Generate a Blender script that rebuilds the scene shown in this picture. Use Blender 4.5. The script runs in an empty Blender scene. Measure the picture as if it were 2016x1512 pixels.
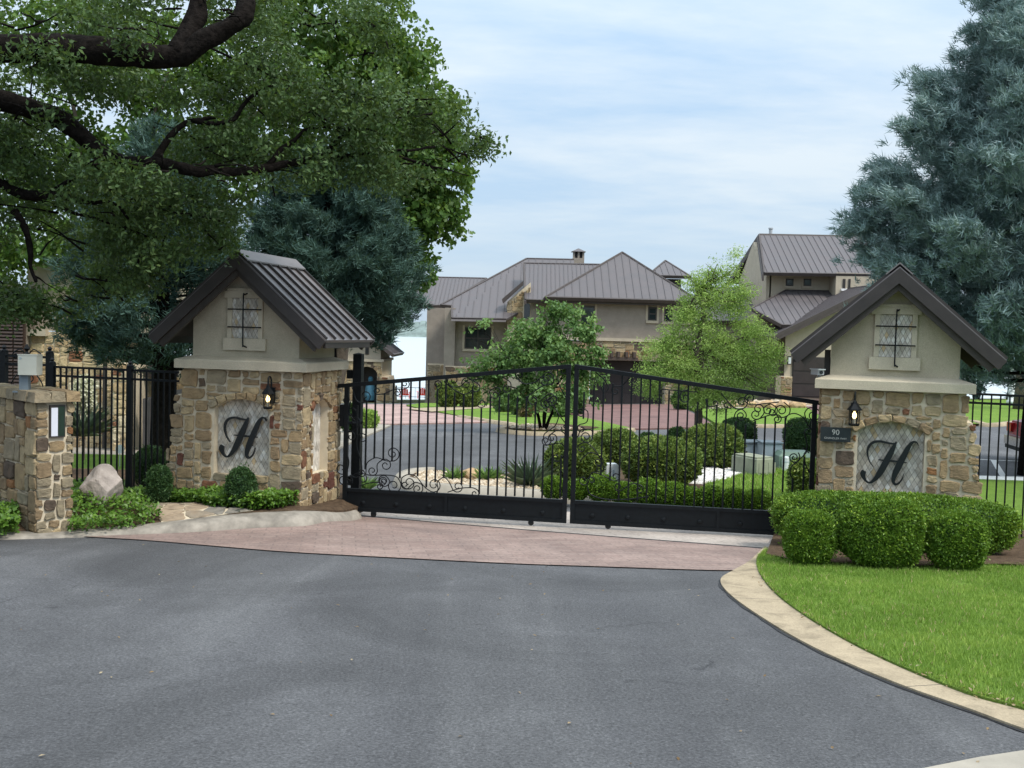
import bpy, bmesh, math, random
import numpy as np
from mathutils import Vector, Matrix, noise as mnoise

rng = random.Random(11)
nr = np.random.default_rng(5)
C = bpy.context.scene.collection
S = bpy.context.scene
R = math.radians

# ------------------------------------------------------------------ camera
CAMZ = 2.62
FPX, PITCH, ROLL = 2075.0, R(2.81), R(1.59)
_F = Vector((0, math.cos(PITCH), -math.sin(PITCH)))
_U0 = Vector((0, math.sin(PITCH), math.cos(PITCH)))
_R0 = Vector((1, 0, 0))
_RT = _R0 * math.cos(ROLL) + _U0 * math.sin(ROLL)
_UP = -_R0 * math.sin(ROLL) + _U0 * math.cos(ROLL)
CAMP = Vector((0, 0, CAMZ))
cam = bpy.data.cameras.new('camera')
cam.sensor_width = 36.0
cam.lens = FPX / 2016 * 36.0
cam.clip_start = 0.05
cam.clip_end = 6000
camo = bpy.data.objects.new('camera', cam)
m = Matrix((( _RT.x, _UP.x, -_F.x, 0), (_RT.y, _UP.y, -_F.y, 0), (_RT.z, _UP.z, -_F.z, CAMZ), (0, 0, 0, 1)))
camo.matrix_world = m
C.objects.link(camo)
S.camera = camo

# ------------------------------------------------------------------ light
SUN_EL, SUN_AZ = 54.0, 126.0          # azimuth clockwise from +y (view direction)
w = bpy.data.worlds.new('World')
S.world = w
w.use_nodes = True
nt = w.node_tree
nt.nodes.clear()
N = nt.nodes.new
L = nt.links.new
out = N('ShaderNodeOutputWorld')
bg = N('ShaderNodeBackground')
bg.inputs['Strength'].default_value = 0.1
sky = N('ShaderNodeTexSky')
sky.sky_type = 'NISHITA'
sky.sun_disc = False
sky.sun_elevation = R(SUN_EL)
sky.sun_rotation = R(SUN_AZ)
sky.air_density = 1.0
sky.dust_density = 1.6
sky.ozone_density = 1.2
tc = N('ShaderNodeTexCoord')
sep = N('ShaderNodeSeparateXYZ')
L(tc.outputs['Generated'], sep.inputs[0])
def wm(op, a, b=None, clamp=False):
    n = N('ShaderNodeMath'); n.operation = op; n.use_clamp = clamp
    for i, q in enumerate((a, b)):
        if q is None: continue
        if isinstance(q, (int, float)): n.inputs[i].default_value = q
        else: L(q, n.inputs[i])
    return n.outputs[0]
zz = wm('MAXIMUM', sep.outputs[2], 0.0)
den = wm('ADD', zz, 0.16)
comb = N('ShaderNodeCombineXYZ')
L(wm('DIVIDE', sep.outputs[0], den), comb.inputs[0])
L(wm('DIVIDE', sep.outputs[1], den), comb.inputs[1])
mp = N('ShaderNodeMapping')
mp.inputs['Scale'].default_value = (0.55, 1.0, 1.0)
mp.inputs['Rotation'].default_value = (0, 0, R(-14))
L(comb.outputs[0], mp.inputs[0])
n1 = N('ShaderNodeTexNoise'); n1.inputs['Scale'].default_value = 1.15; n1.inputs['Detail'].default_value = 8; n1.inputs['Roughness'].default_value = 0.55; n1.inputs['Distortion'].default_value = 0.5
L(mp.outputs[0], n1.inputs['Vector'])
n2 = N('ShaderNodeTexNoise'); n2.inputs['Scale'].default_value = 4.5; n2.inputs['Detail'].default_value = 6; n2.inputs['Roughness'].default_value = 0.6
L(mp.outputs[0], n2.inputs['Vector'])
cl = wm('ADD', wm('MULTIPLY', n1.outputs[0], 0.7), wm('MULTIPLY', n2.outputs[0], 0.3))
cr = N('ShaderNodeValToRGB')
cr.color_ramp.elements[0].position = 0.40; cr.color_ramp.elements[0].color = (0, 0, 0, 1)
cr.color_ramp.elements[1].position = 0.62; cr.color_ramp.elements[1].color = (1, 1, 1, 1)
L(cl, cr.inputs[0])
# overcast veil, brighter towards the zenith as cloudy skies are
grad = wm('ADD', wm('ADD', wm('MULTIPLY', zz, 1.6), wm('MULTIPLY', wm('POWER', zz, 2.0), 5.5)), 3.95)
veil = N('ShaderNodeMix'); veil.data_type = 'RGBA'
veil.inputs['A'].default_value = (0.64, 0.88, 1.15, 1)
veil.inputs['B'].default_value = (1.02, 1.14, 1.23, 1)
fade = wm('MULTIPLY', zz, 6.0, True)
L(wm('ADD', wm('ADD', wm('MULTIPLY', wm('SUBTRACT', cr.outputs[0], 0.45), fade), 0.36), wm('MULTIPLY', zz, 0.7), True), veil.inputs['Factor'])
sc = N('ShaderNodeVectorMath'); sc.operation = 'SCALE'
L(veil.outputs['Result'], sc.inputs[0]); L(grad, sc.inputs['Scale'])
mixs = N('ShaderNodeMix'); mixs.data_type = 'RGBA'
mixs.inputs['Factor'].default_value = 0.88
L(sky.outputs[0], mixs.inputs['A']); L(sc.outputs[0], mixs.inputs['B'])
L(mixs.outputs['Result'], bg.inputs['Color'])
L(bg.outputs[0], out.inputs[0])

sun = bpy.data.lights.new('sun', 'SUN')
sun.energy = 1.8
sun.angle = R(13)
sun.color = (1.0, 0.94, 0.84)
suno = bpy.data.objects.new('sun', sun)
sd = Vector((math.sin(R(SUN_AZ)) * math.cos(R(SUN_EL)), math.cos(R(SUN_AZ)) * math.cos(R(SUN_EL)), math.sin(R(SUN_EL))))
suno.rotation_euler = sd.to_track_quat('Z', 'Y').to_euler()
suno.location = sd * 60
C.objects.link(suno)
S.view_settings.view_transform = 'Standard'
S.view_settings.look = 'None'
S.view_settings.exposure = 0.9
S.view_settings.gamma = 1.0
S.cycles.use_denoising = True
S.cycles.max_bounces = 6
S.cycles.diffuse_bounces = 3
S.cycles.glossy_bounces = 3
S.cycles.transmission_bounces = 3
S.cycles.transparent_max_bounces = 6
S.cycles.caustics_reflective = False
S.cycles.caustics_refractive = False
S.render.engine = 'CYCLES'

# ------------------------------------------------------------------ terrain and sight lines
KN = [(-60, 5.5), (-10, 1.82), (0, 1.07), (14.2, 0), (55, -1.07), (70, -1.7), (105, -3.9), (113, -6.2), (140, -8.5), (400, -9)]
def g(x, y):
    z = KN[-1][1]
    if y <= KN[0][0]: z = KN[0][1]
    else:
        for (a, za), (b, zb) in zip(KN, KN[1:]):
            if a <= y <= b:
                z = za + (zb - za) * (y - a) / (b - a); break
    t = min(1, max(0, (y - 16) / 26)); t = t * t * (3 - 2 * t)
    bump_ = 0.10 * math.exp(-((x + 2.6) / 1.25) ** 2 - ((y - 13.1) / 0.7) ** 2) if 10.5 < y < 15.7 else 0.0
    return z + bump_ + 0.03 * (min(40, max(-30, x)) - 2) * t
def ray(px, py):
    return _F + _RT * ((px - 1008) / FPX) - _UP * ((py - 756) / FPX)
def at(px, py, Y):
    d = ray(px, py)
    return CAMP + d * (Y / d.y)
def gnd(px, py, h=0.0):
    d = ray(px, py); a, b = 0.5, 0.5
    while b < 400:
        q = CAMP + d * b
        if q.z < g(q.x, q.y) + (h(q.x, q.y) if callable(h) else h): break
        a = b; b *= 1.03
    for _ in range(40):
        c = (a + b) / 2; q = CAMP + d * c
        if q.z < g(q.x, q.y) + (h(q.x, q.y) if callable(h) else h): b = c
        else: a = c
    return CAMP + d * b
def px_m(Y): return FPX / Y

# ------------------------------------------------------------------ materials
MATS = {}
def nodemat(name):
    mt = bpy.data.materials.new(name); mt.use_nodes = True
    t = mt.node_tree; t.nodes.clear()
    o = t.nodes.new('ShaderNodeOutputMaterial'); b = t.nodes.new('ShaderNodeBsdfPrincipled')
    t.links.new(b.outputs[0], o.inputs[0]); MATS[name] = mt
    return mt, t, b, o
def ramp(t, stops, interp='LINEAR'):
    r = t.nodes.new('ShaderNodeValToRGB'); e = r.color_ramp; e.interpolation = interp
    while len(e.elements) < len(stops): e.elements.new(0.5)
    for el, (p, c) in zip(e.elements, stops):
        el.position = p; el.color = (*c, 1) if len(c) == 3 else c
    return r
def tnoise(t, scale, detail=4, rough=0.55, coord='Object', dist=0.0, stretch=None):
    c = t.nodes.new('ShaderNodeTexCoord'); n = t.nodes.new('ShaderNodeTexNoise')
    n.inputs['Scale'].default_value = scale; n.inputs['Detail'].default_value = detail; n.inputs['Roughness'].default_value = rough
    n.inputs['Distortion'].default_value = dist
    if stretch:
        mpn = t.nodes.new('ShaderNodeMapping'); mpn.inputs['Scale'].default_value = stretch
        t.links.new(c.outputs[coord], mpn.inputs[0]); t.links.new(mpn.outputs[0], n.inputs['Vector'])
    else: t.links.new(c.outputs[coord], n.inputs['Vector'])
    return n
def mixc(t, fac, a, b, blend='MIX'):
    x = t.nodes.new('ShaderNodeMix'); x.data_type = 'RGBA'; x.blend_type = blend
    for k, q in (('Factor', fac), ('A', a), ('B', b)):
        if isinstance(q, (int, float)): x.inputs[k].default_value = q
        elif isinstance(q, tuple): x.inputs[k].default_value = (*q, 1) if len(q) == 3 else q
        else: t.links.new(q, x.inputs[k])
    return x.outputs['Result']
def bump(t, b, h, dist=0.01, strength=0.6):
    n = t.nodes.new('ShaderNodeBump'); n.inputs['Distance'].default_value = dist; n.inputs['Strength'].default_value = strength
    t.links.new(h, n.inputs['Height']); t.links.new(n.outputs[0], b.inputs['Normal'])
def simple(name, col, rough=0.6, var=0.15, scale=8, bd=0.003, bscale=60, metal=0.0, spec=0.5, coord='Object'):
    mt, t, b, o = nodemat(name)
    n = tnoise(t, scale, 5, 0.6, coord)
    lo = tuple(c * (1 - var) for c in col); hi = tuple(min(1, c * (1 + var)) for c in col)
    r = ramp(t, [(0.3, lo), (0.7, hi)]); t.links.new(n.outputs[0], r.inputs[0])
    t.links.new(r.outputs[0], b.inputs['Base Color'])
    b.inputs['Roughness'].default_value = rough; b.inputs['Metallic'].default_value = metal
    b.inputs['Specular IOR Level'].default_value = spec
    if bd:
        n2_ = tnoise(t, bscale, 4, 0.6, coord); bump(t, b, n2_.outputs[0], bd)
    return mt
def stone_mat(name, stops, bd=0.02, gain=1.0):
    mt, t, b, o = nodemat(name)
    oi = t.nodes.new('ShaderNodeObjectInfo')
    r = ramp(t, [(p, tuple(c * gain for c in col)) for p, col in stops], 'CONSTANT'); t.links.new(oi.outputs['Random'], r.inputs[0])
    n = tnoise(t, 9, 6, 0.65, 'Object', 0.6)
    mul = ramp(t, [(0.25, (0.55, 0.54, 0.52)), (0.5, (0.95, 0.95, 0.95)), (0.78, (1.3, 1.27, 1.2))]); t.links.new(n.outputs[0], mul.inputs[0])
    c1 = mixc(t, 1.0, r.outputs[0], mul.outputs[0], 'MULTIPLY')
    n3 = tnoise(t, 2.2, 3, 0.5, 'Object')
    st = ramp(t, [(0.58, (0, 0, 0)), (0.72, (1, 1, 1))]); t.links.new(n3.outputs[0], st.inputs[0])
    fm = t.nodes.new('ShaderNodeMath'); fm.operation = 'MULTIPLY'; fm.inputs[1].default_value = 0.35
    t.links.new(st.outputs[0], fm.inputs[0])
    c2 = mixc(t, fm.outputs[0], c1, (0.30 * gain, 0.17 * gain, 0.08 * gain))
    t.links.new(c2, b.inputs['Base Color'])
    b.inputs['Roughness'].default_value = 0.9; b.inputs['Specular IOR Level'].default_value = 0.25
    nb = tnoise(t, 22, 6, 0.7, 'Object', 0.4, (1, 1, 1.7)); bump(t, b, nb.outputs[0], bd, 1.0)
    return mt
TAN, TAN2, GREY, BUFF = (0.34, 0.25, 0.145), (0.275, 0.20, 0.12), (0.305, 0.255, 0.175), (0.42, 0.33, 0.20)
RUST, DKRED, ORNG, DKBR = (0.20, 0.095, 0.055), (0.135, 0.058, 0.042), (0.29, 0.145, 0.065), (0.12, 0.09, 0.068)
stone_mat('stone', [(0, TAN), (0.2, GREY), (0.36, TAN2), (0.52, BUFF), (0.66, GREY), (0.74, TAN), (0.80, BUFF), (0.88, RUST), (0.925, DKRED), (0.95, ORNG), (0.965, DKBR)])
stone_mat('stone_wall', [(0, GREY), (0.22, TAN2), (0.42, GREY), (0.6, TAN), (0.78, BUFF), (0.93, ORNG), (0.96, DKBR)], gain=0.95)
stone_mat('stone_pale_sunlit', [(0, BUFF), (0.25, TAN), (0.45, (0.46, 0.39, 0.27)), (0.7, BUFF), (0.85, RUST), (0.92, TAN2)], gain=1.35)  # buff villa stone; gain puts the sunlight blocked by the oak into its colour
stone_mat('flagstone', [(0, (0.30, 0.25, 0.19)), (0.3, (0.24, 0.22, 0.19)), (0.55, (0.36, 0.28, 0.2)), (0.8, (0.27, 0.19, 0.13))], 0.01)
stone_mat('river_rock', [(0, (0.55, 0.5, 0.43)), (0.3, (0.42, 0.33, 0.24)), (0.6, (0.5, 0.42, 0.33)), (0.85, (0.3, 0.25, 0.2))], 0.006)
stone_mat('tile', [(0, (0.60, 0.555, 0.485)), (0.24, (0.49, 0.45, 0.385)), (0.42, (0.68, 0.65, 0.59)), (0.56, (0.53, 0.49, 0.425)), (0.72, (0.64, 0.605, 0.54)), (0.84, (0.56, 0.44, 0.28)), (0.90, (0.76, 0.74, 0.69))], 0.003)
simple('mortar', (0.60, 0.52, 0.39), 0.95, 0.12, 6, 0.006, 70, spec=0.2)
simple('grout', (0.25, 0.23, 0.20), 0.95, 0.12, 9, 0.002, spec=0.2)
def stucco(name, col, wear=0.2):
    mt, t, b, o = nodemat(name)
    n = tnoise(t, 2.1, 6, 0.62, 'Object', 0.2)
    r = ramp(t, [(0.3, tuple(c * (1 - wear) for c in col)), (0.65, tuple(c * 1.06 for c in col))]); t.links.new(n.outputs[0], r.inputs[0])
    n_ = tnoise(t, 140, 2, 0.5)
    r2 = ramp(t, [(0.35, (0.86, 0.86, 0.86)), (0.65, (1.08, 1.08, 1.08))]); t.links.new(n_.outputs[0], r2.inputs[0])
    t.links.new(mixc(t, 1.0, r.outputs[0], r2.outputs[0], 'MULTIPLY'), b.inputs['Base Color'])
    b.inputs['Roughness'].default_value = 0.95; b.inputs['Specular IOR Level'].default_value = 0.15
    nb = tnoise(t, 90, 4, 0.7); bump(t, b, nb.outputs[0], 0.008, 0.7)
stucco('stucco', (0.50, 0.44, 0.33)); stucco('stucco_trim', (0.57, 0.505, 0.385), 0.15)
stucco('house_stucco', (0.30, 0.262, 0.222), 0.16); stucco('house_stucco_light', (0.47, 0.41, 0.32), 0.08)
def metal_roof(name, col, rough):
    mt, t, b, o = nodemat(name)
    n = tnoise(t, 1.3, 4, 0.6, 'Object', 0.3, (1, 1, 3))
    r = ramp(t, [(0.3, tuple(c * 0.85 for c in col)), (0.7, tuple(c * 1.15 for c in col))]); t.links.new(n.outputs[0], r.inputs[0])
    t.links.new(r.outputs[0], b.inputs['Base Color'])
    rr = ramp(t, [(0.3, (rough * 0.8,) * 3), (0.7, (rough * 1.2,) * 3)]); t.links.new(n.outputs[0], rr.inputs[0])
    t.links.new(rr.outputs[0], b.inputs['Roughness'])
    b.inputs['Specular IOR Level'].default_value = 0.6
    nb = tnoise(t, 7, 2, 0.5); bump(t, b, nb.outputs[0], 0.004, 0.4)
metal_roof('roof_metal', (0.15, 0.135, 0.135), 0.42); metal_roof('house_roof', (0.092, 0.081, 0.085), 0.55)
simple('dark_trim', (0.032, 0.026, 0.024), 0.5, 0.2, 6, 0.002)
simple('house_trim', (0.06, 0.048, 0.045), 0.6, 0.15, 4, 0)
simple('soffit', (0.05, 0.042, 0.036), 0.75, 0.2, 6, 0.002)
simple('black_iron', (0.0045, 0.0065, 0.0085), 0.5, 0.3, 18, 0.0012, 160, spec=0.22)
simple('letter_black', (0.006, 0.009, 0.011), 0.38, 0.2, 10, 0.001)
simple('plaque', (0.012, 0.020, 0.022), 0.5, 0.2, 12, 0.001)
simple('lettering', (0.5, 0.5, 0.46), 0.5, 0.05, 5, 0)
simple('bark', (0.012, 0.010, 0.009), 0.95, 0.6, 16, 0.06, 17, spec=0.05)
simple('bark_grey', (0.12, 0.10, 0.08), 0.95, 0.35, 14, 0.02, 24, spec=0.1)
simple('soil', (0.085, 0.058, 0.038), 1.0, 0.4, 14, 0.02, 40, spec=0.1)
simple('concrete', (0.34, 0.31, 0.26), 0.9, 0.2, 2.2, 0.004, 60, spec=0.25)
def kerb_mat(name, col):
    mt, t, b, o = nodemat(name)
    n = tnoise(t, 3.2, 6, 0.68, 'Object', 0.6); r = ramp(t, [(0.30, tuple(c * 0.62 for c in col)), (0.5, col), (0.7, tuple(c * 1.16 for c in col))]); t.links.new(n.outputs[0], r.inputs[0])
    n_ = tnoise(t, 60, 3, 0.7); r2 = ramp(t, [(0.3, (0.8, 0.8, 0.8)), (0.7, (1.15, 1.15, 1.15))]); t.links.new(n_.outputs[0], r2.inputs[0])
    t.links.new(mixc(t, 1.0, r.outputs[0], r2.outputs[0], 'MULTIPLY'), b.inputs['Base Color']); b.inputs['Roughness'].default_value = 0.92; b.inputs['Specular IOR Level'].default_value = 0.2
    nb = tnoise(t, 40, 5, 0.7); bump(t, b, nb.outputs[0], 0.008, 0.7)
kerb_mat('concrete_kerb', (0.36, 0.295, 0.205))
simple('kerb_weathered', (0.27, 0.245, 0.21), 0.9, 0.4, 5, 0.006, 50, spec=0.25)
simple('boulder', (0.36, 0.315, 0.285), 0.9, 0.35, 5, 0.03, 14, spec=0.25)
simple('boulder_tan', (0.45, 0.31, 0.18), 0.9, 0.3, 4, 0.02, 20, spec=0.25)
simple('white_rock', (0.62, 0.59, 0.55), 0.85, 0.3, 6, 0.01, 30)
simple('paint_white', (0.72, 0.72, 0.70), 0.7, 0.12, 20, 0.001)
simple('box_cream', (0.56, 0.56, 0.48), 0.5, 0.06, 5, 0)
simple('steel_blue', (0.16, 0.20, 0.23), 0.5, 0.2, 8, 0.001)
simple('cabinet_grey', (0.36, 0.43, 0.47), 0.5, 0.12, 3, 0.001)
simple('box_olive', (0.25, 0.27, 0.20), 0.8, 0.2, 4, 0.004)
simple('box_green', (0.13, 0.20, 0.15), 0.5, 0.15, 4, 0.001)
simple('plastic_white', (0.62, 0.66, 0.68), 0.45, 0.06, 5, 0)
simple('red_plastic', (0.62, 0.045, 0.03), 0.45, 0.08, 5, 0)
simple('shutter_brown', (0.045, 0.026, 0.020), 0.6, 0.2, 6, 0.002)
simple('door_dark', (0.028, 0.024, 0.024), 0.6, 0.25, 5, 0.002)
simple('gate_grey', (0.085, 0.078, 0.078), 0.6, 0.15, 5, 0.002)
simple('garage_door', (0.03, 0.022, 0.022), 0.55, 0.25, 3, 0.002)
simple('timber', (0.07, 0.05, 0.04), 0.8, 0.25, 5, 0.003)
simple('rubber', (0.012, 0.012, 0.012), 0.8, 0.2, 8, 0.001)
simple('tail_light', (0.55, 0.012, 0.016), 0.2, 0.05, 5, 0)
simple('car_red', (0.30, 0.012, 0.018), 0.22, 0.04, 2, 0, spec=0.7)
simple('chrome', (0.55, 0.55, 0.56), 0.18, 0.02, 2, 0, metal=1.0)
simple('cam_grey', (0.40, 0.42, 0.44), 0.4, 0.05, 4, 0)
simple('paper', (0.66, 0.68, 0.76), 0.8, 0.04, 4, 0)
simple('screen_green', (0.014, 0.03, 0.022), 0.25, 0.3, 6, 0)
simple('blue_cloth', (0.05, 0.16, 0.24), 0.7, 0.2, 5, 0.002)
def glass(name, col):
    mt, t, b, o = nodemat(name)
    b.inputs['Base Color'].default_value = (*col, 1); b.inputs['Roughness'].default_value = 0.06; b.inputs['Specular IOR Level'].default_value = 0.8
glass('window_glass', (0.02, 0.028, 0.03))
glass('lamp_glass', (0.30, 0.28, 0.22))
mt, t, b, o = nodemat('bulb'); b.inputs['Base Color'].default_value = (1, 0.8, 0.4, 1); b.inputs['Emission Color'].default_value = (1, 0.70, 0.28, 1); b.inputs['Emission Strength'].default_value = 3.2

def asphalt(name, base):
    mt, t, b, o = nodemat(name)
    n = tnoise(t, 0.4, 6, 0.62, 'Object', 1.0)
    r = ramp(t, [(0.36, tuple(c * 0.80 for c in base)), (0.50, base), (0.64, tuple(c * 1.28 for c in base))]); t.links.new(n.outputs[0], r.inputs[0])
    n_ = tnoise(t, 60, 4, 0.8)
    r2 = ramp(t, [(0.34, (0.45, 0.45, 0.45)), (0.48, (0.88, 0.88, 0.88)), (0.58, (1.22, 1.22, 1.22)), (0.70, (2.0, 2.0, 1.95))]); t.links.new(n_.outputs[0], r2.inputs[0])
    c = mixc(t, 1.0, r.outputs[0], r2.outputs[0], 'MULTIPLY')
    # worn wheel paths along the drive
    n4 = tnoise(t, 1.0, 5, 0.6, 'Object', 0.5, (1.5, 0.16, 1)); r4 = ramp(t, [(0.40, (0.90, 0.90, 0.91)), (0.55, (1, 1, 1)), (0.66, (1.16, 1.16, 1.15))]); t.links.new(n4.outputs[0], r4.inputs[0])
    c = mixc(t, 1.0, c, r4.outputs[0], 'MULTIPLY')
    # oil stains
    n3 = tnoise(t, 1.7, 6, 0.75, 'Object', 1.6); r3 = ramp(t, [(0.63, (1, 1, 1)), (0.70, (0.55, 0.55, 0.56))]); t.links.new(n3.outputs[0], r3.inputs[0])
    c = mixc(t, 1.0, c, r3.outputs[0], 'MULTIPLY')
    # hairline cracks in places
    tcn = t.nodes.new('ShaderNodeTexCoord'); dn = tnoise(t, 2.5, 4, 0.6); ad = t.nodes.new('ShaderNodeVectorMath'); ad.operation = 'MULTIPLY_ADD'; ad.inputs[1].default_value = (0.5, 0.5, 0)
    t.links.new(dn.outputs['Color'], ad.inputs[0]); t.links.new(tcn.outputs['Object'], ad.inputs[2])
    vo = t.nodes.new('ShaderNodeTexVoronoi'); vo.feature = 'DISTANCE_TO_EDGE'; vo.inputs['Scale'].default_value = 0.42; t.links.new(ad.outputs[0], vo.inputs['Vector'])
    rc = ramp(t, [(0.0, (1, 1, 1)), (0.006, (0, 0, 0))]); t.links.new(vo.outputs['Distance'], rc.inputs[0])
    mk = tnoise(t, 0.35, 2, 0.5); rm = ramp(t, [(0.52, (0, 0, 0)), (0.60, (0.6, 0.6, 0.6))]); t.links.new(mk.outputs[0], rm.inputs[0])
    ck = mixc(t, 1.0, rc.outputs[0], rm.outputs[0], 'MULTIPLY')
    c = mixc(t, ck, c, tuple(q * 0.35 for q in base))
    t.links.new(c, b.inputs['Base Color'])
    b.inputs['Roughness'].default_value = 0.75; b.inputs['Specular IOR Level'].default_value = 0.4
    nb = tnoise(t, 60, 4, 0.75); bump(t, b, nb.outputs[0], 0.012, 0.8)
asphalt('asphalt', (0.086, 0.087, 0.092)); asphalt('asphalt_court', (0.096, 0.098, 0.104))
def pavers(name, a, bcol, mort):
    mt, t, b, o = nodemat(name)
    c = t.nodes.new('ShaderNodeTexCoord'); mpn = t.nodes.new('ShaderNodeMapping'); mpn.inputs['Rotation'].default_value = (0, 0, R(-9))
    t.links.new(c.outputs['Object'], mpn.inputs[0])
    br = t.nodes.new('ShaderNodeTexBrick'); br.inputs['Scale'].default_value = 1.0
    br.inputs['Brick Width'].default_value = 0.30; br.inputs['Row Height'].default_value = 0.15; br.inputs['Mortar Size'].default_value = 0.011; br.inputs['Mortar Smooth'].default_value = 0.5
    br.inputs['Color1'].default_value = (*a, 1); br.inputs['Color2'].default_value = (*bcol, 1); br.inputs['Mortar'].default_value = (*mort, 1)
    t.links.new(mpn.outputs[0], br.inputs['Vector'])
    n = tnoise(t, 0.9, 6, 0.65, 'Object', 0.6)
    r = ramp(t, [(0.3, (0.70, 0.70, 0.72)), (0.52, (1, 1, 1)), (0.72, (1.3, 1.3, 1.3))]); t.links.new(n.outputs[0], r.inputs[0])
    c2 = mixc(t, 1.0, br.outputs[0], r.outputs[0], 'MULTIPLY')
    n_ = tnoise(t, 26, 5, 0.7); r2 = ramp(t, [(0.3, (0.72, 0.72, 0.72)), (0.7, (1.22, 1.22, 1.22))]); t.links.new(n_.outputs[0], r2.inputs[0])
    t.links.new(mixc(t, 1.0, c2, r2.outputs[0], 'MULTIPLY'), b.inputs['Base Color'])
    b.inputs['Roughness'].default_value = 0.8; b.inputs['Specular IOR Level'].default_value = 0.35
    inv = t.nodes.new('ShaderNodeMath'); inv.operation = 'SUBTRACT'; inv.inputs[0].default_value = 1.0
    t.links.new(br.outputs['Fac'], inv.inputs[1]); bump(t, b, inv.outputs[0], 0.004, 0.35)
pavers('pavers', (0.25, 0.178, 0.155), (0.285, 0.212, 0.185), (0.215, 0.16, 0.14))
pavers('pavers_pink', (0.36, 0.235, 0.21), (0.40, 0.28, 0.25), (0.28, 0.20, 0.18))
pavers('pavers_light', (0.38, 0.335, 0.30), (0.42, 0.37, 0.33), (0.32, 0.28, 0.25))
pavers('pavers_red', (0.175, 0.095, 0.085), (0.205, 0.12, 0.11), (0.15, 0.09, 0.08))
def lawn(name, a, bcol):
    mt, t, b, o = nodemat(name)
    n = tnoise(t, 1.6, 6, 0.6, 'Object', 0.4); r = ramp(t, [(0.3, a), (0.7, bcol)]); t.links.new(n.outputs[0], r.inputs[0])
    n_ = tnoise(t, 60, 4, 0.75, 'Object'); r2 = ramp(t, [(0.3, (0.5, 0.5, 0.5)), (0.7, (1.5, 1.5, 1.4))]); t.links.new(n_.outputs[0], r2.inputs[0])
    t.links.new(mixc(t, 1.0, r.outputs[0], r2.outputs[0], 'MULTIPLY'), b.inputs['Base Color'])
    b.inputs['Roughness'].default_value = 0.9; b.inputs['Specular IOR Level'].default_value = 0.15
    nb = tnoise(t, 45, 5, 0.8); bump(t, b, nb.outputs[0], 0.03, 1.0)
lawn('lawn', (0.11, 0.20, 0.03), (0.175, 0.275, 0.05)); lawn('earth', (0.06, 0.075, 0.03), (0.10, 0.10, 0.05))
def leafmat(name, stops, trans=0.3, rough=0.5, spec=0.3):
    mt, t, b, o = nodemat(name)
    at_ = t.nodes.new('ShaderNodeAttribute'); at_.attribute_name = 'rnd'
    r = ramp(t, stops); t.links.new(at_.outputs['Fac'], r.inputs[0])
    t.links.new(r.outputs[0], b.inputs['Base Color']); b.inputs['Roughness'].default_value = rough; b.inputs['Specular IOR Level'].default_value = spec
    tr = t.nodes.new('ShaderNodeBsdfTranslucent'); mx = t.nodes.new('ShaderNodeMixShader'); mx.inputs[0].default_value = trans
    br = mixc(t, 0.5, r.outputs[0], (0.16, 0.22, 0.02)); t.links.new(br, tr.inputs['Color'])
    t.links.new(b.outputs[0], mx.inputs[1]); t.links.new(tr.outputs[0], mx.inputs[2]); t.links.new(mx.outputs[0], o.inputs[0])
leafmat('oak_leaf', [(0, (0.034, 0.066, 0.022)), (0.5, (0.066, 0.124, 0.041)), (0.85, (0.112, 0.190, 0.061)), (1, (0.172, 0.248, 0.078))], 0.32)
leafmat('back_leaf', [(0, (0.053, 0.119, 0.023)), (0.5, (0.098, 0.196, 0.039)), (1, (0.180, 0.280, 0.058))], 0.42)
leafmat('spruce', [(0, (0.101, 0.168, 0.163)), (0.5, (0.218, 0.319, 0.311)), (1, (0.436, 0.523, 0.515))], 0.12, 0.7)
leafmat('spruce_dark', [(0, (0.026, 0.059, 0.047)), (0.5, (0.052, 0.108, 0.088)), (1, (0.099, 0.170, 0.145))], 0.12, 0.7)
leafmat('hedge_leaf', [(0, (0.053, 0.117, 0.015)), (0.5, (0.115, 0.225, 0.026)), (0.85, (0.211, 0.342, 0.039)), (1, (0.364, 0.498, 0.065))], 0.3, 0.42)
leafmat('shrub_olive', [(0, (0.059, 0.099, 0.026)), (0.5, (0.128, 0.197, 0.046)), (1, (0.313, 0.376, 0.083))], 0.25, 0.5)
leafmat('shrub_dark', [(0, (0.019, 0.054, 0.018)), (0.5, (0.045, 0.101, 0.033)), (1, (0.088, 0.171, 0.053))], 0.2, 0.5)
leafmat('young_leaf', [(0, (0.091, 0.191, 0.061)), (0.5, (0.172, 0.309, 0.097)), (1, (0.304, 0.454, 0.151))], 0.38)
leafmat('lime_leaf', [(0, (0.234, 0.388, 0.091)), (0.5, (0.409, 0.590, 0.151)), (1, (0.610, 0.778, 0.253))], 0.42)
leafmat('cover_leaf', [(0, (0.031, 0.082, 0.012)), (0.5, (0.085, 0.184, 0.022)), (1, (0.184, 0.315, 0.041))], 0.3, 0.38)
leafmat('grass_blade', [(0, (0.129, 0.220, 0.037)), (0.5, (0.221, 0.365, 0.061)), (0.9, (0.369, 0.498, 0.106)), (1, (0.609, 0.440, 0.285))], 0.35, 0.6)
leafmat('yucca_leaf', [(0, (0.072, 0.120, 0.078)), (0.5, (0.132, 0.198, 0.132)), (1, (0.240, 0.312, 0.204))], 0.15, 0.5)
leafmat('white_petal', [(0, (0.55, 0.55, 0.36)), (1, (0.80, 0.79, 0.62))], 0.3, 0.7)
leafmat('far_leaf', [(0, (0.16, 0.21, 0.19)), (1, (0.30, 0.35, 0.31))], 0.1, 0.9)
leafmat('litter', [(0, (0.112, 0.070, 0.035)), (0.5, (0.238, 0.168, 0.091)), (1, (0.350, 0.294, 0.196))], 0.1, 0.9)
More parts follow.
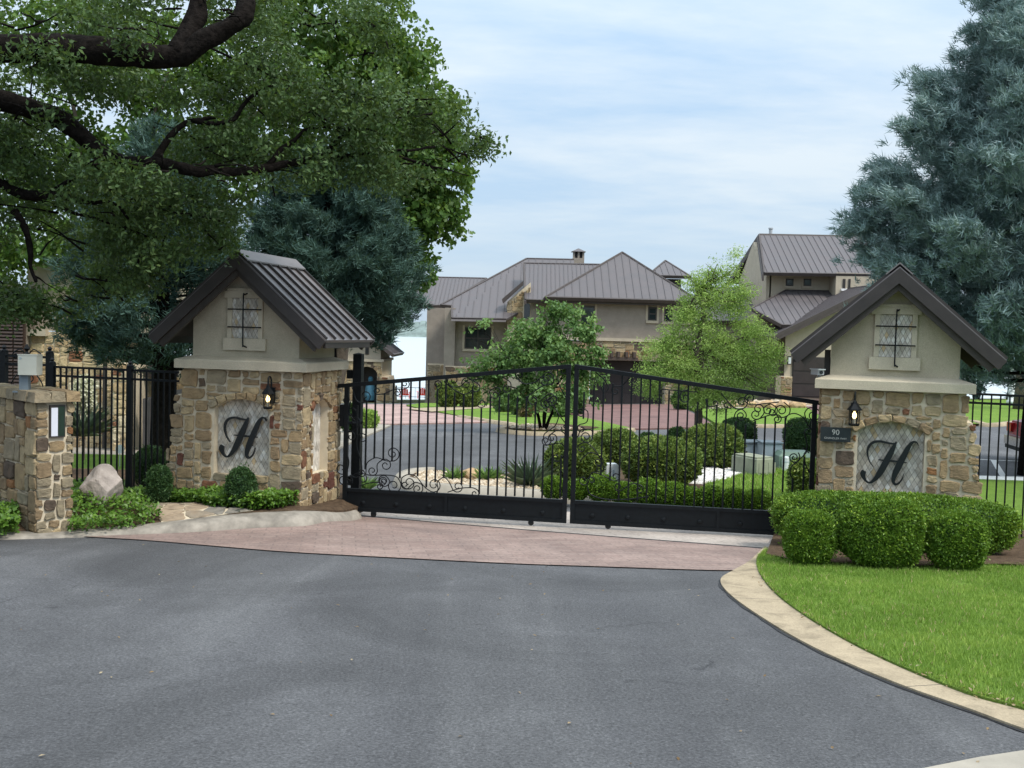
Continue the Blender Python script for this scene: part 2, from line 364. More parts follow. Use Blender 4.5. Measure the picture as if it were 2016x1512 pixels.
leafmat('pebble', [(0, (0.28, 0.21, 0.14)), (0.5, (0.45, 0.36, 0.25)), (1, (0.62, 0.55, 0.45))], 0.0, 0.8)
leafmat('pebble_white', [(0, (0.42, 0.40, 0.37)), (0.5, (0.60, 0.58, 0.55)), (1, (0.75, 0.73, 0.70))], 0.0, 0.8)
mt, t, b, o = nodemat('lake'); b.inputs['Base Color'].default_value = (0.58, 0.63, 0.64, 1); b.inputs['Roughness'].default_value = 0.2; b.inputs['Specular IOR Level'].default_value = 0.6
nb = tnoise(t, 0.6, 4, 0.6, 'Object', 0.0, (0.5, 1.4, 1)); bump(t, b, nb.outputs[0], 0.12, 0.5)

# ------------------------------------------------------------------ builders
def tag(o, label=None, cat=None, group=None, kind=None):
    if label: o['label'] = label
    if cat: o['category'] = cat
    if group: o['group'] = group
    if kind: o['kind'] = kind
    return o
def empty(name, loc, rz=0.0, label=None, cat=None, group=None):
    o = bpy.data.objects.new(name, None); o.empty_display_size = 0.2
    o.location = loc; o.rotation_euler = (0, 0, rz); C.objects.link(o)
    return tag(o, label, cat, group)
def link(name, me, mat, parent=None, smooth=False):
    if mat is not None: me.materials.append(MATS[mat] if isinstance(mat, str) else mat)
    o = bpy.data.objects.new(name, me); C.objects.link(o)
    if parent is not None: o.parent = parent
    if smooth:
        me.polygons.foreach_set('use_smooth', [True] * len(me.polygons))
    return o
class MB:
    def __init__(s): s.v = []; s.f = []
    def add(s, vs, fs):
        k = len(s.v); s.v.extend([tuple(q) for q in vs]); s.f.extend([tuple(i + k for i in f) for f in fs]); return s
    def box(s, x0, x1, y0, y1, z0, z1):
        return s.add([(x0, y0, z0), (x1, y0, z0), (x1, y1, z0), (x0, y1, z0), (x0, y0, z1), (x1, y0, z1), (x1, y1, z1), (x0, y1, z1)],
                     [(3, 2, 1, 0), (4, 5, 6, 7), (0, 1, 5, 4), (1, 2, 6, 5), (2, 3, 7, 6), (3, 0, 4, 7)])
    def obox(s, c, ax, ay, az):          # centre and three half axes
        c, ax, ay, az = map(Vector, (c, ax, ay, az))
        vs = [c + i * ax + j * ay + k * az for k in (-1, 1) for (i, j) in ((-1, -1), (1, -1), (1, 1), (-1, 1))]
        return s.add(vs, [(3, 2, 1, 0), (4, 5, 6, 7), (0, 1, 5, 4), (1, 2, 6, 5), (2, 3, 7, 6), (3, 0, 4, 7)])
    def bar(s, a, b_, w_, h, up=(0, 0, 1)):
        a, b_ = Vector(a), Vector(b_); d = (b_ - a).normalized(); u = Vector(up); sd_ = d.cross(u)
        if sd_.length < 1e-4: sd_ = d.cross(Vector((0, 1, 0)))
        sd_.normalize(); u2 = sd_.cross(d)
        return s.obox((a + b_) / 2, (b_ - a) / 2, sd_ * w_ / 2, u2 * h / 2)
    def prism(s, poly, y0, y1):          # xz polygon pushed along y
        n = len(poly); vs = [(p[0], y0, p[1]) for p in poly] + [(p[0], y1, p[1]) for p in poly]
        fs = [tuple(range(n)), tuple(range(2 * n - 1, n - 1, -1))] + [(i, i + n, (i + 1) % n + n, (i + 1) % n) for i in range(n)]
        return s.add(vs, fs)
    def slab(s, poly, off):              # 3-D polygon pushed by a vector
        n = len(poly); off = Vector(off); poly = [Vector(p) for p in poly]
        return s.add(poly + [p + off for p in poly], [tuple(range(n)), tuple(range(2 * n - 1, n - 1, -1))] + [(i, i + n, (i + 1) % n + n, (i + 1) % n) for i in range(n)])
    def tube(s, pts, r, n=6, cap=True):
        pts = [Vector(p) for p in pts]; k = len(pts)
        rs = r if isinstance(r, (list, tuple)) else [r] * k
        ref = Vector((0.13, 0.31, 0.94)); base = len(s.v); prev = None
        for i, p in enumerate(pts):
            d = (pts[min(i + 1, k - 1)] - pts[max(i - 1, 0)])
            if d.length < 1e-9: d = Vector((0, 0, 1))
            d.normalize()
            if prev is None:
                a = d.cross(ref)
                if a.length < 0.05: a = d.cross(Vector((1, 0, 0)))
            else:
                a = prev - d * prev.dot(d)
                if a.length < 1e-6: a = d.cross(ref)
            a.normalize(); prev = a; b_ = d.cross(a)
            for j in range(n):
                an = 2 * math.pi * j / n; s.v.append(tuple(p + (a * math.cos(an) + b_ * math.sin(an)) * rs[i]))
        for i in range(k - 1):
            for j in range(n):
                j2 = (j + 1) % n; s.f.append((base + i * n + j, base + i * n + j2, base + (i + 1) * n + j2, base + (i + 1) * n + j))
        if cap:
            s.f.append(tuple(base + j for j in range(n - 1, -1, -1))); s.f.append(tuple(base + (k - 1) * n + j for j in range(n)))
        return s
    def lathe(s, prof, n=12, c=(0, 0, 0)):
        base = len(s.v)
        for r_, z in prof:
            for j in range(n):
                an = 2 * math.pi * j / n; s.v.append((c[0] + r_ * math.cos(an), c[1] + r_ * math.sin(an), c[2] + z))
        for i in range(len(prof) - 1):
            for j in range(n):
                j2 = (j + 1) % n; s.f.append((base + i * n + j, base + i * n + j2, base + (i + 1) * n + j2, base + (i + 1) * n + j))
        s.f.append(tuple(base + j for j in range(n - 1, -1, -1))); s.f.append(tuple(base + (len(prof) - 1) * n + j for j in range(n)))
        return s
    def build(s, name, mat, parent=None, smooth=False, label=None, cat=None, group=None, kind=None):
        vs = s.v; org = None
        if parent is None and kind != 'structure':
            xs = [v[0] for v in vs]; ys = [v[1] for v in vs]; zs = [v[2] for v in vs]
            org = Vector(((min(xs) + max(xs)) / 2, (min(ys) + max(ys)) / 2, min(zs)))
            vs = [(v[0] - org.x, v[1] - org.y, v[2] - org.z) for v in vs]
        me = bpy.data.meshes.new(name); me.from_pydata(vs, [], s.f); me.validate()
        bm = bmesh.new(); bm.from_mesh(me); bmesh.ops.recalc_face_normals(bm, faces=bm.faces); bm.to_mesh(me); bm.free()
        o = link(name, me, mat, parent, smooth)
        if org is not None: o.location = org
        return tag(o, label, cat, group, kind)
def poly_inset(poly, d):
    cx = sum(p[0] for p in poly) / len(poly); cy = sum(p[1] for p in poly) / len(poly); o_ = []
    for p in poly:
        dx, dy = cx - p[0], cy - p[1]; l = math.hypot(dx, dy)
        k = min(d * 1.25, l * 0.8) / max(l, 1e-6); o_.append((p[0] + dx * k, p[1] + dy * k))
    return o_
def piece(parent, mapf, poly, thick, mat, name='stone', inset=0.011, jit=0.006, rnd=0.02, sub=True):
    """one stone or tile: a convex uv outline raised off its wall"""
    p = poly_inset(poly, inset)
    if sub:
        q = []
        for i in range(len(p)):
            a, b_ = p[i], p[(i + 1) % len(p)]
            q.append((a[0] * 0.88 + b_[0] * 0.12 + rng.uniform(-jit, jit), a[1] * 0.88 + b_[1] * 0.12 + rng.uniform(-jit, jit)))
            q.append((a[0] * 0.5 + b_[0] * 0.5 + rng.uniform(-jit, jit), a[1] * 0.5 + b_[1] * 0.5 + rng.uniform(-jit, jit)))
            if len(p) <= 4: q.append((a[0] * 0.12 + b_[0] * 0.88 + rng.uniform(-jit, jit), a[1] * 0.12 + b_[1] * 0.88 + rng.uniform(-jit, jit)))
        p = q
    n = len(p); t_ = thick * rng.uniform(0.75, 1.3)
    top = poly_inset(p, rnd); tx, ty = rng.uniform(-1, 1), rng.uniform(-1, 1)
    cx = sum(a[0] for a in p) / n; cy = sum(a[1] for a in p) / n
    vs = [mapf(a[0], a[1], -0.012) for a in p] + [mapf(a[0], a[1], t_ * 0.8) for a in p]
    tilt = 0.05 if sub else 0.0
    vs += [mapf(a[0], a[1], t_ * (1 + (rng.uniform(-0.18, 0.18) if sub else 0)) + tilt * (tx * (a[0] - cx) + ty * (a[1] - cy))) for a in top]
    fs = [(i, (i + 1) % n, n + (i + 1) % n, n + i) for i in range(n)] + [(n + i, n + (i + 1) % n, 2 * n + (i + 1) % n, 2 * n + i) for i in range(n)] + [tuple(range(2 * n, 3 * n))]
    me = bpy.data.meshes.new(name); me.from_pydata([tuple(v) for v in vs], [], fs)
    return link(name, me, mat, parent)
def pack(nu, nv, mask, wr=(2, 7), hr=(2, 5)):
    occ = [[not mask(i, j) for j in range(nv)] for i in range(nu)]; res = []
    for j in range(nv - 1, -1, -1):
        for i in range(nu):
            if occ[i][j]: continue
            W_ = rng.randint(*wr); H = rng.randint(*hr)
            if rng.random() < 0.25: H = max(hr[0], H - 2)
            if W_ < H and rng.random() < 0.6: W_, H = min(wr[1], H + 1), W_
            w_ = 0
            while w_ < W_ and i + w_ < nu and not occ[i + w_][j]: w_ += 1
            rest = 0
            while i + w_ + rest < nu and not occ[i + w_ + rest][j] and rest < 3: rest += 1
            if 0 < rest < 2: w_ += rest
            h = 1
            while h < H and j - h >= 0 and all(not occ[i + a][j - h] for a in range(w_)): h += 1
            below = 0
            while j - h - below >= 0 and below < 3 and all(not occ[i + a][j - h - below] for a in range(w_)): below += 1
            if 0 < below < 2: h += below
            for a in range(w_):
                for b_ in range(h): occ[i + a][j - b_] = True
            res.append((i, j - h + 1, w_, h))
    return res
def facing(parent, mapf, u0, u1, v0, v1, inside, cell=0.045, wr=(2, 7), hr=(2, 5), mat='stone', thick=0.03, inset=0.010, jit=0.006, rnd=0.014):
    nu = max(1, round((u1 - u0) / cell)); nv = max(1, round((v1 - v0) / cell)); cu = (u1 - u0) / nu; cv = (v1 - v0) / nv
    for (i, j, w_, h) in pack(nu, nv, lambda i, j: inside(u0 + (i + .5) * cu, v0 + (j + .5) * cv), wr, hr):
        if w_ * h <= 1: 
            if rng.random() < 0.5: continue
        a, b_, c, d = u0 + i * cu, u0 + (i + w_) * cu, v0 + j * cv, v0 + (j + h) * cv
        jj = cell * 0.16
        q = [(a, c), (b_, c), (b_, d), (a, d)]
        q = [(p[0] + rng.uniform(-jj, jj), p[1] + rng.uniform(-jj, jj)) for p in q]
        piece(parent, mapf, q, thick, mat, 'stone', inset, jit, rnd)
def clip(poly, conv):
    for i in range(len(conv)):
        a, b_ = conv[i], conv[(i + 1) % len(conv)]; o_ = []
        sd_ = lambda p: (b_[0] - a[0]) * (p[1] - a[1]) - (b_[1] - a[1]) * (p[0] - a[0])
        for k in range(len(poly)):
            p, q = poly[k], poly[(k + 1) % len(poly)]; sp, sq = sd_(p), sd_(q)
            if sp >= 0: o_.append(p)
            if (sp >= 0) != (sq >= 0):
                tt = sp / (sp - sq); o_.append((p[0] + (q[0] - p[0]) * tt, p[1] + (q[1] - p[1]) * tt))
        poly = o_
        if len(poly) < 3: return []
    return poly
def area(p): return abs(sum(p[i][0] * p[(i + 1) % len(p)][1] - p[(i + 1) % len(p)][0] * p[i][1] for i in range(len(p)))) / 2
def tiles(parent, mapf, conv, tw=0.068, th=0.115, mat='tile', thick=0.008):
    us = [p[0] for p in conv]; vs = [p[1] for p in conv]; j = 0; v = min(vs)
    while v < max(vs) + th:
        u = min(us) - tw + (tw / 2 if j % 2 else 0)
        while u < max(us) + tw:
            q = clip([(u, v - th / 2), (u + tw / 2, v), (u, v + th / 2), (u - tw / 2, v)], conv)
            if len(q) >= 3 and area(q) > 0.00025: piece(parent, mapf, q, thick, mat, 'tile', 0.0022, 0, 0.002, False)
            u += tw
        v += th / 2; j += 1

def cat_rom(pts, n=8, closed=False):
    P = [Vector(p) for p in pts]; k = len(P); o_ = []
    rngi = range(k) if closed else range(k - 1)
    for i in rngi:
        if closed: a, b_, c, d = P[(i - 1) % k], P[i], P[(i + 1) % k], P[(i + 2) % k]
        else: a, b_, c, d = P[max(i - 1, 0)], P[i], P[i + 1], P[min(i + 2, k - 1)]
        for s_ in range(n):
            t_ = s_ / n
            o_.append(0.5 * ((2 * b_) + (c - a) * t_ + (2 * a - 5 * b_ + 4 * c - d) * t_ ** 2 + (3 * b_ - a - 3 * c + d) * t_ ** 3))
    if not closed: o_.append(P[-1])
    return o_

# ground sheets that lie on the terrain
def sheet(name, poly, h, mat, step=1.5, kind='structure', skirt=0.0, label=None, parent=None, cat=None):
    bm = bmesh.new()
    vs = [bm.verts.new((p[0], p[1], 0)) for p in poly]
    f = bm.faces.new(vs); bmesh.ops.triangulate(bm, faces=[f])
    xs = [p[0] for p in poly]; ys = [p[1] for p in poly]
    def cuts(a, b_, st):
        n = min(60, max(1, int((b_ - a) / st))); return [a + (b_ - a) * i / n for i in range(1, n)]
    for c in cuts(min(xs), max(xs), step * 2):
        bmesh.ops.bisect_plane(bm, geom=bm.verts[:] + bm.edges[:] + bm.faces[:], plane_co=(c, 0, 0), plane_no=(1, 0, 0))
    for c in cuts(min(ys), max(ys), step) + [k for k, _ in KN if min(ys) < k < max(ys)]:
        bmesh.ops.bisect_plane(bm, geom=bm.verts[:] + bm.edges[:] + bm.faces[:], plane_co=(0, c, 0), plane_no=(0, 1, 0))
    for v in bm.verts: v.co.z = g(v.co.x, v.co.y) + (h(v.co.x, v.co.y) if callable(h) else h)
    bmesh.ops.recalc_face_normals(bm, faces=bm.faces)
    if sum(f.normal.z for f in bm.faces) < 0: bmesh.ops.reverse_faces(bm, faces=bm.faces)
    if skirt:
        ed = [e for e in bm.edges if e.is_boundary]
        r_ = bmesh.ops.extrude_edge_only(bm, edges=ed)
        for v in [q for q in r_['geom'] if isinstance(q, bmesh.types.BMVert)]: v.co.z -= skirt
    me = bpy.data.meshes.new(name); bm.to_mesh(me); bm.free()
    o = link(name, me, mat, parent)
    return tag(o, label, cat, None, kind)
def gp(pxs, h=0.0): return [(lambda q: (q.x, q.y))(gnd(*p, h)) for p in pxs]
def sweep(name, path, prof, mat, closed=False, kind='structure', smooth=True):
    """kerb: profile (offset to the right, height) along an xy path over the terrain"""
    P = [Vector((p[0], p[1], 0)) for p in path]; P = [p for i, p in enumerate(P) if i == 0 or (p - P[i - 1]).length > 1e-4]
    k = len(P); mb = MB(); n = 0
    for i, p in enumerate(P):
        d = (P[(i + 1) % k] - P[i - 1]) if closed else (P[min(i + 1, k - 1)] - P[max(i - 1, 0)])
        d.normalize(); r_ = Vector((d.y, -d.x, 0))
        hs = prof(i / (k - 1)) if callable(prof) else prof; n = len(hs)
        for (o_, h) in hs:
            q = p + r_ * o_; mb.v.append((q.x, q.y, g(q.x, q.y) + h))
    for i in range(k if closed else k - 1):
        for j in range(n - 1):
            a = i * n + j; b_ = ((i + 1) % k) * n + j; mb.f.append((a, b_, b_ + 1, a + 1))
    if not closed: mb.f += [tuple(range(n)), tuple((k - 1) * n + j for j in range(n))]
    return mb.build(name, mat, None, smooth, kind=kind)

# leaves: many small faces in one mesh, each with a random number for its colour
def leafmesh(name, pos, nrm, length, width, mat, parent=None, droop=0.0, rnd=None, tri=False, axis=None, kind=None):
    n = len(pos)
    if n == 0: return None
    pos = np.asarray(pos, float); nrm = np.asarray(nrm, float)
    ax = nr.normal(size=(n, 3)) if axis is None else np.asarray(axis, float)
    if axis is None: ax -= (ax * nrm).sum(1)[:, None] * nrm / np.maximum((nrm * nrm).sum(1), 1e-9)[:, None]
    ax[:, 2] -= droop
    ax /= np.maximum(np.linalg.norm(ax, axis=1), 1e-9)[:, None]
    sd_ = np.cross(ax, nrm); sd_ /= np.maximum(np.linalg.norm(sd_, axis=1), 1e-9)[:, None]
    up = np.cross(sd_, ax)
    ln = (length * nr.uniform(0.65, 1.3, n))[:, None]; wd = (width * nr.uniform(0.7, 1.25, n))[:, None]
    if tri:
        v = np.stack([pos - sd_ * wd / 2, pos + sd_ * wd / 2, pos + ax * ln], 1); k = 3
    else:
        v = np.stack([pos, pos + ax * ln * 0.45 + sd_ * wd / 2 + up * ln * 0.10, pos + ax * ln, pos + ax * ln * 0.45 - sd_ * wd / 2 + up * ln * 0.10], 1); k = 4
    me = bpy.data.meshes.new(name)
    me.vertices.add(n * k); me.vertices.foreach_set('co', v.reshape(-1))
    if tri:
        me.loops.add(n * 3); me.loops.foreach_set('vertex_index', np.arange(n * 3)); nf = n
        me.polygons.add(nf); me.polygons.foreach_set('loop_start', np.arange(nf) * 3)
    else:
        b4 = np.arange(n)[:, None] * 4; idx = np.concatenate([b4 + np.array([0, 2, 1]), b4 + np.array([0, 3, 2])], 1).reshape(-1); nf = n * 2
        me.loops.add(nf * 3); me.loops.foreach_set('vertex_index', idx)
        me.polygons.add(nf); me.polygons.foreach_set('loop_start', np.arange(nf) * 3)
    r_ = nr.random(n) if rnd is None else np.clip(rnd, 0, 1)
    a = me.attributes.new('rnd', 'FLOAT', 'POINT'); a.data.foreach_set('value', np.repeat(r_, k).astype(np.float32))
    me.update(calc_edges=True)
    o = link(name, me, mat, parent)
    return tag(o, None, None, None, kind)
def unit(n):
    a = nr.normal(size=(n, 3)); return a / np.linalg.norm(a, axis=1)[:, None]
def superpts(n, rad, p, zmin=-0.95):
    """points and normals over a rounded block"""
    d = unit(n * 2); d = d[d[:, 2] > zmin][:n]
    rad = np.array(rad)
    q = d / (np.abs(d) ** p).sum(1)[:, None] ** (1 / p)
    nm = np.sign(q) * np.abs(q) ** (p - 1) / rad; nm /= np.linalg.norm(nm, axis=1)[:, None]
    return q * rad, nm
def lump(P, s, amp, seed=0.0):
    return np.array([mnoise.noise(Vector((q[0] * s + seed, q[1] * s, q[2] * s))) for q in P]) * amp
def shrub(name, label, base, rad, leaf, count, mat, p=2.5, cat='shrub', group=None, rz=0.0, lumpy=0.08, core='shrub_dark', shape=None, ls=2.2):
    """clipped shrub: leaf shell over a leafy inside; base = ground point below its centre"""
    e = empty(name, base, rz, label, cat, group)
    c = np.array([0, 0, rad[2]]) ; sh = nr.uniform(0, 50)
    q, nm = superpts(count, rad, p)
    n_ = len(q); k = 1 + lump(q + sh, ls / max(rad), lumpy, sh)
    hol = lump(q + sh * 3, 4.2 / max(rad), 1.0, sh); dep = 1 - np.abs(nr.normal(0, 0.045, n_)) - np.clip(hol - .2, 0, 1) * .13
    stray = nr.random(n_) < .035; dep[stray] = 1 + nr.uniform(0, .05 / max(.25, max(rad)), stray.sum())
    P = q * (k * dep)[:, None] + c
    nrm = nm * 0.8 + unit(n_) * 0.75; nrm /= np.linalg.norm(nrm, axis=1)[:, None]
    ax = nm * 0.5 + unit(n_) * 0.9 + np.array([0, 0, 0.35])
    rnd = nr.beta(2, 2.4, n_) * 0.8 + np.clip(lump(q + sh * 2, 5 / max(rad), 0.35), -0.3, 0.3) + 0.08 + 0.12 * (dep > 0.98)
    leafmesh('foliage', P, nrm, leaf, leaf * 0.55, mat, e, 0, rnd, axis=ax)
    # inner twig mass
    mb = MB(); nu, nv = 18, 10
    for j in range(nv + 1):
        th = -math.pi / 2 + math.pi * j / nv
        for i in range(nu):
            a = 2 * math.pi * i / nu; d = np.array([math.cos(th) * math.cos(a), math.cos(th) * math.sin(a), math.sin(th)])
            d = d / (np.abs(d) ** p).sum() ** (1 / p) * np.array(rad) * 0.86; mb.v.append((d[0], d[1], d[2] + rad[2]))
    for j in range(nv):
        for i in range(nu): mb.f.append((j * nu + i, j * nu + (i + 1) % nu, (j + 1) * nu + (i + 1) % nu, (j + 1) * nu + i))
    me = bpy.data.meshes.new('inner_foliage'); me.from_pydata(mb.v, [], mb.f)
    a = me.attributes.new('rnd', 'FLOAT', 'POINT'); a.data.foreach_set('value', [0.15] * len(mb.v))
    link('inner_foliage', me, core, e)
    return e
def pshrub(name, label, x0, x1, ytop, ybase, leaf, count, mat, depth=1.0, p=2.5, h=0.0, **kw):
    """shrub from its extent in the photograph, standing on the ground"""
    pm = (x0 + x1) / 2; b_ = gnd(pm, ybase, h); hv = lambda x, y: h(x, y) if callable(h) else h
    rx = (x1 - x0) / 2 * b_.y / FPX; Yc = b_.y + rx * depth * 0.8; k = Yc / b_.y; rx *= k
    c = at(pm, (ytop + ybase) / 2, Yc); zb = g(c.x, Yc) + hv(c.x, Yc); zt = at(pm, ytop, Yc).z
    return shrub(name, label, Vector((c.x, Yc, zb)), (rx * 0.94, rx * depth * .94, (zt - zb) / 2 * 1.0), leaf, count, mat, p, **kw)
# ================================================================== SETTING
def smooth2(pts, n=8, closed=False): return [(v.x, v.y) for v in cat_rom([(p[0], p[1], 0) for p in pts], n, closed)]
simple('tar', (0.018, 0.018, 0.02), 0.7, 0.3, 20, 0.002)
# earth under everything, running down to the lake
sheet('ground', [(-140, -40), (140, -40), (140, 135), (-140, 135)], -0.10, 'earth', 4)
mb = MB(); mb.add([(-900, 106, -5.4), (900, 106, -5.4), (900, 1400, -5.4), (-900, 1400, -5.4)], [(0, 1, 2, 3)])
mb.build('lake_water', 'lake', kind='structure')
# far shore: a long wooded bank that reads as one mass
mb = MB()
for k in range(120):
    x = -420 + k * 7; h = 13 + 7 * mnoise.noise(Vector((k * 0.13, 3, 0))) + 4 * mnoise.noise(Vector((k * 0.7, 8, 0)))
    mb.add([(x, 1150, -6), (x + 7.5, 1150, -6), (x + 7.5, 1162, h * 0.6 - 4), (x, 1162, h * 0.6 - 4), (x + 1, 1180, h), (x + 7, 1180, h), (x, 1240, -6), (x + 7.5, 1240, -6)],
           [(0, 1, 2, 3), (3, 2, 5, 4), (4, 5, 7, 6)])
simple('far_bank', (0.17, 0.22, 0.21), 1.0, 0.3, 0.15, 0)
mb.build('far_shore', 'far_bank', kind='structure')

# road in front
sheet('road', [(-45, -15), (45, -15), (45, 13.0), (4.2, 13.0), (-6, 13.0), (-45, 13.0)], -0.004, 'asphalt', 0.6)
# stamped paving of the entrance
front = smooth2(gp([(120, 1055), (280, 1064), (400, 1074), (560, 1087), (760, 1098), (1000, 1110), (1200, 1117), (1380, 1123), (1476, 1124)]))
backl = [(690, 1015), (860, 1030), (1040, 1045), (1270, 1063), (1505, 1081), (1640, 1092)]
back = gp(backl)
sheet('driveway_apron', front + list(reversed(back)) + gp([(560, 1008), (400, 1030), (250, 1044)]), 0.008, 'pavers', 0.4)
inner = gp([(1660, 1078), (1505, 1052), (1118, 1008), (690, 984)])
sheet('driveway_threshold', back + inner, 0.006, 'pavers_light', 0.8)
sweep('track_groove', smooth2(gp(backl)), [(-0.025, 0.006), (-0.02, 0.014), (0.02, 0.014), (0.025, 0.006)], 'tar')
# court behind the gate
sheet('court_paving', [(-18, 14.9), (50, 14.9), (50, 58), (-18, 58)], -0.02, 'asphalt_court', 2.0)

# --- left planting bed and its kerb
kl = gp([(-500, 1074), (-200, 1068), (0, 1062), (140, 1058), (250, 1054), (377, 1049), (490, 1041), (604, 1034), (680, 1027), (712, 1021)])
kls = smooth2(kl, 8)
_kx = [p[0] for p in kls]; _ky = [p[1] for p in kls]
def hb(x, y):
    t = min(1, max(0, (x + 4.9) / 1.6)); d = y - float(np.interp(x, _kx, _ky)) - .32
    return 0.045 + 0.085 * t * t * (3 - 2 * t) + 0.26 * min(.75, max(0, d)) * (1 - .45 * t)

sweep('kerb', kls, lambda t: (lambda k: [(-0.42, k - .03), (-0.34, k + .004), (-0.18, k + .002), (-0.08, k * .9), (-0.02, k * .55), (0.01, 0.012), (0.02, -0.02)])(hb(*kls[int(t * (len(kls) - 1) + .5)])), 'kerb_weathered')
bedl = [(p[0] - 0.02, p[1] + 0.36) for p in kls]
sheet('planting_bed', bedl + [(-2.32, 14.7), (-2.5, 16.2), (-4.5, 17.5), (-40, 17.5), (-40, 12)], hb, 'soil', 0.5, skirt=0.1)
# yard behind the left fence
sheet('yard_lawn', [(-40, 17.4), (-4.6, 17.4), (-4.6, 22.5), (-40, 22.5)], 0.03, 'lawn', 1.5, skirt=0.1)
sheet('yard_paving', [(-40, 22.4), (-4.6, 22.4), (-4.6, 30), (-40, 30)], 0.02, 'concrete', 1.5, skirt=0.1)
sheet('side_drive', gp([(560, 905), (668, 884), (700, 868), (770, 838), (700, 834), (560, 834)]), 0.03, 'concrete', 1.5, skirt=0.08)

# --- far drives and lawns
sheet('drive_left', gp([(640, 834), (765, 836), (960, 832), (900, 820), (850, 812), (800, 801), (800, 797), (690, 797), (600, 800)]), 0.03, 'pavers_pink', 2, skirt=0.1)
la = [(800, 800), (850, 811), (905, 821), (960, 829), (1012, 838), (990, 847), (1050, 853), (1180, 852), (1242, 846)]
sheet('court_lawn', gp(la + [(1135, 822), (1132, 806), (1060, 797), (830, 796)]), 0.07, 'lawn', 2, skirt=0.15)
sweep('kerb', smooth2(gp([(905, 822), (960, 831), (1008, 838), (1010, 842), (985, 849), (1050, 856), (1180, 854), (1244, 848)]), 5), [(-0.14, 0.0), (-0.12, 0.10), (0.10, 0.10), (0.16, -0.03)], 'concrete_kerb')
sheet('garden_path', gp([(798, 808), (900, 803), (1060, 797), (1075, 799), (920, 809), (850, 814)]), 0.085, 'concrete_kerb', 2)
sheet('tree_bed', gp([(990, 848), (1030, 840), (1090, 838), (1180, 846), (1150, 852), (1050, 853)]), 0.09, 'soil', 2)
sheet('house_bed', gp([(1015, 806), (1060, 800), (1132, 803), (1134, 822), (1080, 816), (1030, 812)]), 0.09, 'soil', 2)
sheet('drive_right', gp([(1125, 798), (1330, 797), (1412, 841), (1330, 844), (1240, 846), (1128, 820)]), 0.035, 'pavers_red', 2, skirt=0.1)
lb = [(1414, 840), (1500, 841), (1600, 841), (1750, 838), (1900, 832), (1935, 838), (1965, 838), (2016, 832), (2200, 815)]
sheet('far_lawn', gp(lb + [(2200, 790), (1640, 788), (1345, 798)]), 0.07, 'lawn', 2, skirt=0.15)
sweep('kerb', smooth2(gp(lb), 5), [(-0.16, 0.0), (-0.14, 0.10), (0.12, 0.10), (0.16, -0.03)], 'concrete_kerb')
sheet('rock_border', gp([(1345, 799), (1560, 793), (1600, 803), (1480, 806), (1400, 808), (1350, 806)]), 0.09, 'river_rock', 2)
sheet('drive_far', gp([(1535, 786), (1640, 788), (1720, 836), (1640, 841), (1590, 806)]), 0.085, 'pavers_red', 2)

# --- planted island just behind the gate
MEDH = 0.10
med = gp([(788, 952), (816, 962), (854, 969), (942, 975), (1017, 980), (1118, 987), (1300, 1001), (1520, 1016), (1700, 1026)])
medb = gp([(1700, 876), (1600, 874), (1420, 878), (1300, 884), (1160, 912), (1060, 930), (1000, 942), (944, 944), (850, 934), (812, 938)])
sheet('island_bed', smooth2(med, 4) + medb, MEDH, 'soil', 1.0, skirt=0.16)
sweep('kerb', smooth2(gp([(850, 934), (812, 938), (790, 951), (816, 962), (854, 969), (942, 975), (1017, 980), (1118, 987), (1300, 1001), (1520, 1016), (1700, 1026)]), 6), [(-0.14, 0.05), (-0.12, 0.15), (0.10, 0.14), (0.17, -0.03)], 'concrete')
sheet('island_lawn', gp([(1385, 965), (1430, 955), (1470, 940), (1560, 932), (1700, 935), (1700, 1015), (1520, 1008), (1420, 998)]), MEDH + 0.02, 'lawn', 1.0)
# --- strip beyond the right fence
sheet('fence_lawn', gp([(1700, 950), (1930, 953), (2200, 962), (2300, 1062), (1700, 1040)]), 0.10, 'lawn', 1.0, skirt=0.15)
sweep('kerb', gp([(1900, 951), (2016, 954), (2200, 961)]), [(-0.12, -0.03), (-0.1, 0.15), (0.1, 0.15), (0.14, 0.05)], 'paint_white')
for (a, b_, wd) in (((1930, 903.5), (2100, 911), 0.12), ((1956, 905), (1984, 950), 0.13), ((949, 930), (1024, 937), 0.10), ((1020, 914), (1045, 917), 0.10)):
    p, q = gp([a, b_]); d = Vector((q[0] - p[0], q[1] - p[1])).normalized(); n_ = Vector((d.y, -d.x)) * wd / 2
    sheet('parking_line', [(p[0] - n_.x, p[1] - n_.y), (q[0] - n_.x, q[1] - n_.y), (q[0] + n_.x, q[1] + n_.y), (p[0] + n_.x, p[1] + n_.y)], -0.012, 'paint_white', 1.0)

# --- front lawn on the right with its flat concrete kerb
kin = smooth2(gp([(1520, 1080), (1492, 1100), (1494, 1130), (1524, 1170), (1580, 1214), (1662, 1264), (1760, 1313), (1900, 1371), (2016, 1404), (2200, 1460)]), 6)
kout = smooth2(gp([(1505, 1078), (1476, 1106), (1446, 1124), (1419, 1142), (1432, 1168), (1490, 1212), (1600, 1277), (1760, 1347), (1900, 1397), (2016, 1440), (2200, 1500)]), 6)
sheet('kerb', kout + list(reversed(kin)), 0.016, 'concrete_kerb', 0.8, skirt=0.04)
kb = [o for o in bpy.data.objects if o.name.startswith('kerb')][-1]
for k_ in range(9, len(kout) - 2, 17):
    a_ = Vector((*kout[k_], 0)); b_ = min((Vector((*p, 0)) for p in kin), key=lambda p: (p - a_).length); mj = MB()
    mj.bar((a_.x, a_.y, g(a_.x, a_.y) + .0135), (b_.x, b_.y, g(b_.x, b_.y) + .0135), .006, .006); mj.build('joint', 'tar', kb)
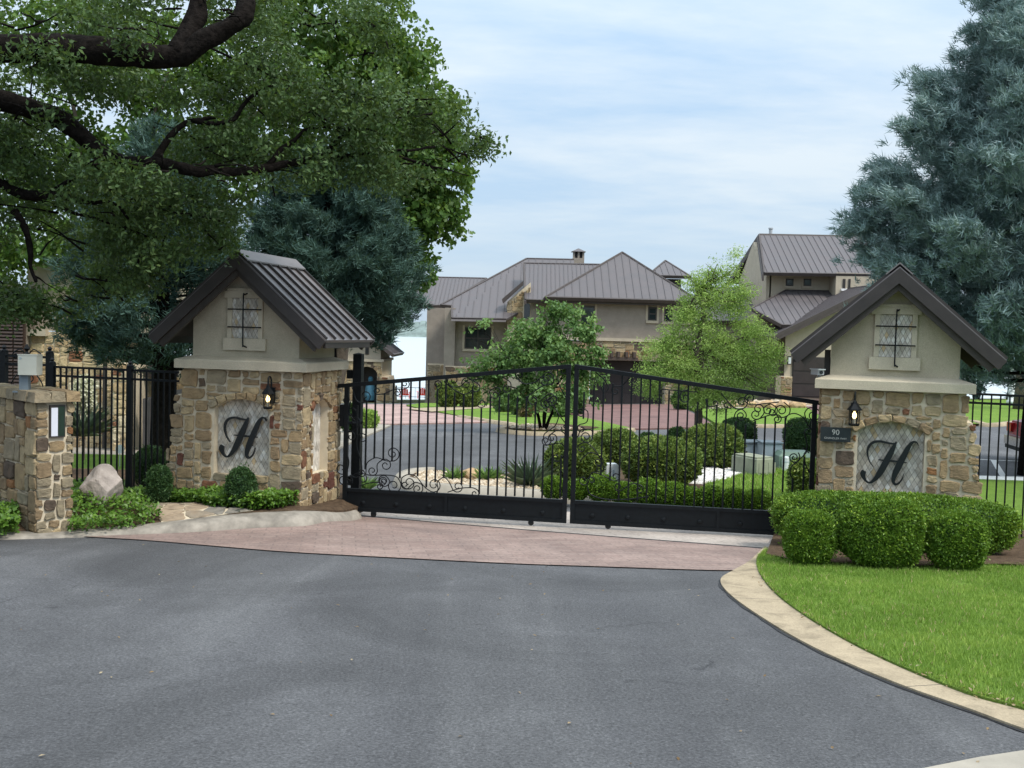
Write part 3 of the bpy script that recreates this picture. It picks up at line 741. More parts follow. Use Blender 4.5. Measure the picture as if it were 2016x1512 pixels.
sweep('sealant_line', [(p[0] + 0.02 * mnoise.noise(Vector((p[0] * 3, p[1] * 3, 0))), p[1]) for p in kout[18:]], [(-0.012, 0.002), (0.0, 0.005), (0.018, 0.001)], 'tar')
lawn_poly = kin + [(16, 3.5), (20, 13.4), (4.3, 13.4)]
sheet('front_lawn', lawn_poly, 0.03, 'lawn', 0.8, skirt=0.08)
sheet('hedge_bed', gp([(1508, 1100), (1560, 1112), (1700, 1122), (1850, 1124), (1960, 1120), (2016, 1122), (2200, 1128), (2200, 1040), (1530, 1040)]), 0.058, 'soil', 0.8)
sheet('concrete_pad', gp([(1830, 1512), (1930, 1492), (2016, 1479), (2200, 1462), (2300, 1650), (1700, 1540)]), 0.006, 'concrete', 0.6)

def inpoly(P, poly):
    x, y = P[:, 0], P[:, 1]; ins = np.zeros(len(P), bool); n = len(poly); j = n - 1
    for i in range(n):
        xi, yi = poly[i]; xj, yj = poly[j]
        c = ((yi > y) != (yj > y)) & (x < (xj - xi) * (y - yi) / (yj - yi + 1e-12) + xi); ins ^= c; j = i
    return ins
def gv(P): return np.array([g(a, b_) for a, b_ in P])
def scatter(poly, n):
    xs = [p[0] for p in poly]; ys = [p[1] for p in poly]
    P = np.stack([nr.uniform(min(xs), max(xs), n), nr.uniform(min(ys), max(ys), n)], 1); return P[inpoly(P, poly)]
def grass(name, poly, n, h, hgt, wid, label, cut=None):
    P = scatter(poly, n)
    if cut: P = P[~inpoly(P, cut)]
    k = len(P); z = gv(P) + h
    clump = np.array([mnoise.noise(Vector((a * 1.3, b_ * 1.3, 1))) for a, b_ in P])
    clump2 = np.array([mnoise.noise(Vector((a * 5, b_ * 5, 7))) for a, b_ in P])
    keep = nr.random(k) < 0.75 + clump2 * 0.9; P, z, clump, clump2 = P[keep], z[keep], clump[keep], clump2[keep]; k = len(P)
    ax = unit(k) * 0.55 + np.array([0, 0, 1.0]); nm = unit(k); nm[:, 2] *= 0.3
    rnd = nr.beta(2, 2, k) * 0.6 + 0.22 + clump * 0.28 + clump2 * 0.22; rnd = np.minimum(rnd, 0.9); dry = nr.random(k) < 0.025; rnd[dry] = 1.0
    o = leafmesh(name, np.stack([P[:, 0], P[:, 1], z], 1), nm, hgt * (1 + 0.0), wid, 'grass_blade', None, 0, rnd, tri=True, axis=ax)
    return tag(o, label, 'grass', None, 'stuff')
hcut = gp([(1508, 1098), (1560, 1110), (1700, 1119), (1850, 1121), (1960, 1117), (2016, 1119), (2300, 1128), (2300, 1000), (1530, 1000)])
vis = [p for p in kin] + gp([(2300, 1480), (2300, 1110), (1520, 1090)])
grass('front_grass', vis, 260000, 0.03, 0.038, 0.0075, 'short bright green grass of the front lawn right of the driveway', hcut)
grass('island_grass', gp([(1385, 965), (1430, 955), (1470, 940), (1560, 932), (1700, 935), (1700, 1015), (1520, 1008), (1420, 998)]), 24000, MEDH + 0.02, 0.06, 0.015, 'short green grass on the planted island beside the hedges behind the gate')
# dry leaf litter along the kerb
P = []
for p in kin[14:]:
    for _ in range(rng.choice((1, 2, 3, 7))):
        P.append((p[0] + rng.gauss(0.02, 0.05), p[1] + rng.gauss(0.03, 0.07)))
P = np.array(P); z = gv(P) + 0.04
nm = unit(len(P)) * 0.5 + np.array([0, 0, 1.0])
tag(leafmesh('leaf_litter', np.stack([P[:, 0], P[:, 1], z], 1), nm, 0.034, 0.014, 'litter'), 'dry tan leaf litter along the lawn edge of the kerb', 'leaf litter', None, 'stuff')
P = scatter([(-6, 4), (5, 4), (3.2, 11.2), (-5.2, 11.4)], 150); z = gv(P) + 0.004
nm = unit(len(P)) * 0.3 + np.array([0, 0, 1.0])
tag(leafmesh('fallen_leaves', np.stack([P[:, 0], P[:, 1], z], 1), nm, 0.03, 0.014, 'litter'), 'tiny dry leaves and twigs scattered over the asphalt', 'leaf litter', None, 'stuff')

def pebbles(name, poly, n, h, size, mat, label):
    P = scatter(poly, n); k = len(P); z = gv(P) + h; V = []; F = []; rr = []
    base = [(1, 0, 0), (.5, .87, 0), (-.5, .87, 0), (-1, 0, 0), (-.5, -.87, 0), (.5, -.87, 0), (.3, .2, .55), (-.35, .1, .5), (0, -.35, .52)]
    fs = [(0, 1, 6), (1, 2, 7, 6), (2, 3, 7), (3, 4, 8, 7), (4, 5, 8), (5, 0, 6, 8), (6, 7, 8)]
    for (x, y), zz_ in zip(P, z):
        s_ = size * rng.uniform(0.5, 1.4); a = rng.uniform(0, 6.28); c, sn = math.cos(a), math.sin(a); st = rng.uniform(0.6, 1.0); o_ = len(V); r_ = rng.random()
        for bx, by, bz in base:
            bx *= s_ * rng.uniform(.85, 1.15); by *= s_ * st * rng.uniform(.85, 1.15); V.append((x + bx * c - by * sn, y + bx * sn + by * c, zz_ + bz * s_ * 1.1)); rr.append(r_)
        F += [tuple(i + o_ for i in f) for f in fs]
    me = bpy.data.meshes.new(name); me.from_pydata(V, [], F)
    a = me.attributes.new('rnd', 'FLOAT', 'POINT'); a.data.foreach_set('value', rr)
    return tag(link(name, me, mat), label, 'gravel', None, 'stuff')
pebbles('river_gravel', gp([(818, 957), (856, 964), (942, 970), (1017, 975), (1118, 982), (1130, 966), (1040, 950), (944, 947), (850, 938), (820, 941)]), 2600, MEDH + 0.005, 0.045, 'pebble', 'tan river gravel at the tip of the planted island')
pebbles('white_gravel', gp([(1340, 962), (1385, 965), (1430, 955), (1472, 938), (1440, 926), (1380, 928), (1350, 940)]), 2200, MEDH + 0.005, 0.05, 'pebble_white', 'white landscape rock beside the big shrubs on the island')
pebbles('box_gravel', gp([(1440, 935), (1560, 928), (1600, 922), (1600, 905), (1450, 915)]), 1200, MEDH + 0.005, 0.05, 'pebble', 'brown gravel around the utility boxes')
pebbles('bed_gravel', gp([(992, 847), (1040, 842), (1110, 845), (1150, 851), (1050, 852)]), 700, 0.10, 0.07, 'pebble', 'pale gravel under the multi stemmed tree in the court')
pebbles('rock_edging', gp([(1350, 800), (1560, 795), (1595, 802), (1480, 805), (1400, 807)]), 500, 0.10, 0.22, 'pebble', 'row of tan rocks edging the far lawn')

# flagstone walk on the left
wpx = [p for p in kls if gnd(318, 1040).x < p[0] < gnd(500, 1020).x]
walk = gp([(250, 988), (330, 991), (420, 1000), (500, 1006)], hb) + [(p[0], p[1] + .36) for p in reversed(wpx)] + gp([(316, 1012), (290, 1000)], hb)
sheet('garden_walk', walk, lambda x, y: hb(x, y) + 0.006, 'mortar', 0.3)
wx = [p[0] for p in walk]; wy = [p[1] for p in walk]
wk = bpy.data.objects['garden_walk']
cells = []
for _ in range(160):
    q = (rng.uniform(min(wx), max(wx)), rng.uniform(min(wy), max(wy)))
    if inpoly(np.array([q]), walk)[0] and all(math.hypot(q[0] - c[0], q[1] - c[1]) > 0.21 for c in cells): cells.append(q)
def hull(P):
    P = sorted(set((round(a, 4), round(b_, 4)) for a, b_ in P)); o_ = []
    for seq in (P, P[::-1]):
        k = len(o_)
        for p in seq:
            while len(o_) - k >= 2 and (o_[-1][0] - o_[-2][0]) * (p[1] - o_[-2][1]) - (o_[-1][1] - o_[-2][1]) * (p[0] - o_[-2][0]) <= 0: o_.pop()
            o_.append(p)
        o_.pop()
    return o_
whull = hull(walk)
for c in cells:
    poly = [(c[0] - .45, c[1] - .45), (c[0] + .45, c[1] - .45), (c[0] + .45, c[1] + .45), (c[0] - .45, c[1] + .45)]
    for d in cells:
        if d is c: continue
        mx_, my_ = (c[0] + d[0]) / 2, (c[1] + d[1]) / 2; dx, dy = d[0] - c[0], d[1] - c[1]
        if math.hypot(dx, dy) > 1.2: continue
        poly = clip(poly, [(mx_ + dy * 9 , my_ - dx * 9), (mx_ - dy * 9 + 0, my_ + dx * 9), (mx_ - dy * 9 - dx * 20, my_ + dx * 9 - dy * 20), (mx_ + dy * 9 - dx * 20, my_ - dx * 9 - dy * 20)])
        if not poly: break
    poly = clip(poly, whull) if poly else poly
    if poly and area(poly) > 0.01:
        piece(wk, lambda u, v, w_: (u, v, g(u, v) + hb(u, v) + 0.006 + max(w_, 0)), poly, 0.009, 'flagstone', 'flagstone', 0.011, 0.010, 0.008)
# ================================================================== GATE PILLARS
PW, PD = 1.71, 1.39
CAPB, ST0, APEX, EAVE = CAMZ - .581, CAMZ - .4157, CAMZ + .9105, CAMZ - .1634
RHW, W2, DS = 1.216, 1.487, 1.225
MG = (PW - W2) / 2
RY0 = MG - .287; RY1 = RY0 + 1.844
NA, NCR, NSP, NBT = 0.385, CAPB - 0.385, CAPB - 0.505, CAPB - 1.37
def arch_poly(a, bot, spr, crown, n=12, cx=0.0):
    rise = crown - spr; Rr = (a * a + rise * rise) / (2 * rise); cz = crown - Rr; th = math.asin(a / Rr)
    return [(cx - a, bot), (cx + a, bot)] + [(cx + Rr * math.sin(th - 2 * th * i / n), cz + Rr * math.cos(th - 2 * th * i / n)) for i in range(n + 1)], Rr, cz, th
def arch_core(mb, mapf, u0, u1, v0, v1, a, cx, d):
    """wall slab with an arched recess, depth d behind its face"""
    ap, Rr, cz, th = arch_poly(a, NBT, NSP, NCR, 12, cx)
    def blk(pu0, pu1, lo0, lo1, hi):
        q = [(pu0, lo0), (pu1, lo1), (pu1, hi), (pu0, hi)]
        mb.add([mapf(*p, 0) for p in q] + [mapf(*p, -d) for p in q], [(0, 1, 2, 3), (7, 6, 5, 4), (0, 4, 5, 1), (1, 5, 6, 2), (2, 6, 7, 3), (3, 7, 4, 0)])
    blk(u0, cx - a, v0, v0, v1); blk(cx + a, u1, v0, v0, v1)
    if NBT > v0: blk(cx - a, cx + a, v0, v0, NBT)
    arc = list(reversed(ap[2:]))
    for p, q in zip(arc, arc[1:]): blk(p[0], q[0], p[1], q[1], v1)
    return ap, Rr, cz, th
def voussoirs(parent, mapf, Rr, cz, th, cx, t_, n, mat='stone'):
    th2 = th * 1.12
    for i in range(n):
        a0 = -th2 + 2 * th2 * i / n; a1 = -th2 + 2 * th2 * (i + 1) / n; r0, r1 = Rr + 0.002, Rr + t_ * rng.uniform(0.9, 1.1)
        q = [(cx + r * math.sin(a), cz + r * math.cos(a)) for r, a in ((r0, a0), (r0, a1), (r1, a1), (r1, a0))]
        piece(parent, mapf, q, 0.042, mat, 'stone', 0.006, 0.004, 0.010)
H_STROKES = [
    ([(697, 1048), (650, 980), (624, 890), (635, 815), (680, 765), (750, 747), (830, 760), (905, 766), (932, 742)], [7, 12, 17, 21, 22, 20, 18, 14, 6]),
    ([(930, 742), (885, 850), (830, 975), (776, 1095), (722, 1180), (662, 1230), (612, 1200), (584, 1135), (598, 1096)], [12, 44, 54, 52, 34, 16, 22, 46, 40]),
    ([(1168, 775), (1145, 738), (1103, 740), (1060, 800), (1012, 910), (962, 1030), (925, 1130), (916, 1200), (948, 1230), (998, 1185), (1028, 1100)], [5, 13, 20, 38, 50, 54, 44, 28, 18, 12, 5]),
    ([(745, 960), (850, 965), (960, 968), (1052, 976)], [9, 15, 15, 7])]
def letter_h(parent, cx, cz, y, sc_):
    """flat script letter cut from plate, stroke by stroke"""
    mb = MB()
    for si, (pts, ws) in enumerate(H_STROKES):
        P = cat_rom([((p[0] - 870) / 959 * sc_, 0, -(p[1] - 985) / 959 * sc_) for p in pts], 7)
        Wd = cat_rom([(q, 0, 0) for q in ws], 7); n = len(P); le, ri = [], []
        for i, p in enumerate(P):
            d = (P[min(i + 1, n - 1)] - P[max(i - 1, 0)]).normalized(); nn = Vector((-d.z, 0, d.x)) * (max(5, Wd[i].x * 1.28) / 959 * sc_ / 2)
            le.append(p + nn); ri.append(p - nn)
        f0, f1 = y + 0.001 * si, y + 0.03
        for i in range(n - 1):
            q = [le[i], le[i + 1], ri[i + 1], ri[i]]
            vs = [(cx + v.x, f0, cz + v.z) for v in q] + [(cx + v.x, f1, cz + v.z) for v in q]
            fs = [(0, 1, 2, 3), (7, 6, 5, 4), (0, 4, 5, 1), (2, 6, 7, 3)]
            if i == 0: fs.append((3, 7, 4, 0))
            if i == n - 2: fs.append((1, 5, 6, 2))
            mb.add(vs, fs)
    for (x, z) in ((-.02, .05), (.1, -.1)): mb.tube([(cx + x * sc_, y + .03, cz + z * sc_), (cx + x * sc_, y + .075, cz + z * sc_)], 0.006, 6)
    o = mb.build('letter', 'letter_black', parent); o['label'] = 'black script capital letter H mounted on the tile panel'
    return o
def gable_roof(root, hw, ap, ev, y0, y1, seam=0.30, both=True):
    sl = math.atan2(ap - ev, hw); nx, nz = math.sin(sl), math.cos(sl); tk = 0.045
    roof = MB()
    for s_ in (-1, 1):
        roof.prism([(0.0 if s_ > 0 else 0.0, ap), (s_ * hw, ev), (s_ * (hw - nx * tk), ev - nz * tk), (0, ap - tk / nz)], y0, y1)
    ro = roof.build('roof', 'roof_metal', root)
    ln = math.hypot(hw, ap - ev)
    for s_ in (-1, 1):
        k = int((y1 - y0) / seam)
        for i in range(k + 1):
            y = y0 + 0.03 + (y1 - y0 - 0.06) * i / k
            a = Vector((s_ * 0.10, y, ap - 0.10 * math.tan(sl))); b_ = Vector((s_ * (hw - 0.005), y, ev + 0.005 * math.tan(sl)))
            n_ = Vector((s_ * nx, 0, nz)) * 0.016
            MB().bar(a + n_, b_ + n_, 0.022, 0.034, (s_ * nx, 0, nz)).build('standing_seam', 'dark_trim', ro)
    rc = MB()
    for s_ in (-1, 1):
        a = [(0, ap + 0.05), (s_ * 0.15, ap + 0.05 - 0.15 * math.tan(sl)), (s_ * 0.15, ap + 0.03 - 0.15 * math.tan(sl)), (0, ap + 0.03)]
        rc.prism(a, y0 - 0.005, y1 + 0.005)
    rc.build('ridge_cap', 'roof_metal', ro)
    # barge boards in two steps at each gable, eave fascias, soffit
    for (ya, yb) in ((y0 - 0.018, y0 + 0.03), (y1 - 0.03, y1 + 0.018)):
        for s_ in (-1, 1):
            t0, t1 = tk / nz * 0.3, 0.20
            MB().prism([(0, ap - t0), (s_ * hw, ev - t0), (s_ * (hw - nx * 0.13), ev - t0 - nz * 0.13), (0, ap - t1)], ya, yb).build('barge_board', 'dark_trim', ro)
    for (ya, yb) in ((y0 + 0.033, y0 + 0.085), (y1 - 0.085, y1 - 0.033)):
        for s_ in (-1, 1):
            MB().prism([(0, ap - 0.062), (s_ * (hw - 0.06), ev - 0.062 + 0.06 * math.tan(sl)), (s_ * (hw - 0.06 - nx * 0.17), ev - 0.02 - nz * 0.17), (0, ap - 0.285)], ya, yb).build('barge_board', 'soffit', ro)
    for s_ in (-1, 1):
        MB().obox((s_ * (hw - 0.055), (y0 + y1) / 2, ev - 0.055), (0.018, 0, 0), (0, (y1 - y0) / 2 - 0.09, 0), (0, 0, 0.05)).build('fascia', 'dark_trim', ro)
    sf = MB()
    for s_ in (-1, 1):
        sf.prism([(0, ap - 0.075), (s_ * (hw - 0.09), ev - 0.075 + 0.09 * math.tan(sl)), (s_ * (hw - 0.09), ev - 0.095 + 0.09 * math.tan(sl)), (0, ap - 0.105)], y0 + 0.088, y1 - 0.088)
    sf.build('soffit', 'soffit', ro)
    return ro
def stucco_top(root):
    sl = math.atan2(APEX - EAVE, RHW); zs = APEX - (W2 / 2) * math.tan(sl) - 0.11; zr = APEX - 0.11; h2 = W2 / 2
    MB().prism([(-h2, ST0 - .03), (h2, ST0 - .03), (h2, zs), (0, zr), (-h2, zs)], MG, MG + DS).build('gable_block', 'stucco', root)
    # cap moulding with a sloped top
    cap = MB(); o_ = 0.062; hw = PW / 2
    lo = [(-hw - o_, -o_), (hw + o_, -o_), (hw + o_, PD + o_), (-hw - o_, PD + o_)]; hi = [(-h2 + .01, MG + .01), (h2 - .01, MG + .01), (h2 - .01, MG + DS - .01), (-h2 + .01, MG + DS - .01)]
    b_ = 0.008; md = [(-hw - o_ + b_, -o_ + b_), (hw + o_ - b_, -o_ + b_), (hw + o_ - b_, PD + o_ - b_), (-hw - o_ + b_, PD + o_ - b_)]
    vs = [(x, y, CAPB) for x, y in lo] + [(x, y, CAPB + .108) for x, y in lo] + [(x, y, CAPB + .118) for x, y in md] + [(x, y, ST0 + 0.004) for x, y in hi]
    fs = [(3, 2, 1, 0)] + [(k * 4 + i, k * 4 + (i + 1) % 4, k * 4 + 4 + (i + 1) % 4, k * 4 + 4 + i) for k in range(3) for i in range(4)] + [(12, 13, 14, 15)]
    cap.add(vs, fs).build('cap_moulding', 'stucco_trim', root)
    # blind window
    wz0 = ST0 + 0.085; y = MG
    fr = MB().box(-.295, .295, y - .045, y + .01, wz0, wz0 + .155).build('window_surround', 'stucco_trim', root)
    MB().box(-.245, -.185, y - .034, y + .01, wz0 + .157, wz0 + .675).build('jamb', 'stucco_trim', fr)
    MB().box(.185, .245, y - .034, y + .01, wz0 + .157, wz0 + .675).build('jamb', 'stucco_trim', fr)
    MB().box(-.285, .285, y - .040, y + .01, wz0 + .677, wz0 + .765).build('head', 'stucco_trim', fr)
    MB().box(-.25, .25, y - .037, y + .01, wz0 + .767, wz0 + .80).build('head', 'stucco_trim', fr)
    tp = MB().box(-.186, .186, y - .006, y + .01, wz0 + .15, wz0 + .68).build('tile_panel', 'grout', root)
    tiles(tp, lambda u, v, w_: (u, y - .006 - w_, v), [(-.184, wz0 + .157), (.184, wz0 + .157), (.184, wz0 + .675), (-.184, wz0 + .675)], 0.054, 0.105)
    gz = wz0
    def knob(p): return MB().tube([p, (p[0], y - .03, p[2])], [0.013, 0.010], 6)
    P = [(0.035, y - .03, gz + .735), (0.012, y - .075, gz + .72), (0, y - .085, gz + .68), (0, y - .085, gz + .10), (0.01, y - .078, gz + .06), (0.038, y - .045, gz + .04)]
    MB().tube(cat_rom(P, 5), 0.0095, 6).build('grille_bar', 'black_iron', root)
    for zb in (gz + .30, gz + .53):
        MB().tube(cat_rom([(-.225, y - .03, zb), (-.218, y - .062, zb), (-.19, y - .066, zb), (.19, y - .066, zb), (.218, y - .062, zb), (.225, y - .03, zb)], 4), 0.0085, 6).build('grille_bar', 'black_iron', root)
    return root
def pillar(name, loc, rz, bs, label, base_z, side_niche):
    """bs: side (-1 left, +1 right) of the battered buttress"""
    root = empty(name, (loc[0], loc[1], 0), rz, label, 'gate pillar', 'stone gate pillars')
    hw = PW / 2; z0 = base_z
    mf = lambda u, v, w_: (u, 0.03 - w_, v)
    inn = -bs   # gate side
    ms = lambda u, v, w_: (inn * (hw - 0.03 + w_), u, v)
    mo = lambda u, v, w_: (-inn * (hw - 0.03 + w_), u, v)
    core = MB(); ap, Rr, cz, th = arch_core(core, mf, -hw + 0.03, hw - 0.03, z0, CAPB, NA, 0, 0.12)
    if side_niche:
        ap2, R2, cz2, th2 = arch_core(core, ms, 0.152, PD - 0.03, z0, CAPB, 0.29, 0.66, 0.12)
        core.box(-hw + .03, hw - .1525, 0.152, PD - .03, z0, CAPB - .002) if inn > 0 else core.box(-hw + .1525, hw - .03, 0.152, PD - .03, z0, CAPB - .002)
    else:
        core.box(-hw + .031, hw - .031, 0.152, PD - .03, z0, CAPB - .002)
    # buttress body
    bt = CAPB - 0.33; bw0, bw1 = 0.10, 0.31
    xo = bs * (hw - 0.035)
    core.prism([(xo, z0), (bs * (hw + bw1 - .04), z0), (bs * (hw + bw0 - .045), bt - .02), (xo, bt - .02)], 0.035, PD * 0.75)
    co = core.build('stone_base', 'mortar', root)
    tp = MB().add([(p[0], 0.1505, p[1]) for p in ap], [tuple(range(len(ap)))]).build('tile_panel', 'grout', root)
    tiles(tp, lambda u, v, w_: (u, 0.1505 - w_, v), ap)
    def ring(u, v, a, R_, cz_, cx, t_):
        if abs(u - cx) < a and NBT < v < NSP: return True
        d = math.hypot(u - cx, v - cz_); return v >= NSP - 0.05 and abs(u - cx) < a * 1.16 and d < R_ + t_
    def inside(u, v):
        if ring(u, v, NA, Rr, cz, 0, 0.10): return False
        ub = u * bs
        if ub > hw: return v < bt and ub < hw + bw0 + (bw1 - bw0) * (bt - v) / (bt - z0)
        return True
    ua, ub = (-hw - bw1, hw) if bs < 0 else (-hw, hw + bw1)
    facing(co, mf, ua, ub, z0, CAPB - 0.004, inside, 0.05, (2, 6), (2, 5), 'stone', 0.024, 0.017, 0.010, 0.007)
    voussoirs(co, mf, Rr, cz, th, 0, 0.10, 7 if bs < 0 else 6)
    if side_niche:
        facing(co, ms, 0.03, PD, z0, CAPB - 0.004, lambda u, v: not ring(u, v, 0.29, R2, cz2, 0.66, 0.09), 0.05, (2, 5), (2, 5), 'stone', 0.024, 0.017, 0.010, 0.007)
        voussoirs(co, ms, R2, cz2, th2, 0.66, 0.09, 6)
        xs = inn * (hw - 0.1505)
        tp2 = MB().add([(xs, p[0], p[1]) for p in ap2], [tuple(range(len(ap2)))]).build('tile_panel', 'grout', root)
        tiles(tp2, lambda u, v, w_: (xs + inn * w_, u, v), ap2, 0.09, 0.16)
    else:
        facing(co, ms, 0.03, PD, z0, CAPB - 0.004, lambda u, v: True, 0.055, (2, 6), (2, 5), 'stone', 0.03)
    letter_h(root, 0.0, CAPB - 0.885, 0.075, 1.03)
    stucco_top(root)
    gable_roof(root, RHW, APEX, EAVE, RY0, RY1)
    return root
LP = pillar('gate_pillar', (-3.4959, 13.5867), -0.2041, -1, 'left gate pillar, its metal roof slope and arched side niche showing, beside garden walk', -0.12, True)
RP = pillar('gate_pillar', (4.6264, 12.7687), -0.2974, 1, 'right gate pillar facing front, behind clipped hedges, with black number plaque', -0.10, False)
def local(root, x, y, z):
    a = root.rotation_euler.z; c, s_ = math.cos(a), math.sin(a)
    return Vector((root.location.x + x * c - y * s_, root.location.y + x * s_ + y * c, root.location.z + z))
def lantern(root, x, ztop, label):
    e = empty('wall_lantern', local(root, x, 0, ztop - 0.44), root.rotation_euler.z, label, 'lantern', 'wall lanterns on the gate pillars')
    MB().box(-.045, .045, -.03, 0.012, .10, .30).build('back_plate', 'black_iron', e)
    MB().tube(cat_rom([(0, -.02, .28), (0, -.03, .40), (0, -.07, .44), (0, -.115, .42), (0, -.12, .33)], 6), 0.011, 8).build('arm', 'black_iron', e)
    MB().lathe([(.012, .34), (.022, .325), (.03, .30), (.085, .235), (.088, .222), (.06, .218)], 6, (0, -.12, 0)).build('roof', 'black_iron', e)
    fr = MB().lathe([(.055, .03), (.066, .045), (.066, .055), (.05, .06)], 6, (0, -.12, 0)).build('frame', 'black_iron', e)
    for k in range(6):
        a = math.pi / 3 * k; x_, y_ = .06 * math.cos(a), -.12 + .06 * math.sin(a)
        MB().tube([(x_ * .95, y_, .05), (x_, y_, .225)], 0.0065, 4).build('frame_bar', 'black_iron', fr)
    MB().lathe([(.018, .06), (.018, .12)], 8, (0, -.12, 0)).build('candle', 'lamp_glass', e)
    MB().lathe([(.012, .12), (.027, .145), (.026, .165), (.008, .205)], 8, (0, -.12, 0)).build('bulb', 'bulb', e, True)
    return e
lantern(LP, 0.43, CAPB - 0.07, 'black lantern with lit bulb on the left stone pillar')
lantern(RP, -0.44, CAPB - 0.03, 'black lantern with lit bulb on the right stone pillar above number plaque')
# number plaque
def text_mesh(txt, size, ext=0.003):
    cu = bpy.data.curves.new('t', 'FONT'); cu.body = txt; cu.size = size; cu.extrude = ext; cu.align_x = 'CENTER'; cu.align_y = 'CENTER'
    ob = bpy.data.objects.new('t', cu); C.objects.link(ob)
    dg = bpy.context.evaluated_depsgraph_get(); me = bpy.data.meshes.new_from_object(ob.evaluated_get(dg)); bpy.data.objects.remove(ob); return me
e = empty('number_plaque', local(RP, -.648, -.01, CAPB - .565), RP.rotation_euler.z, 'dark rectangular plaque reading 90 Chandler Way on the right pillar', 'sign')
MB().box(-.178, .178, -.035, -.012, -.088, .088).build('plate', 'plaque', e)
MB().box(-.165, .165, -.012, .02, -.07, .07).build('backing', 'black_iron', e)
for txt, size, dz in (('90', 0.092, 0.026), ('CHANDLER WAY', 0.034, -0.047)):
    me = text_mesh(txt, size); o = link('lettering', me, 'lettering', e); o.rotation_euler = (R(90), 0, 0); o.location = (0, -.0365, dz)
# bracket and security camera on the gate side of the right pillar
MB().box(-W2 / 2 - .075, -W2 / 2 - .004, MG + .10, MG + .19, ST0 - .02, APEX - 1.02).build('roof_bracket', 'dark_trim', RP)
e = empty('security_camera', local(RP, -PW / 2 - .02, .16, CAPB + .115), RP.rotation_euler.z, 'small grey security camera on the gate side of the right pillar', 'camera')
MB().obox((-.02, -.05, .075), (.035, .02, 0), (-.045, .085, 0), (0, 0, .032)).build('housing', 'cam_grey', e)
MB().obox((-.02, -.06, .112), (.042, .022, 0), (-.055, .105, 0), (0, 0, .006)).build('sun_shield', 'plastic_white', e)
MB().tube([(.024, -.138, .075), (.03, -.15, .075)], .022, 10).build('lens', 'window_glass', e)
MB().tube([(.0, .0, .05), (.03, .03, -.06), (.05, .05, -.14)], .016, 8).build('bracket', 'cam_grey', e)

# ================================================================== DRIVE GATE
GA, GB = Vector((-2.314, 14.6, 0)), Vector((3.94, 13.56, 0))
GD = (GB - GA).normalized(); GLEN = (GB - GA).length; GN = Vector((GD.y, -GD.x, 0))
GTOP, GBOT, GPK = CAMZ - .807, CAMZ - 2.544, CAMZ - .429
def gate_uv(px, py):
    d = ray(px, py); t_ = (GA - CAMP).dot(GN) / d.dot(GN); q = CAMP + d * t_; return ((q - GA).dot(GD), q.z)
Z4 = lambda x, y: gate_uv(640 + x / 3.978, 680 + y / 3.978)
Z5 = lambda x, y: gate_uv(1100 + x / 3.6, 680 + y / 3.6)
ZB = lambda x, y: gate_uv(660 + x / 5.042, 700 + y / 5.04)
ZC = lambda x, y: gate_uv(1380 + x / 7.56, 760 + y / 7.56)
ZE = lambda x, y: gate_uv(700 + x / 4.688, 680 + y / 4.69)
def curl(pts, sign, r0, turns=1.5, shrink=0.18):
    """continue a stroke into a shrinking spiral"""
    a, b_ = pts[-2], pts[-1]; h = math.atan2(b_[1] - a[1], b_[0] - a[0]); x, z = b_; o_ = list(pts); n = int(turns * 16)
    for i in range(n):
        r_ = r0 * (1 - (1 - shrink) * i / n); st = 2 * math.pi / 16; h += sign * st; x += math.cos(h) * r_ * st; z += math.sin(h) * r_ * st; o_.append((x, z))
    return o_
def stroke(leaf, pts, c0=None, c1=None, conv=Z4, r=0.0078, y=0.0):
    P = [conv(*p) for p in pts]; P = [(v.x, v.y) for v in cat_rom([(p[0], p[1], 0) for p in P], 7)]
    if c1: P = curl(P, *c1)
    if c0: P = list(reversed(curl(list(reversed(P)), *c0)))
    MB().tube([(p[0], y, p[1]) for p in P], r, 5).build('scroll', 'black_iron', leaf)
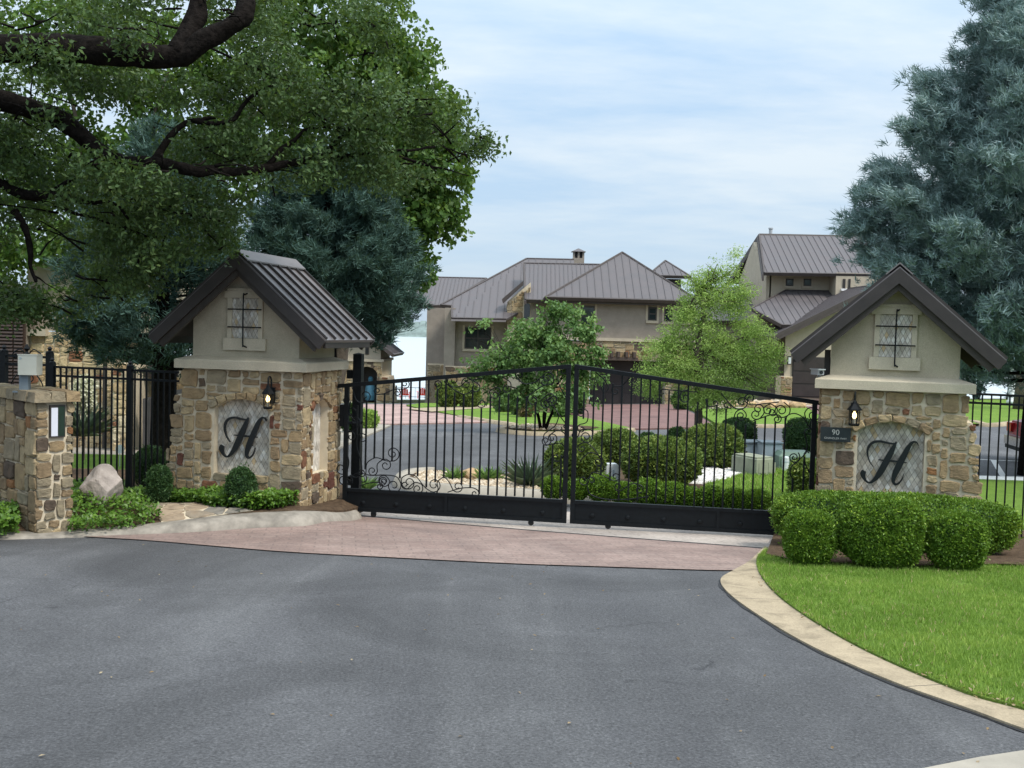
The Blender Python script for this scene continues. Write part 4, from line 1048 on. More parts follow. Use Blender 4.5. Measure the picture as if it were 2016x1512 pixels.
def leaf_frame(name, u0, u1, hinge_left, label, bars, conv):
    """one gate leaf in gate-plane coordinates (u along the gate, z up)"""
    e = empty(name, GA, math.atan2(GD.y, GD.x), label, 'gate', 'leaves of the double drive gate')
    ztop = lambda u: GTOP + (GPK - GTOP) * (1 - abs(u - GLEN / 2) / (GLEN / 2))
    zmid = GBOT + 0.315; sw = 0.06
    MB().box(u0, u0 + sw, -.028, .028, GBOT, ztop(u0)).build('stile', 'black_iron', e)
    MB().box(u1 - sw, u1, -.028, .028, GBOT, ztop(u1)).build('stile', 'black_iron', e)
    MB().bar((u0 - (0.1 if hinge_left else 0), 0, ztop(u0) - (0.005 if hinge_left else 0)), (u1 + (0 if hinge_left else 0.1), 0, ztop(u1)), .062, .055).build('top_rail', 'black_iron', e)
    MB().box(u0 + sw, u1 - sw, -.026, .026, zmid - .045, zmid).build('middle_rail', 'black_iron', e)
    MB().box(u0 + sw, u1 - sw, -.026, .026, GBOT, GBOT + .05).build('bottom_rail', 'black_iron', e)
    um = u0 + (u1 - u0) * (0.47 if hinge_left else 0.62)
    MB().box(um - .02, um + .02, -.025, .025, GBOT + .05, zmid - .045).build('divider', 'black_iron', e)
    pa = MB().box(u0 + sw, um - .02, -.008, .008, GBOT + .05, zmid - .045).build('kick_panel', 'black_iron', e)
    pb = MB().box(um + .02, u1 - sw, -.008, .008, GBOT + .05, zmid - .045).build('kick_panel', 'black_iron', e)
    for par, a, b_ in ((pa, u0 + sw, um), (pb, um, u1 - sw)):
        k = max(2, int((b_ - a) / 0.42))
        for i in range(k):
            c = a + (b_ - a) * (i + .5) / k
            MB().lathe([(.035, 0), (.03, .012), (.012, .018)], 10).build('rosette', 'black_iron', par).matrix_local = Matrix.Translation((c, -.008, GBOT + .12)) @ Matrix.Rotation(R(90), 4, 'X')
    for (t_, b_) in bars:
        tu, tz = conv(*t_); bu, bz = conv(*b_); u = (tu + bu) / 2
        if not (u0 + sw < u < u1 - sw): continue
        zt = min(tz, ztop(u) - .02); zb = max(bz, zmid) if bz < zmid + .12 else bz
        if abs(zt - (ztop(u) - .02)) < .10: zt = ztop(u) - .02
        MB().box(u - .011, u + .011, -.011, .011, zb, zt).build('bar', 'black_iron', e)
    return e
MIDU = gate_uv(1123, 880)[0]
B1 = [((258, 470), (245, 700)), ((328, 430), (313, 970)), ((398, 370), (383, 880)), ((470, 375), (452, 890)), ((540, 345), (520, 905)), ((607, 345), (580, 1040)), ((678, 295), (652, 1010)), ((748, 285), (718, 1025)),
      ((817, 280), (788, 1110)), ((885, 345), (857, 1070)), ((952, 300), (925, 1035)), ((1020, 370), (993, 1050)), ((1090, 385), (1065, 1090)), ((1160, 345), (1133, 1110)), ((1228, 490), (1203, 1165)),
      ((1300, 400), (1272, 1170)), ((1370, 400), (1342, 1175)), ((1440, 380), (1412, 1180)), ((1510, 400), (1482, 1180)), ((1582, 400), (1553, 1185)), ((1652, 440), (1625, 1190)), ((1715, 780), (1695, 1195)), ((1785, 770), (1770, 1195)), ((1850, 860), (1840, 1200))]
B2 = [((185, 330), (170, 520)), ((255, 280), (237, 640)), ((318, 260), (300, 920)), ((385, 270), (362, 960)), ((450, 235), (425, 1100)), ((518, 230), (492, 1100)), ((585, 240), (557, 1100)), ((650, 250), (622, 1110)), ((718, 265), (687, 1110)),
      ((783, 320), (755, 1115)), ((850, 320), (822, 1120)), ((918, 315), (890, 1130)), ((985, 400), (958, 1140)), ((1050, 380), (1027, 1145)), ((1120, 420), (1095, 1145)), ((1187, 450), (1160, 1150)), ((1255, 540), (1233, 1155)),
      ((1322, 560), (1305, 1160)), ((1392, 535), (1370, 1165)), ((1463, 505), (1440, 1165)), ((1535, 540), (1510, 1170)), ((1605, 510), (1582, 1170)), ((1735, 790), (1730, 1175)), ((1655, 940), (1652, 1170))]
G1 = leaf_frame('drive_gate_leaf', 0.0, MIDU - 0.024, True, 'left leaf of the black iron double gate, scrolls at its lower hinge corner', B1, Z4)
G2 = leaf_frame('drive_gate_leaf', MIDU + 0.024, GLEN, False, 'right leaf of the black iron double gate, its top rail falling to the right', B2, Z5)
cw, cc = -1, 1
for args in [
    # lower hinge corner, left leaf
    dict(pts=[(300, 980), (340, 1015), (480, 1015), (560, 1030), (592, 1075)], c1=(cw, .105, 1.5), c0=(cc, .045, 1.2)),
    dict(pts=[(600, 1085), (600, 1040), (650, 1012), (710, 1025), (780, 1110), (830, 1145)], c1=(cc, .10, 1.5), c0=(cc, .10, 1.3)),
    dict(pts=[(885, 1120), (880, 1070), (930, 1035), (970, 1070), (1000, 1130)], c0=(cw, .12, 0.6), c1=(cc, .08, 1.4)),
    dict(pts=[(320, 1000), (330, 920), (400, 880), (480, 905), (540, 905)], c1=(cc, .10, 1.5), c0=(cw, .07, 0.8)),
    dict(pts=[(410, 985), (410, 930), (450, 895)], c1=(cw, .085, 1.4), c0=(cw, .07, 1.4)),
    dict(pts=[(270, 1100), (360, 1075), (430, 1075)], c1=(cw, .05, 1.4)),
    dict(pts=[(500, 1085), (505, 1060), (470, 1020), (430, 1030), (420, 1060)], c1=(cc, .06, 1.4), c0=(cw, .08, 1.5)),
    dict(pts=[(650, 1120), (700, 1075), (750, 1085), (765, 1110)], c1=(cw, .075, 1.4), c0=(cw, .06, 1.2)),
    dict(pts=[(960, 1150), (1060, 1120), (1150, 1115), (1190, 1130)], c1=(cw, .06, 1.3)),
    # inside the hinge stile
    dict(pts=[(250, 720), (250, 800), (280, 900), (290, 980)], c0=(cw, .075, 1.4), c1=(cw, .12, .5)),
    dict(pts=[(160, 700), (150, 780), (185, 900), (175, 980)], c0=(cw, .08, 1.2), c1=(cw, .09, 1.2)),
    dict(pts=[(180, 580), (150, 620), (190, 670), (240, 655), (270, 620)], c1=(cc, .075, 1.0)),
    dict(pts=[(215, 330), (240, 420), (280, 450), (330, 440)], c1=(cc, .08, 1.2)),
    dict(pts=[(200, 440), (190, 530), (240, 590), (250, 530)], c1=(cc, .08, 1.0)),
    dict(pts=[(150, 400), (175, 385), (190, 420)], c1=(cw, .05, 1.2)),
    dict(pts=[(180, 1080), (230, 1010), (290, 1000)], c1=(cw, .08, .8), c0=(cw, .08, 1.1)),
    dict(pts=[(170, 1040), (200, 1020), (215, 1060)], c1=(cw, .055, 1.2), c0=(cc, .05, 1.0)),
    # under the top rail
    dict(pts=[(410, 385), (470, 375), (540, 345), (610, 342), (640, 335)], c1=(cc, .065, 1.4), c0=(cw, .05, 1.4)),
    dict(pts=[(555, 350), (570, 340), (585, 355)], c1=(cw, .045, 1.3)),
    dict(pts=[(870, 300), (880, 345), (905, 330)], c1=(cc, .06, 1.4)),
    dict(pts=[(930, 280), (1000, 340), (1090, 382), (1150, 350), (1160, 300)], c1=(cc, .09, 1.4)),
    dict(pts=[(1000, 325), (1060, 320), (1110, 275), (1140, 270)], c0=(cw, .09, 1.4)),
    dict(pts=[(1200, 300), (1160, 270), (1230, 260)], c0=(cw, .07, 1.2)),
    dict(pts=[(1205, 440), (1200, 480), (1245, 480), (1250, 450)], c1=(cc, .04, .8)),
    dict(pts=[(1330, 330), (1290, 360), (1300, 400)], c1=(cc, .06, 1.2), c0=(cw, .06, .8)),
    dict(pts=[(1390, 250), (1450, 290), (1455, 340)], c1=(cw, .06, 1.2)),
    dict(pts=[(1500, 260), (1560, 300), (1640, 290), (1690, 250)], c0=(cw, .06, 1.3), c1=(cw, .07, 1.3)),
    dict(pts=[(1600, 390), (1700, 320), (1780, 300), (1790, 250)], c1=(cc, .08, 1.4), c0=(cc, .08, 1.2)),
    dict(pts=[(1820, 200), (1830, 300), (1880, 400), (1895, 440)], c0=(cw, .07, 1.2)),
    dict(pts=[(1700, 420), (1760, 380), (1800, 400)], c1=(cw, .075, 1.5), c0=(cc, .075, 1.5)),
    # latch stile
    dict(pts=[(1765, 440), (1830, 540), (1890, 620)], c0=(cw, .06, 1.0)),
    dict(pts=[(1830, 560), (1800, 630), (1715, 700), (1730, 775), (1790, 770)], c1=(cc, .075, 1.4)),
    dict(pts=[(1770, 740), (1765, 700), (1830, 665), (1890, 710), (1880, 780)], c0=(cw, .07, 1.4)),
    dict(pts=[(1790, 770), (1850, 770), (1885, 830), (1840, 900)], c1=(cw, .06, 1.0)),
    dict(pts=[(1850, 640), (1860, 665), (1890, 660)], c1=(cc, .04, 1.2)),
]: stroke(G1, conv=Z4, **args)
for args in [
    dict(pts=[(260, 190), (320, 240), (350, 290)], c1=(cw, .06, 1.0)),
    dict(pts=[(400, 290), (450, 285), (500, 230)], c0=(cc, .06, 1.2)),
    dict(pts=[(150, 560), (200, 540), (205, 470), (170, 450)], c1=(cc, .06, 1.3), c0=(cc, .06, 1.2)),
    dict(pts=[(140, 640), (160, 600), (230, 600), (240, 650)], c1=(cw, .085, 1.6), c0=(cw, .06, .6)),
    dict(pts=[(150, 700), (200, 690), (270, 760), (320, 860)], c1=(cw, .06, 1.2), c0=(cc, .06, 1.2)),
    dict(pts=[(150, 820), (220, 760), (300, 790)], c1=(cw, .07, 1.2)),
    dict(pts=[(210, 970), (240, 900), (330, 930), (390, 960)], c1=(cc, .06, 1.3), c0=(cw, .07, 1.2)),
    dict(pts=[(200, 960), (220, 1050), (330, 1090), (500, 1090), (640, 1070)], c0=(cw, .06, 1.0)),
    dict(pts=[(440, 1030), (520, 980), (580, 990)], c1=(cw, .06, 1.2), c0=(cw, .06, 1.2)),
    dict(pts=[(860, 370), (870, 330), (920, 315)], c0=(cc, .065, 1.3)),
    dict(pts=[(740, 310), (850, 322), (985, 330)], c0=(cc, .04, .8)),
    dict(pts=[(1040, 380), (1060, 430), (1110, 430)], c1=(cc, .04, 1.0)),
    dict(pts=[(1150, 340), (1240, 440), (1300, 450), (1330, 430)], c1=(cc, .075, 1.4)),
    dict(pts=[(1190, 440), (1220, 445), (1215, 420)], c1=(cc, .045, 1.0)),
]: stroke(G2, conv=Z5, **args)
for args in [
    dict(pts=[(680, 250), (760, 280), (1000, 255), (1160, 240)], c0=(cw, .07, 1.6)),
    dict(pts=[(490, 480), (520, 390), (600, 345), (660, 390)], c1=(cw, .07, 1.5)),
    dict(pts=[(760, 525), (900, 475), (1050, 425), (1150, 430)], c1=(cw, .055, 1.5)),
    dict(pts=[(880, 480), (940, 400), (930, 320)], c1=(cc, .065, 1.3), c0=(cw, .07, 1.4)),
    dict(pts=[(960, 300), (1040, 270), (1130, 330), (1130, 400)], c1=(cw, .055, 1.3), c0=(cc, .06, 1.3)),
    dict(pts=[(1230, 240), (1320, 320), (1310, 420), (1230, 465)], c1=(cw, .09, 1.6)),
    dict(pts=[(1260, 540), (1290, 440), (1400, 410), (1520, 470), (1600, 590), (1690, 680)], c0=(cc, .06, .6)),
    dict(pts=[(1560, 480), (1545, 400), (1600, 330), (1690, 325)], c1=(cw, .09, 1.4)),
    dict(pts=[(1690, 490), (1640, 520), (1620, 590)], c1=(cc, .05, 1.0)),
    dict(pts=[(1560, 1000), (1450, 1110), (1340, 1210), (1330, 1320), (1370, 1380)], c0=(cc, .05, .5)),
    dict(pts=[(1450, 990), (1470, 1060), (1430, 1130), (1370, 1130)], c1=(cw, .06, 1.5)),
    dict(pts=[(1530, 1030), (1560, 1180), (1640, 1320)], c0=(cw, .05, .5)),
    dict(pts=[(1540, 700), (1580, 900), (1540, 1010)], c0=(cw, .06, 1.0)),
]: stroke(G2, conv=ZC, **args)
# casters under the leaves
for leaf, px in ((G1, 735), (G1, 1045), (G2, 1197)):
    u = gate_uv(px, 1035)[0]; q = GA + GD * u; zg = g(q.x, q.y)
    ca = MB().box(u - .032, u + .032, -.03, .03, zg + .055, GBOT).build('caster', 'black_iron', leaf)
    wl = MB().lathe([(.02, -.022), (.036, -.02), (.04, 0), (.036, .02), (.02, .022)], 14).build('wheel', 'rubber', ca)
    wl.matrix_local = Matrix.Translation((u, 0, zg + .05)) @ Matrix.Rotation(R(90), 4, 'X')
for ch in G2.children: ch.location.x -= MIDU + 0.024
G2.location = GA + GD * (MIDU + 0.024)
# hinge post
q0 = at(701, 955, 14.95); zg = g(q0.x, q0.y)
e = empty('gate_post', (q0.x, q0.y, zg - .05), math.atan2(GD.y, GD.x), 'thick black square post behind the hinge side of the left gate leaf', 'post')
hp = at(701, 697, 14.95).z - zg + .05
MB().box(-.062, .062, -.062, .062, 0, hp).build('post', 'black_iron', e)
MB().add([(-.07, -.07, hp), (.07, -.07, hp), (.07, .07, hp), (-.07, .07, hp), (0, 0, hp + .02)], [(0, 1, 2, 3), (0, 1, 4), (1, 2, 4), (2, 3, 4), (3, 0, 4)]).build('post_cap', 'black_iron', e)
for zz_ in (.45, hp - .35): MB().box(-.16, -.074, -.04, .04, zz_, zz_ + .12).build('hinge', 'black_iron', e)
q1 = local(LP, PW / 2 + .035, 1.25, 0)
e = empty('gate_operator_arm', (q1.x, q1.y, 1.25), LP.rotation_euler.z, 'black vertical gate hinge box on the gate side of the left pillar', 'gate hardware')
MB().box(0, .06, -.05, .05, 0, .3).build('housing', 'black_iron', e)
MB().bar((.05, 0, .05), (.28, .12, .05), .03, .04).build('arm', 'black_iron', e)

# ================================================================== IRON FENCES
def fence(name, label, A, B, zt, zb, spacing, posts, top_gap=0.12, r=0.010):
    A, B = Vector(A), Vector(B); d = B - A; ln = d.length; a = math.atan2(d.y, d.x)
    e = empty(name, (A.x, A.y, 0), a, label, 'fence')
    zt0, zt1 = zt; zb0, zb1 = zb
    T = lambda u: zt0 + (zt1 - zt0) * u / ln
    Bm = lambda u: zb0 + (zb1 - zb0) * u / ln
    for off in (0, top_gap): MB().bar((0, 0, zt0 - off), (ln, 0, zt1 - off), .03, .03).build('rail', 'black_iron', e)
    MB().bar((0, 0, zb0 + .08), (ln, 0, zb1 + .08), .03, .03).build('rail', 'black_iron', e)
    n = int(ln / spacing)
    for i in range(n):
        u = (i + .5) * ln / n; MB().box(u - r, u + r, -r, r, Bm(u) + .02, T(u)).build('picket', 'black_iron', e)
    for u in posts:
        p = MB().box(u - .035, u + .035, -.035, .035, Bm(u) - .1, T(u) + .05).build('post', 'black_iron', e)
        MB().lathe([(.045, 0), (.045, .015), (.02, .03), (.03, .05), (.01, .075)], 8, (u, 0, T(u) + .05)).build('finial', 'black_iron', p)
    return e
fa = at(103, 722, 14.4); fb = at(352, 733, 14.1)
fence('iron_fence', 'black iron picket fence left of the left pillar, before the stone villa', (fa.x, fa.y, 0), (fb.x, fb.y, 0), (fa.z, fb.z), (g(fa.x, fa.y) + .06, g(fb.x, fb.y) + .06), 0.082, [0.0, (at(255, 725, 14.2) - fa).length])
fa = at(1908, 775, 14.2); fb = at(2090, 783, 13.8)
fence('iron_fence', 'black iron picket fence right of the right pillar, at the edge of the photo', (fa.x, fa.y, 0), (fb.x, fb.y, 0), (fa.z, fb.z), (g(fa.x, fa.y) + .02, g(fb.x, fb.y) - .15), 0.108, [])
# ornamental garden gate at far left
ga, gb = at(8, 712, 14.6), at(98, 712, 14.5)
zt_ = at(50, 702, 14.5).z; ln = (gb - ga).length; z0_ = g(ga.x, ga.y)
e = empty('garden_gate', (ga.x, ga.y, 0), math.atan2(gb.y - ga.y, gb.x - ga.x), 'small ornamental iron gate with scrolls behind the cream box', 'gate')
for u in (0, ln):
    p = MB().box(u - .04, u + .04, -.04, .04, z0_ - .1, zt_ + .06).build('post', 'black_iron', e)
    MB().lathe([(.05, 0), (.05, .02), (.02, .035), (.035, .06), (.012, .09)], 8, (u, 0, zt_ + .06)).build('finial', 'black_iron', p)
for z in (zt_, zt_ - .11, zt_ - .75, z0_ + .12): MB().bar((.04, 0, z), (ln - .04, 0, z), .03, .03).build('rail', 'black_iron', e)
for i in range(5):
    u = ln * (i + 1) / 6; MB().box(u - .009, u + .009, -.009, .009, z0_ + .12, zt_ - .75).build('picket', 'black_iron', e)
    if i in (1, 3): MB().box(u - .009, u + .009, -.009, .009, zt_ - .11, zt_).build('picket', 'black_iron', e)
cx = ln / 2
for s_ in (-1, 1):
    P = [(cx + s_ * .05, zt_ - .70), (cx + s_ * .2, zt_ - .60), (cx + s_ * .24, zt_ - .40), (cx + s_ * .12, zt_ - .22)]
    P = [(v.x, v.y) for v in cat_rom([(p[0], p[1], 0) for p in P], 7)]; P = curl(P, s_, .10, 1.4)
    MB().tube([(p[0], 0, p[1]) for p in P], .009, 5).build('scroll', 'black_iron', e)
    P = [(cx + s_ * .02, zt_ + .02), (cx + s_ * .10, zt_ + .10), (cx + s_ * .2, zt_ + .05)]
    P = [(v.x, v.y) for v in cat_rom([(p[0], p[1], 0) for p in P], 7)]; P = curl(P, -s_, .045, 1.3)
    MB().tube([(p[0], 0, p[1]) for p in P], .009, 5).build('scroll', 'black_iron', e)
MB().lathe([(.03, 0), (.03, .03), (.015, .06), (.04, .10), (.01, .16)], 8, (cx, 0, zt_ + .01)).build('finial', 'black_iron', e)

# ================================================================== CALL BOX WALL (left edge)
P0 = gnd(70, 1058); d1 = Vector((.70, .714, 0)); d2 = Vector((-.714, .70, 0))
e = empty('entry_wall', (P0.x, P0.y, P0.z), math.atan2(.714, .70), 'rough stone entry wall with an inset intercom panel at the left edge', 'wall')
# local: x along the right face (d1), y along the front face (d2)
WL, WT, WH = 1.5, 0.43, (at(70, 793, P0.y).z - P0.z)
co = MB().box(.03, WT - .03, .03, WL, -.1, WH).build('stone_core', 'mortar', e)
m1 = lambda u, v, w_: (u, 0.03 - w_, v)
m2 = lambda u, v, w_: (0.03 - w_, u, v)
pv0 = at(105, 862, P0.y + .1).z - P0.z; pv1 = at(105, 798, P0.y + .1).z - P0.z
facing(co, m1, 0, WT, -.06, WH, lambda u, v: not (0.14 < u < .33 and pv0 - .02 < v < pv1 + .02), 0.048, (2, 4), (2, 6), 'stone_wall', .024, .016, .010, .007)
facing(co, m2, .02, WL, -.06, WH, lambda u, v: True, 0.052, (3, 6), (2, 6), 'stone_wall', .03, inset=.012)
def cap_stone(x0, x1, y0, y1):
    j = lambda: rng.uniform(-.012, .012)
    z0, z1 = WH + .004, WH + .125 + j()
    mb = MB().add([(x0 + j(), y0 + j(), z0), (x1 + j(), y0 + j(), z0), (x1 + j(), y1 + j(), z0), (x0 + j(), y1 + j(), z0), (x0 + j() + .01, y0 + .012 + j(), z1), (x1 - .01 + j(), y0 + .012 + j(), z1), (x1 - .01 + j(), y1 - .01, z1), (x0 + .01, y1 - .01, z1)],
             [(3, 2, 1, 0), (4, 5, 6, 7), (0, 1, 5, 4), (1, 2, 6, 5), (2, 3, 7, 6), (3, 0, 4, 7)]); mb.build('stone', 'stone_wall', co)
MB().box(.0, WT, .0, WL, WH, WH + .095).build('cap_bed', 'mortar', e)
for (a, b_) in ((-.04, .14), (.155, .30), (.315, WT + .05)): cap_stone(a, b_, -.05, .17)
y = .185
while y < WL: y2 = y + rng.uniform(.2, .42); cap_stone(-.045, .22, y, y2 - .014); cap_stone(.235, WT + .04, y, y2 - .014); y = y2
# intercom panel (flat, recessed between the stones)
e2 = empty('intercom_panel', e.matrix_basis @ Vector((.235, .0, pv0)), e.rotation_euler.z, 'dark framed intercom panel with white notice set into the entry wall', 'intercom')
ph = pv1 - pv0
MB().box(-.085, .085, -.004, .025, 0, ph).build('frame', 'dark_trim', e2)
MB().box(-.072, .0, -.008, -.0045, .015, ph - .03).build('notice', 'paper', e2)
MB().box(.004, .075, -.007, -.0045, .015, ph - .015).build('screen', 'screen_green', e2)
# cream box on its blue post
q = at(50, 770, P0.y + .35)
e3 = empty('call_box', (q.x, q.y, q.z - .01), R(4), 'cream metal box on a blue grey post atop the entry wall', 'call box')
bz = at(60, 736, q.y).z - q.z; bt_ = at(60, 698, q.y).z - q.z
MB().box(-.055, .045, -.04, .04, 0, bz + .02).build('post', 'steel_blue', e3)
MB().box(-.12, .12, -.06, .06, -.005, .012).build('base_plate', 'steel_blue', e3)
bx = MB().box(-.05, .155, -.09, .09, bz, bt_).build('box', 'box_cream', e3)
MB().box(-.055, .16, -.095, .095, bt_ + .001, bt_ + .012).build('lid', 'box_cream', bx)
MB().lathe([(.012, 0), (.012, .006)], 8).build('lock', 'cabinet_grey', bx).matrix_local = Matrix.Translation((-.02, -.09, bt_ - .03)) @ Matrix.Rotation(R(90), 4, 'X')
# ================================================================== HOUSES
class House:
    def __init__(s, name, label, px, Y):
        q = at(px, 700, Y); s.o = Vector((q.x, Y, g(q.x, Y))); s.e = empty(name, s.o, 0, label, 'house')
    def P(s, px, py, Y): return at(px, py, Y) - s.o
    def X(s, px, Y, py=700): return at(px, py, Y).x - s.o.x
    def Z(s, px, py, Y): return at(px, py, Y).z - s.o.z
    def block(s, name, mat, px0, px1, py_top, Y0, Y1, zb=None, py_bot=None, parent=None):
        pm = (px0 + px1) / 2; z1 = s.Z(pm, py_top, Y0); z0 = (s.Z(pm, py_bot, Y0) if py_bot else (-1.0 if zb is None else zb))
        return MB().box(s.X(px0, Y0, (py_top)), s.X(px1, Y0, py_top), Y0 - s.o.y, Y1 - s.o.y, z0, z1).build(name, mat, parent or s.e)
    def facing(s, parent, px0, px1, py0, py1, Y, cell=0.1, skip=None, wr=(2, 5), hr=(1, 3), zb=None, mat='stone', off=0.0):
        pm = (px0 + px1) / 2; x0, x1 = s.X(px0, Y, py0), s.X(px1, Y, py0); z1 = s.Z(pm, py0, Y); z0 = s.Z(pm, py1, Y) if zb is None else zb
        yy = Y - s.o.y
        facing(parent, lambda u, v, w_: (u, yy - off - w_, v), x0, x1, z0, z1, (lambda u, v: not skip(u, v)) if skip else (lambda u, v: True), cell, wr, hr, mat, 0.04, 0.016, 0.012, 0.03)
    def window(s, px0, px1, py0, py1, Y, cols=1, rows=1, trim='house_stucco_light', sill=True):
        x0, x1 = s.X(px0, Y), s.X(px1, Y); pm = (px0 + px1) / 2; z1, z0 = s.Z(pm, py0, Y), s.Z(pm, py1, Y); y = Y - s.o.y
        w_ = MB().box(x0, x1, y - .05, y + .02, z0, z1).build('window', 'dark_trim', s.e); f = .07
        for i in range(cols):
            for j in range(rows):
                a = x0 + f + (x1 - x0 - f) * i / cols; b_ = x0 + (x1 - x0 - f) * (i + 1) / cols; c = z0 + f + (z1 - z0 - f) * j / rows; d = z0 + (z1 - z0 - f) * (j + 1) / rows
                MB().box(a, b_, y - .056, y - .0505, c, d).build('pane', 'window_glass', w_)
        if sill: MB().box(x0 - .1, x1 + .1, y - .10, y + .01, z0 - .14, z0 - .003).build('sill', trim, w_)
        if trim:
            MB().box(x0 - .12, x0 - .003, y - .03, y + .01, z0, z1 + .12).build('trim', trim, w_); MB().box(x1 + .003, x1 + .12, y - .03, y + .01, z0, z1 + .12).build('trim', trim, w_)
        return w_
    def roof(s, pts, seam, mat='house_roof', tk=0.12, edge=True, only=None):
        """metal roof plane: convex polygon (local points), with its standing seams"""
        p = [Vector(q) for q in pts]; c = sum(p, Vector()) / len(p)
        nn = Vector((0, 0, 0))
        for i in range(len(p)): nn += (p[i] - c).cross(p[(i + 1) % len(p)] - c)
        nn.normalize()
        if nn.z < 0: nn = -nn
        p = [q - nn * (q - c).dot(nn) for q in p]
        ro = MB().slab(p, -nn * tk).build('roof', mat, s.e)
        dn = Vector((0, 0, -1)); dn = (dn - nn * dn.dot(nn)).normalized(); ac = nn.cross(dn).normalized()
        uv = [((q - c).dot(ac), (q - c).dot(dn)) for q in p]; u0, u1 = min(q[0] for q in uv), max(q[0] for q in uv); u = u0 + seam * .5
        while u < u1:
            hit = []
            for i in range(len(uv)):
                a, b_ = uv[i], uv[(i + 1) % len(uv)]
                if (a[0] - u) * (b_[0] - u) < 0: t_ = (u - a[0]) / (b_[0] - a[0]); hit.append(a[1] + (b_[1] - a[1]) * t_)
            if len(hit) >= 2 and max(hit) - min(hit) > .1:
                A = c + ac * u + dn * min(hit) + nn * .02; B_ = c + ac * u + dn * max(hit) + nn * .02
                MB().bar(A, B_, .018, .034, nn).build('standing_seam', mat, ro)
            u += seam
        if edge:
            for i in range(len(p)):
                if only is not None and i not in only: continue
                a, b_ = p[i], p[(i + 1) % len(p)]
                MB().bar(a - nn * .06, b_ - nn * .06, .10, .20, nn).build('roof_edge', 'house_trim', ro)
        return ro
def on_plane(h, px, py, a, b_, c):
    a, b_, c = Vector(a), Vector(b_), Vector(c); n_ = (b_ - a).cross(c - a); d = ray(px, py); o_ = CAMP - h.o
    return o_ + d * ((a - o_).dot(n_) / d.dot(n_))

# ---- big house behind the court
h = House('lake_house', 'large tan stucco house with grey metal hip roofs and dark garage, centre', 1130, 55)
h.block('wall', 'house_stucco', 1082, 1368, 586, 55, 66, py_bot=668)
MB().box(h.X(1078, 55, 668), h.X(1372, 55, 668), -.10, .02, h.Z(1225, 672, 55), h.Z(1225, 666, 55)).build('belt_course', 'house_stucco_light', h.e)
sb = h.block('stone_base', 'mortar', 1082, 1163, 672, 55.02, 65); h.facing(sb, 1082, 1163, 672, 800, 55.02, .12)
sb = h.block('stone_base', 'mortar', 1312, 1368, 672, 55.02, 65); h.facing(sb, 1312, 1368, 672, 800, 55.02, .12)
sb = h.block('lintel', 'mortar', 1163.5, 1311.5, 672, 55.03, 55.5, py_bot=710); h.facing(sb, 1163.5, 1311.5, 672, 708, 55.03, .12)
gdr = h.block('garage_door', 'garage_door', 1163.5, 1311.5, 706, 55.9, 56.1)
x0, x1 = h.X(1164, 55.9), h.X(1311, 55.9); zt = h.Z(1240, 711, 55.9)
for i in range(5):
    for j in range(4):
        a = x0 + (x1 - x0) * i / 5 + .05; b_ = x0 + (x1 - x0) * (i + 1) / 5 - .05; c = zt * j / 4 + .05; d = zt * (j + 1) / 4 - .05
        MB().box(a, b_, .875, .897, c, d).build('panel', 'garage_door', gdr)
zc = h.Z(1225, 703, 55)
for px in (1203, 1216, 1232, 1247): MB().box(h.X(px - 2.5, 55), h.X(px + 2.5, 55), -.6, .02, zc, zc + .28).build('corbel', 'timber', h.e)
MB().box(h.X(1196, 55), h.X(1254, 55), -.55, -.35, zc - .16, zc - .003).build('beam', 'timber', h.e)
h.window(1141, 1168, 603, 644, 55, 1, 2); h.window(1273, 1290, 605, 631, 55, 1, 2); h.window(1305, 1321, 607, 633, 55, 1, 2); h.window(1336, 1352, 608, 634, 55, 1, 2)
A, B_, Cc, D_ = h.P(1074, 585, 54.3), h.P(1378, 593, 54.3), h.P(1225, 497, 58.2), h.P(1226, 497, 58.2)
ex = Vector((0, 12.2, 0))
zl = (A.z + B_.z) / 2; A.z = B_.z = zl
h.roof([A, B_, Cc], .40)
bk = Vector((Cc.x, 8.5, Cc.z)); h.roof([A, Cc, bk, Vector((A.x, 12, zl))], .40); h.roof([B_, Cc, bk, Vector((B_.x, 12, zl))], .40)
MB().box(A.x + .1, B_.x - .1, -.5, .0, zl - .26, zl - .17).build('soffit', 'house_trim', h.e)
for px in (1086, 1362): MB().tube([(h.X(px, 55), -.12, h.Z(px, 592, 55)), (h.X(px, 55), -.12, .1)], .06, 6).build('downpipe', 'house_trim', h.e)
# middle wing
h.block('wall', 'house_stucco', 1046, 1083, 588, 56.8, 64)
r1, r2, e1 = h.P(1031, 518, 60.5), h.P(1190, 521, 60.5), h.P(1035, 590, 56.2)
e2 = on_plane(h, 1100, 592, r1, r2, e1); h.roof([r1, r2, e2, e1], .24)
MB().slab([h.P(1029, 519, 60.5), h.P(1032, 592, 56.1), h.P(1032, 599, 56.1), h.P(1029, 528, 60.5)], (.12, 0, 0)).build('barge_board', 'house_trim', h.e)
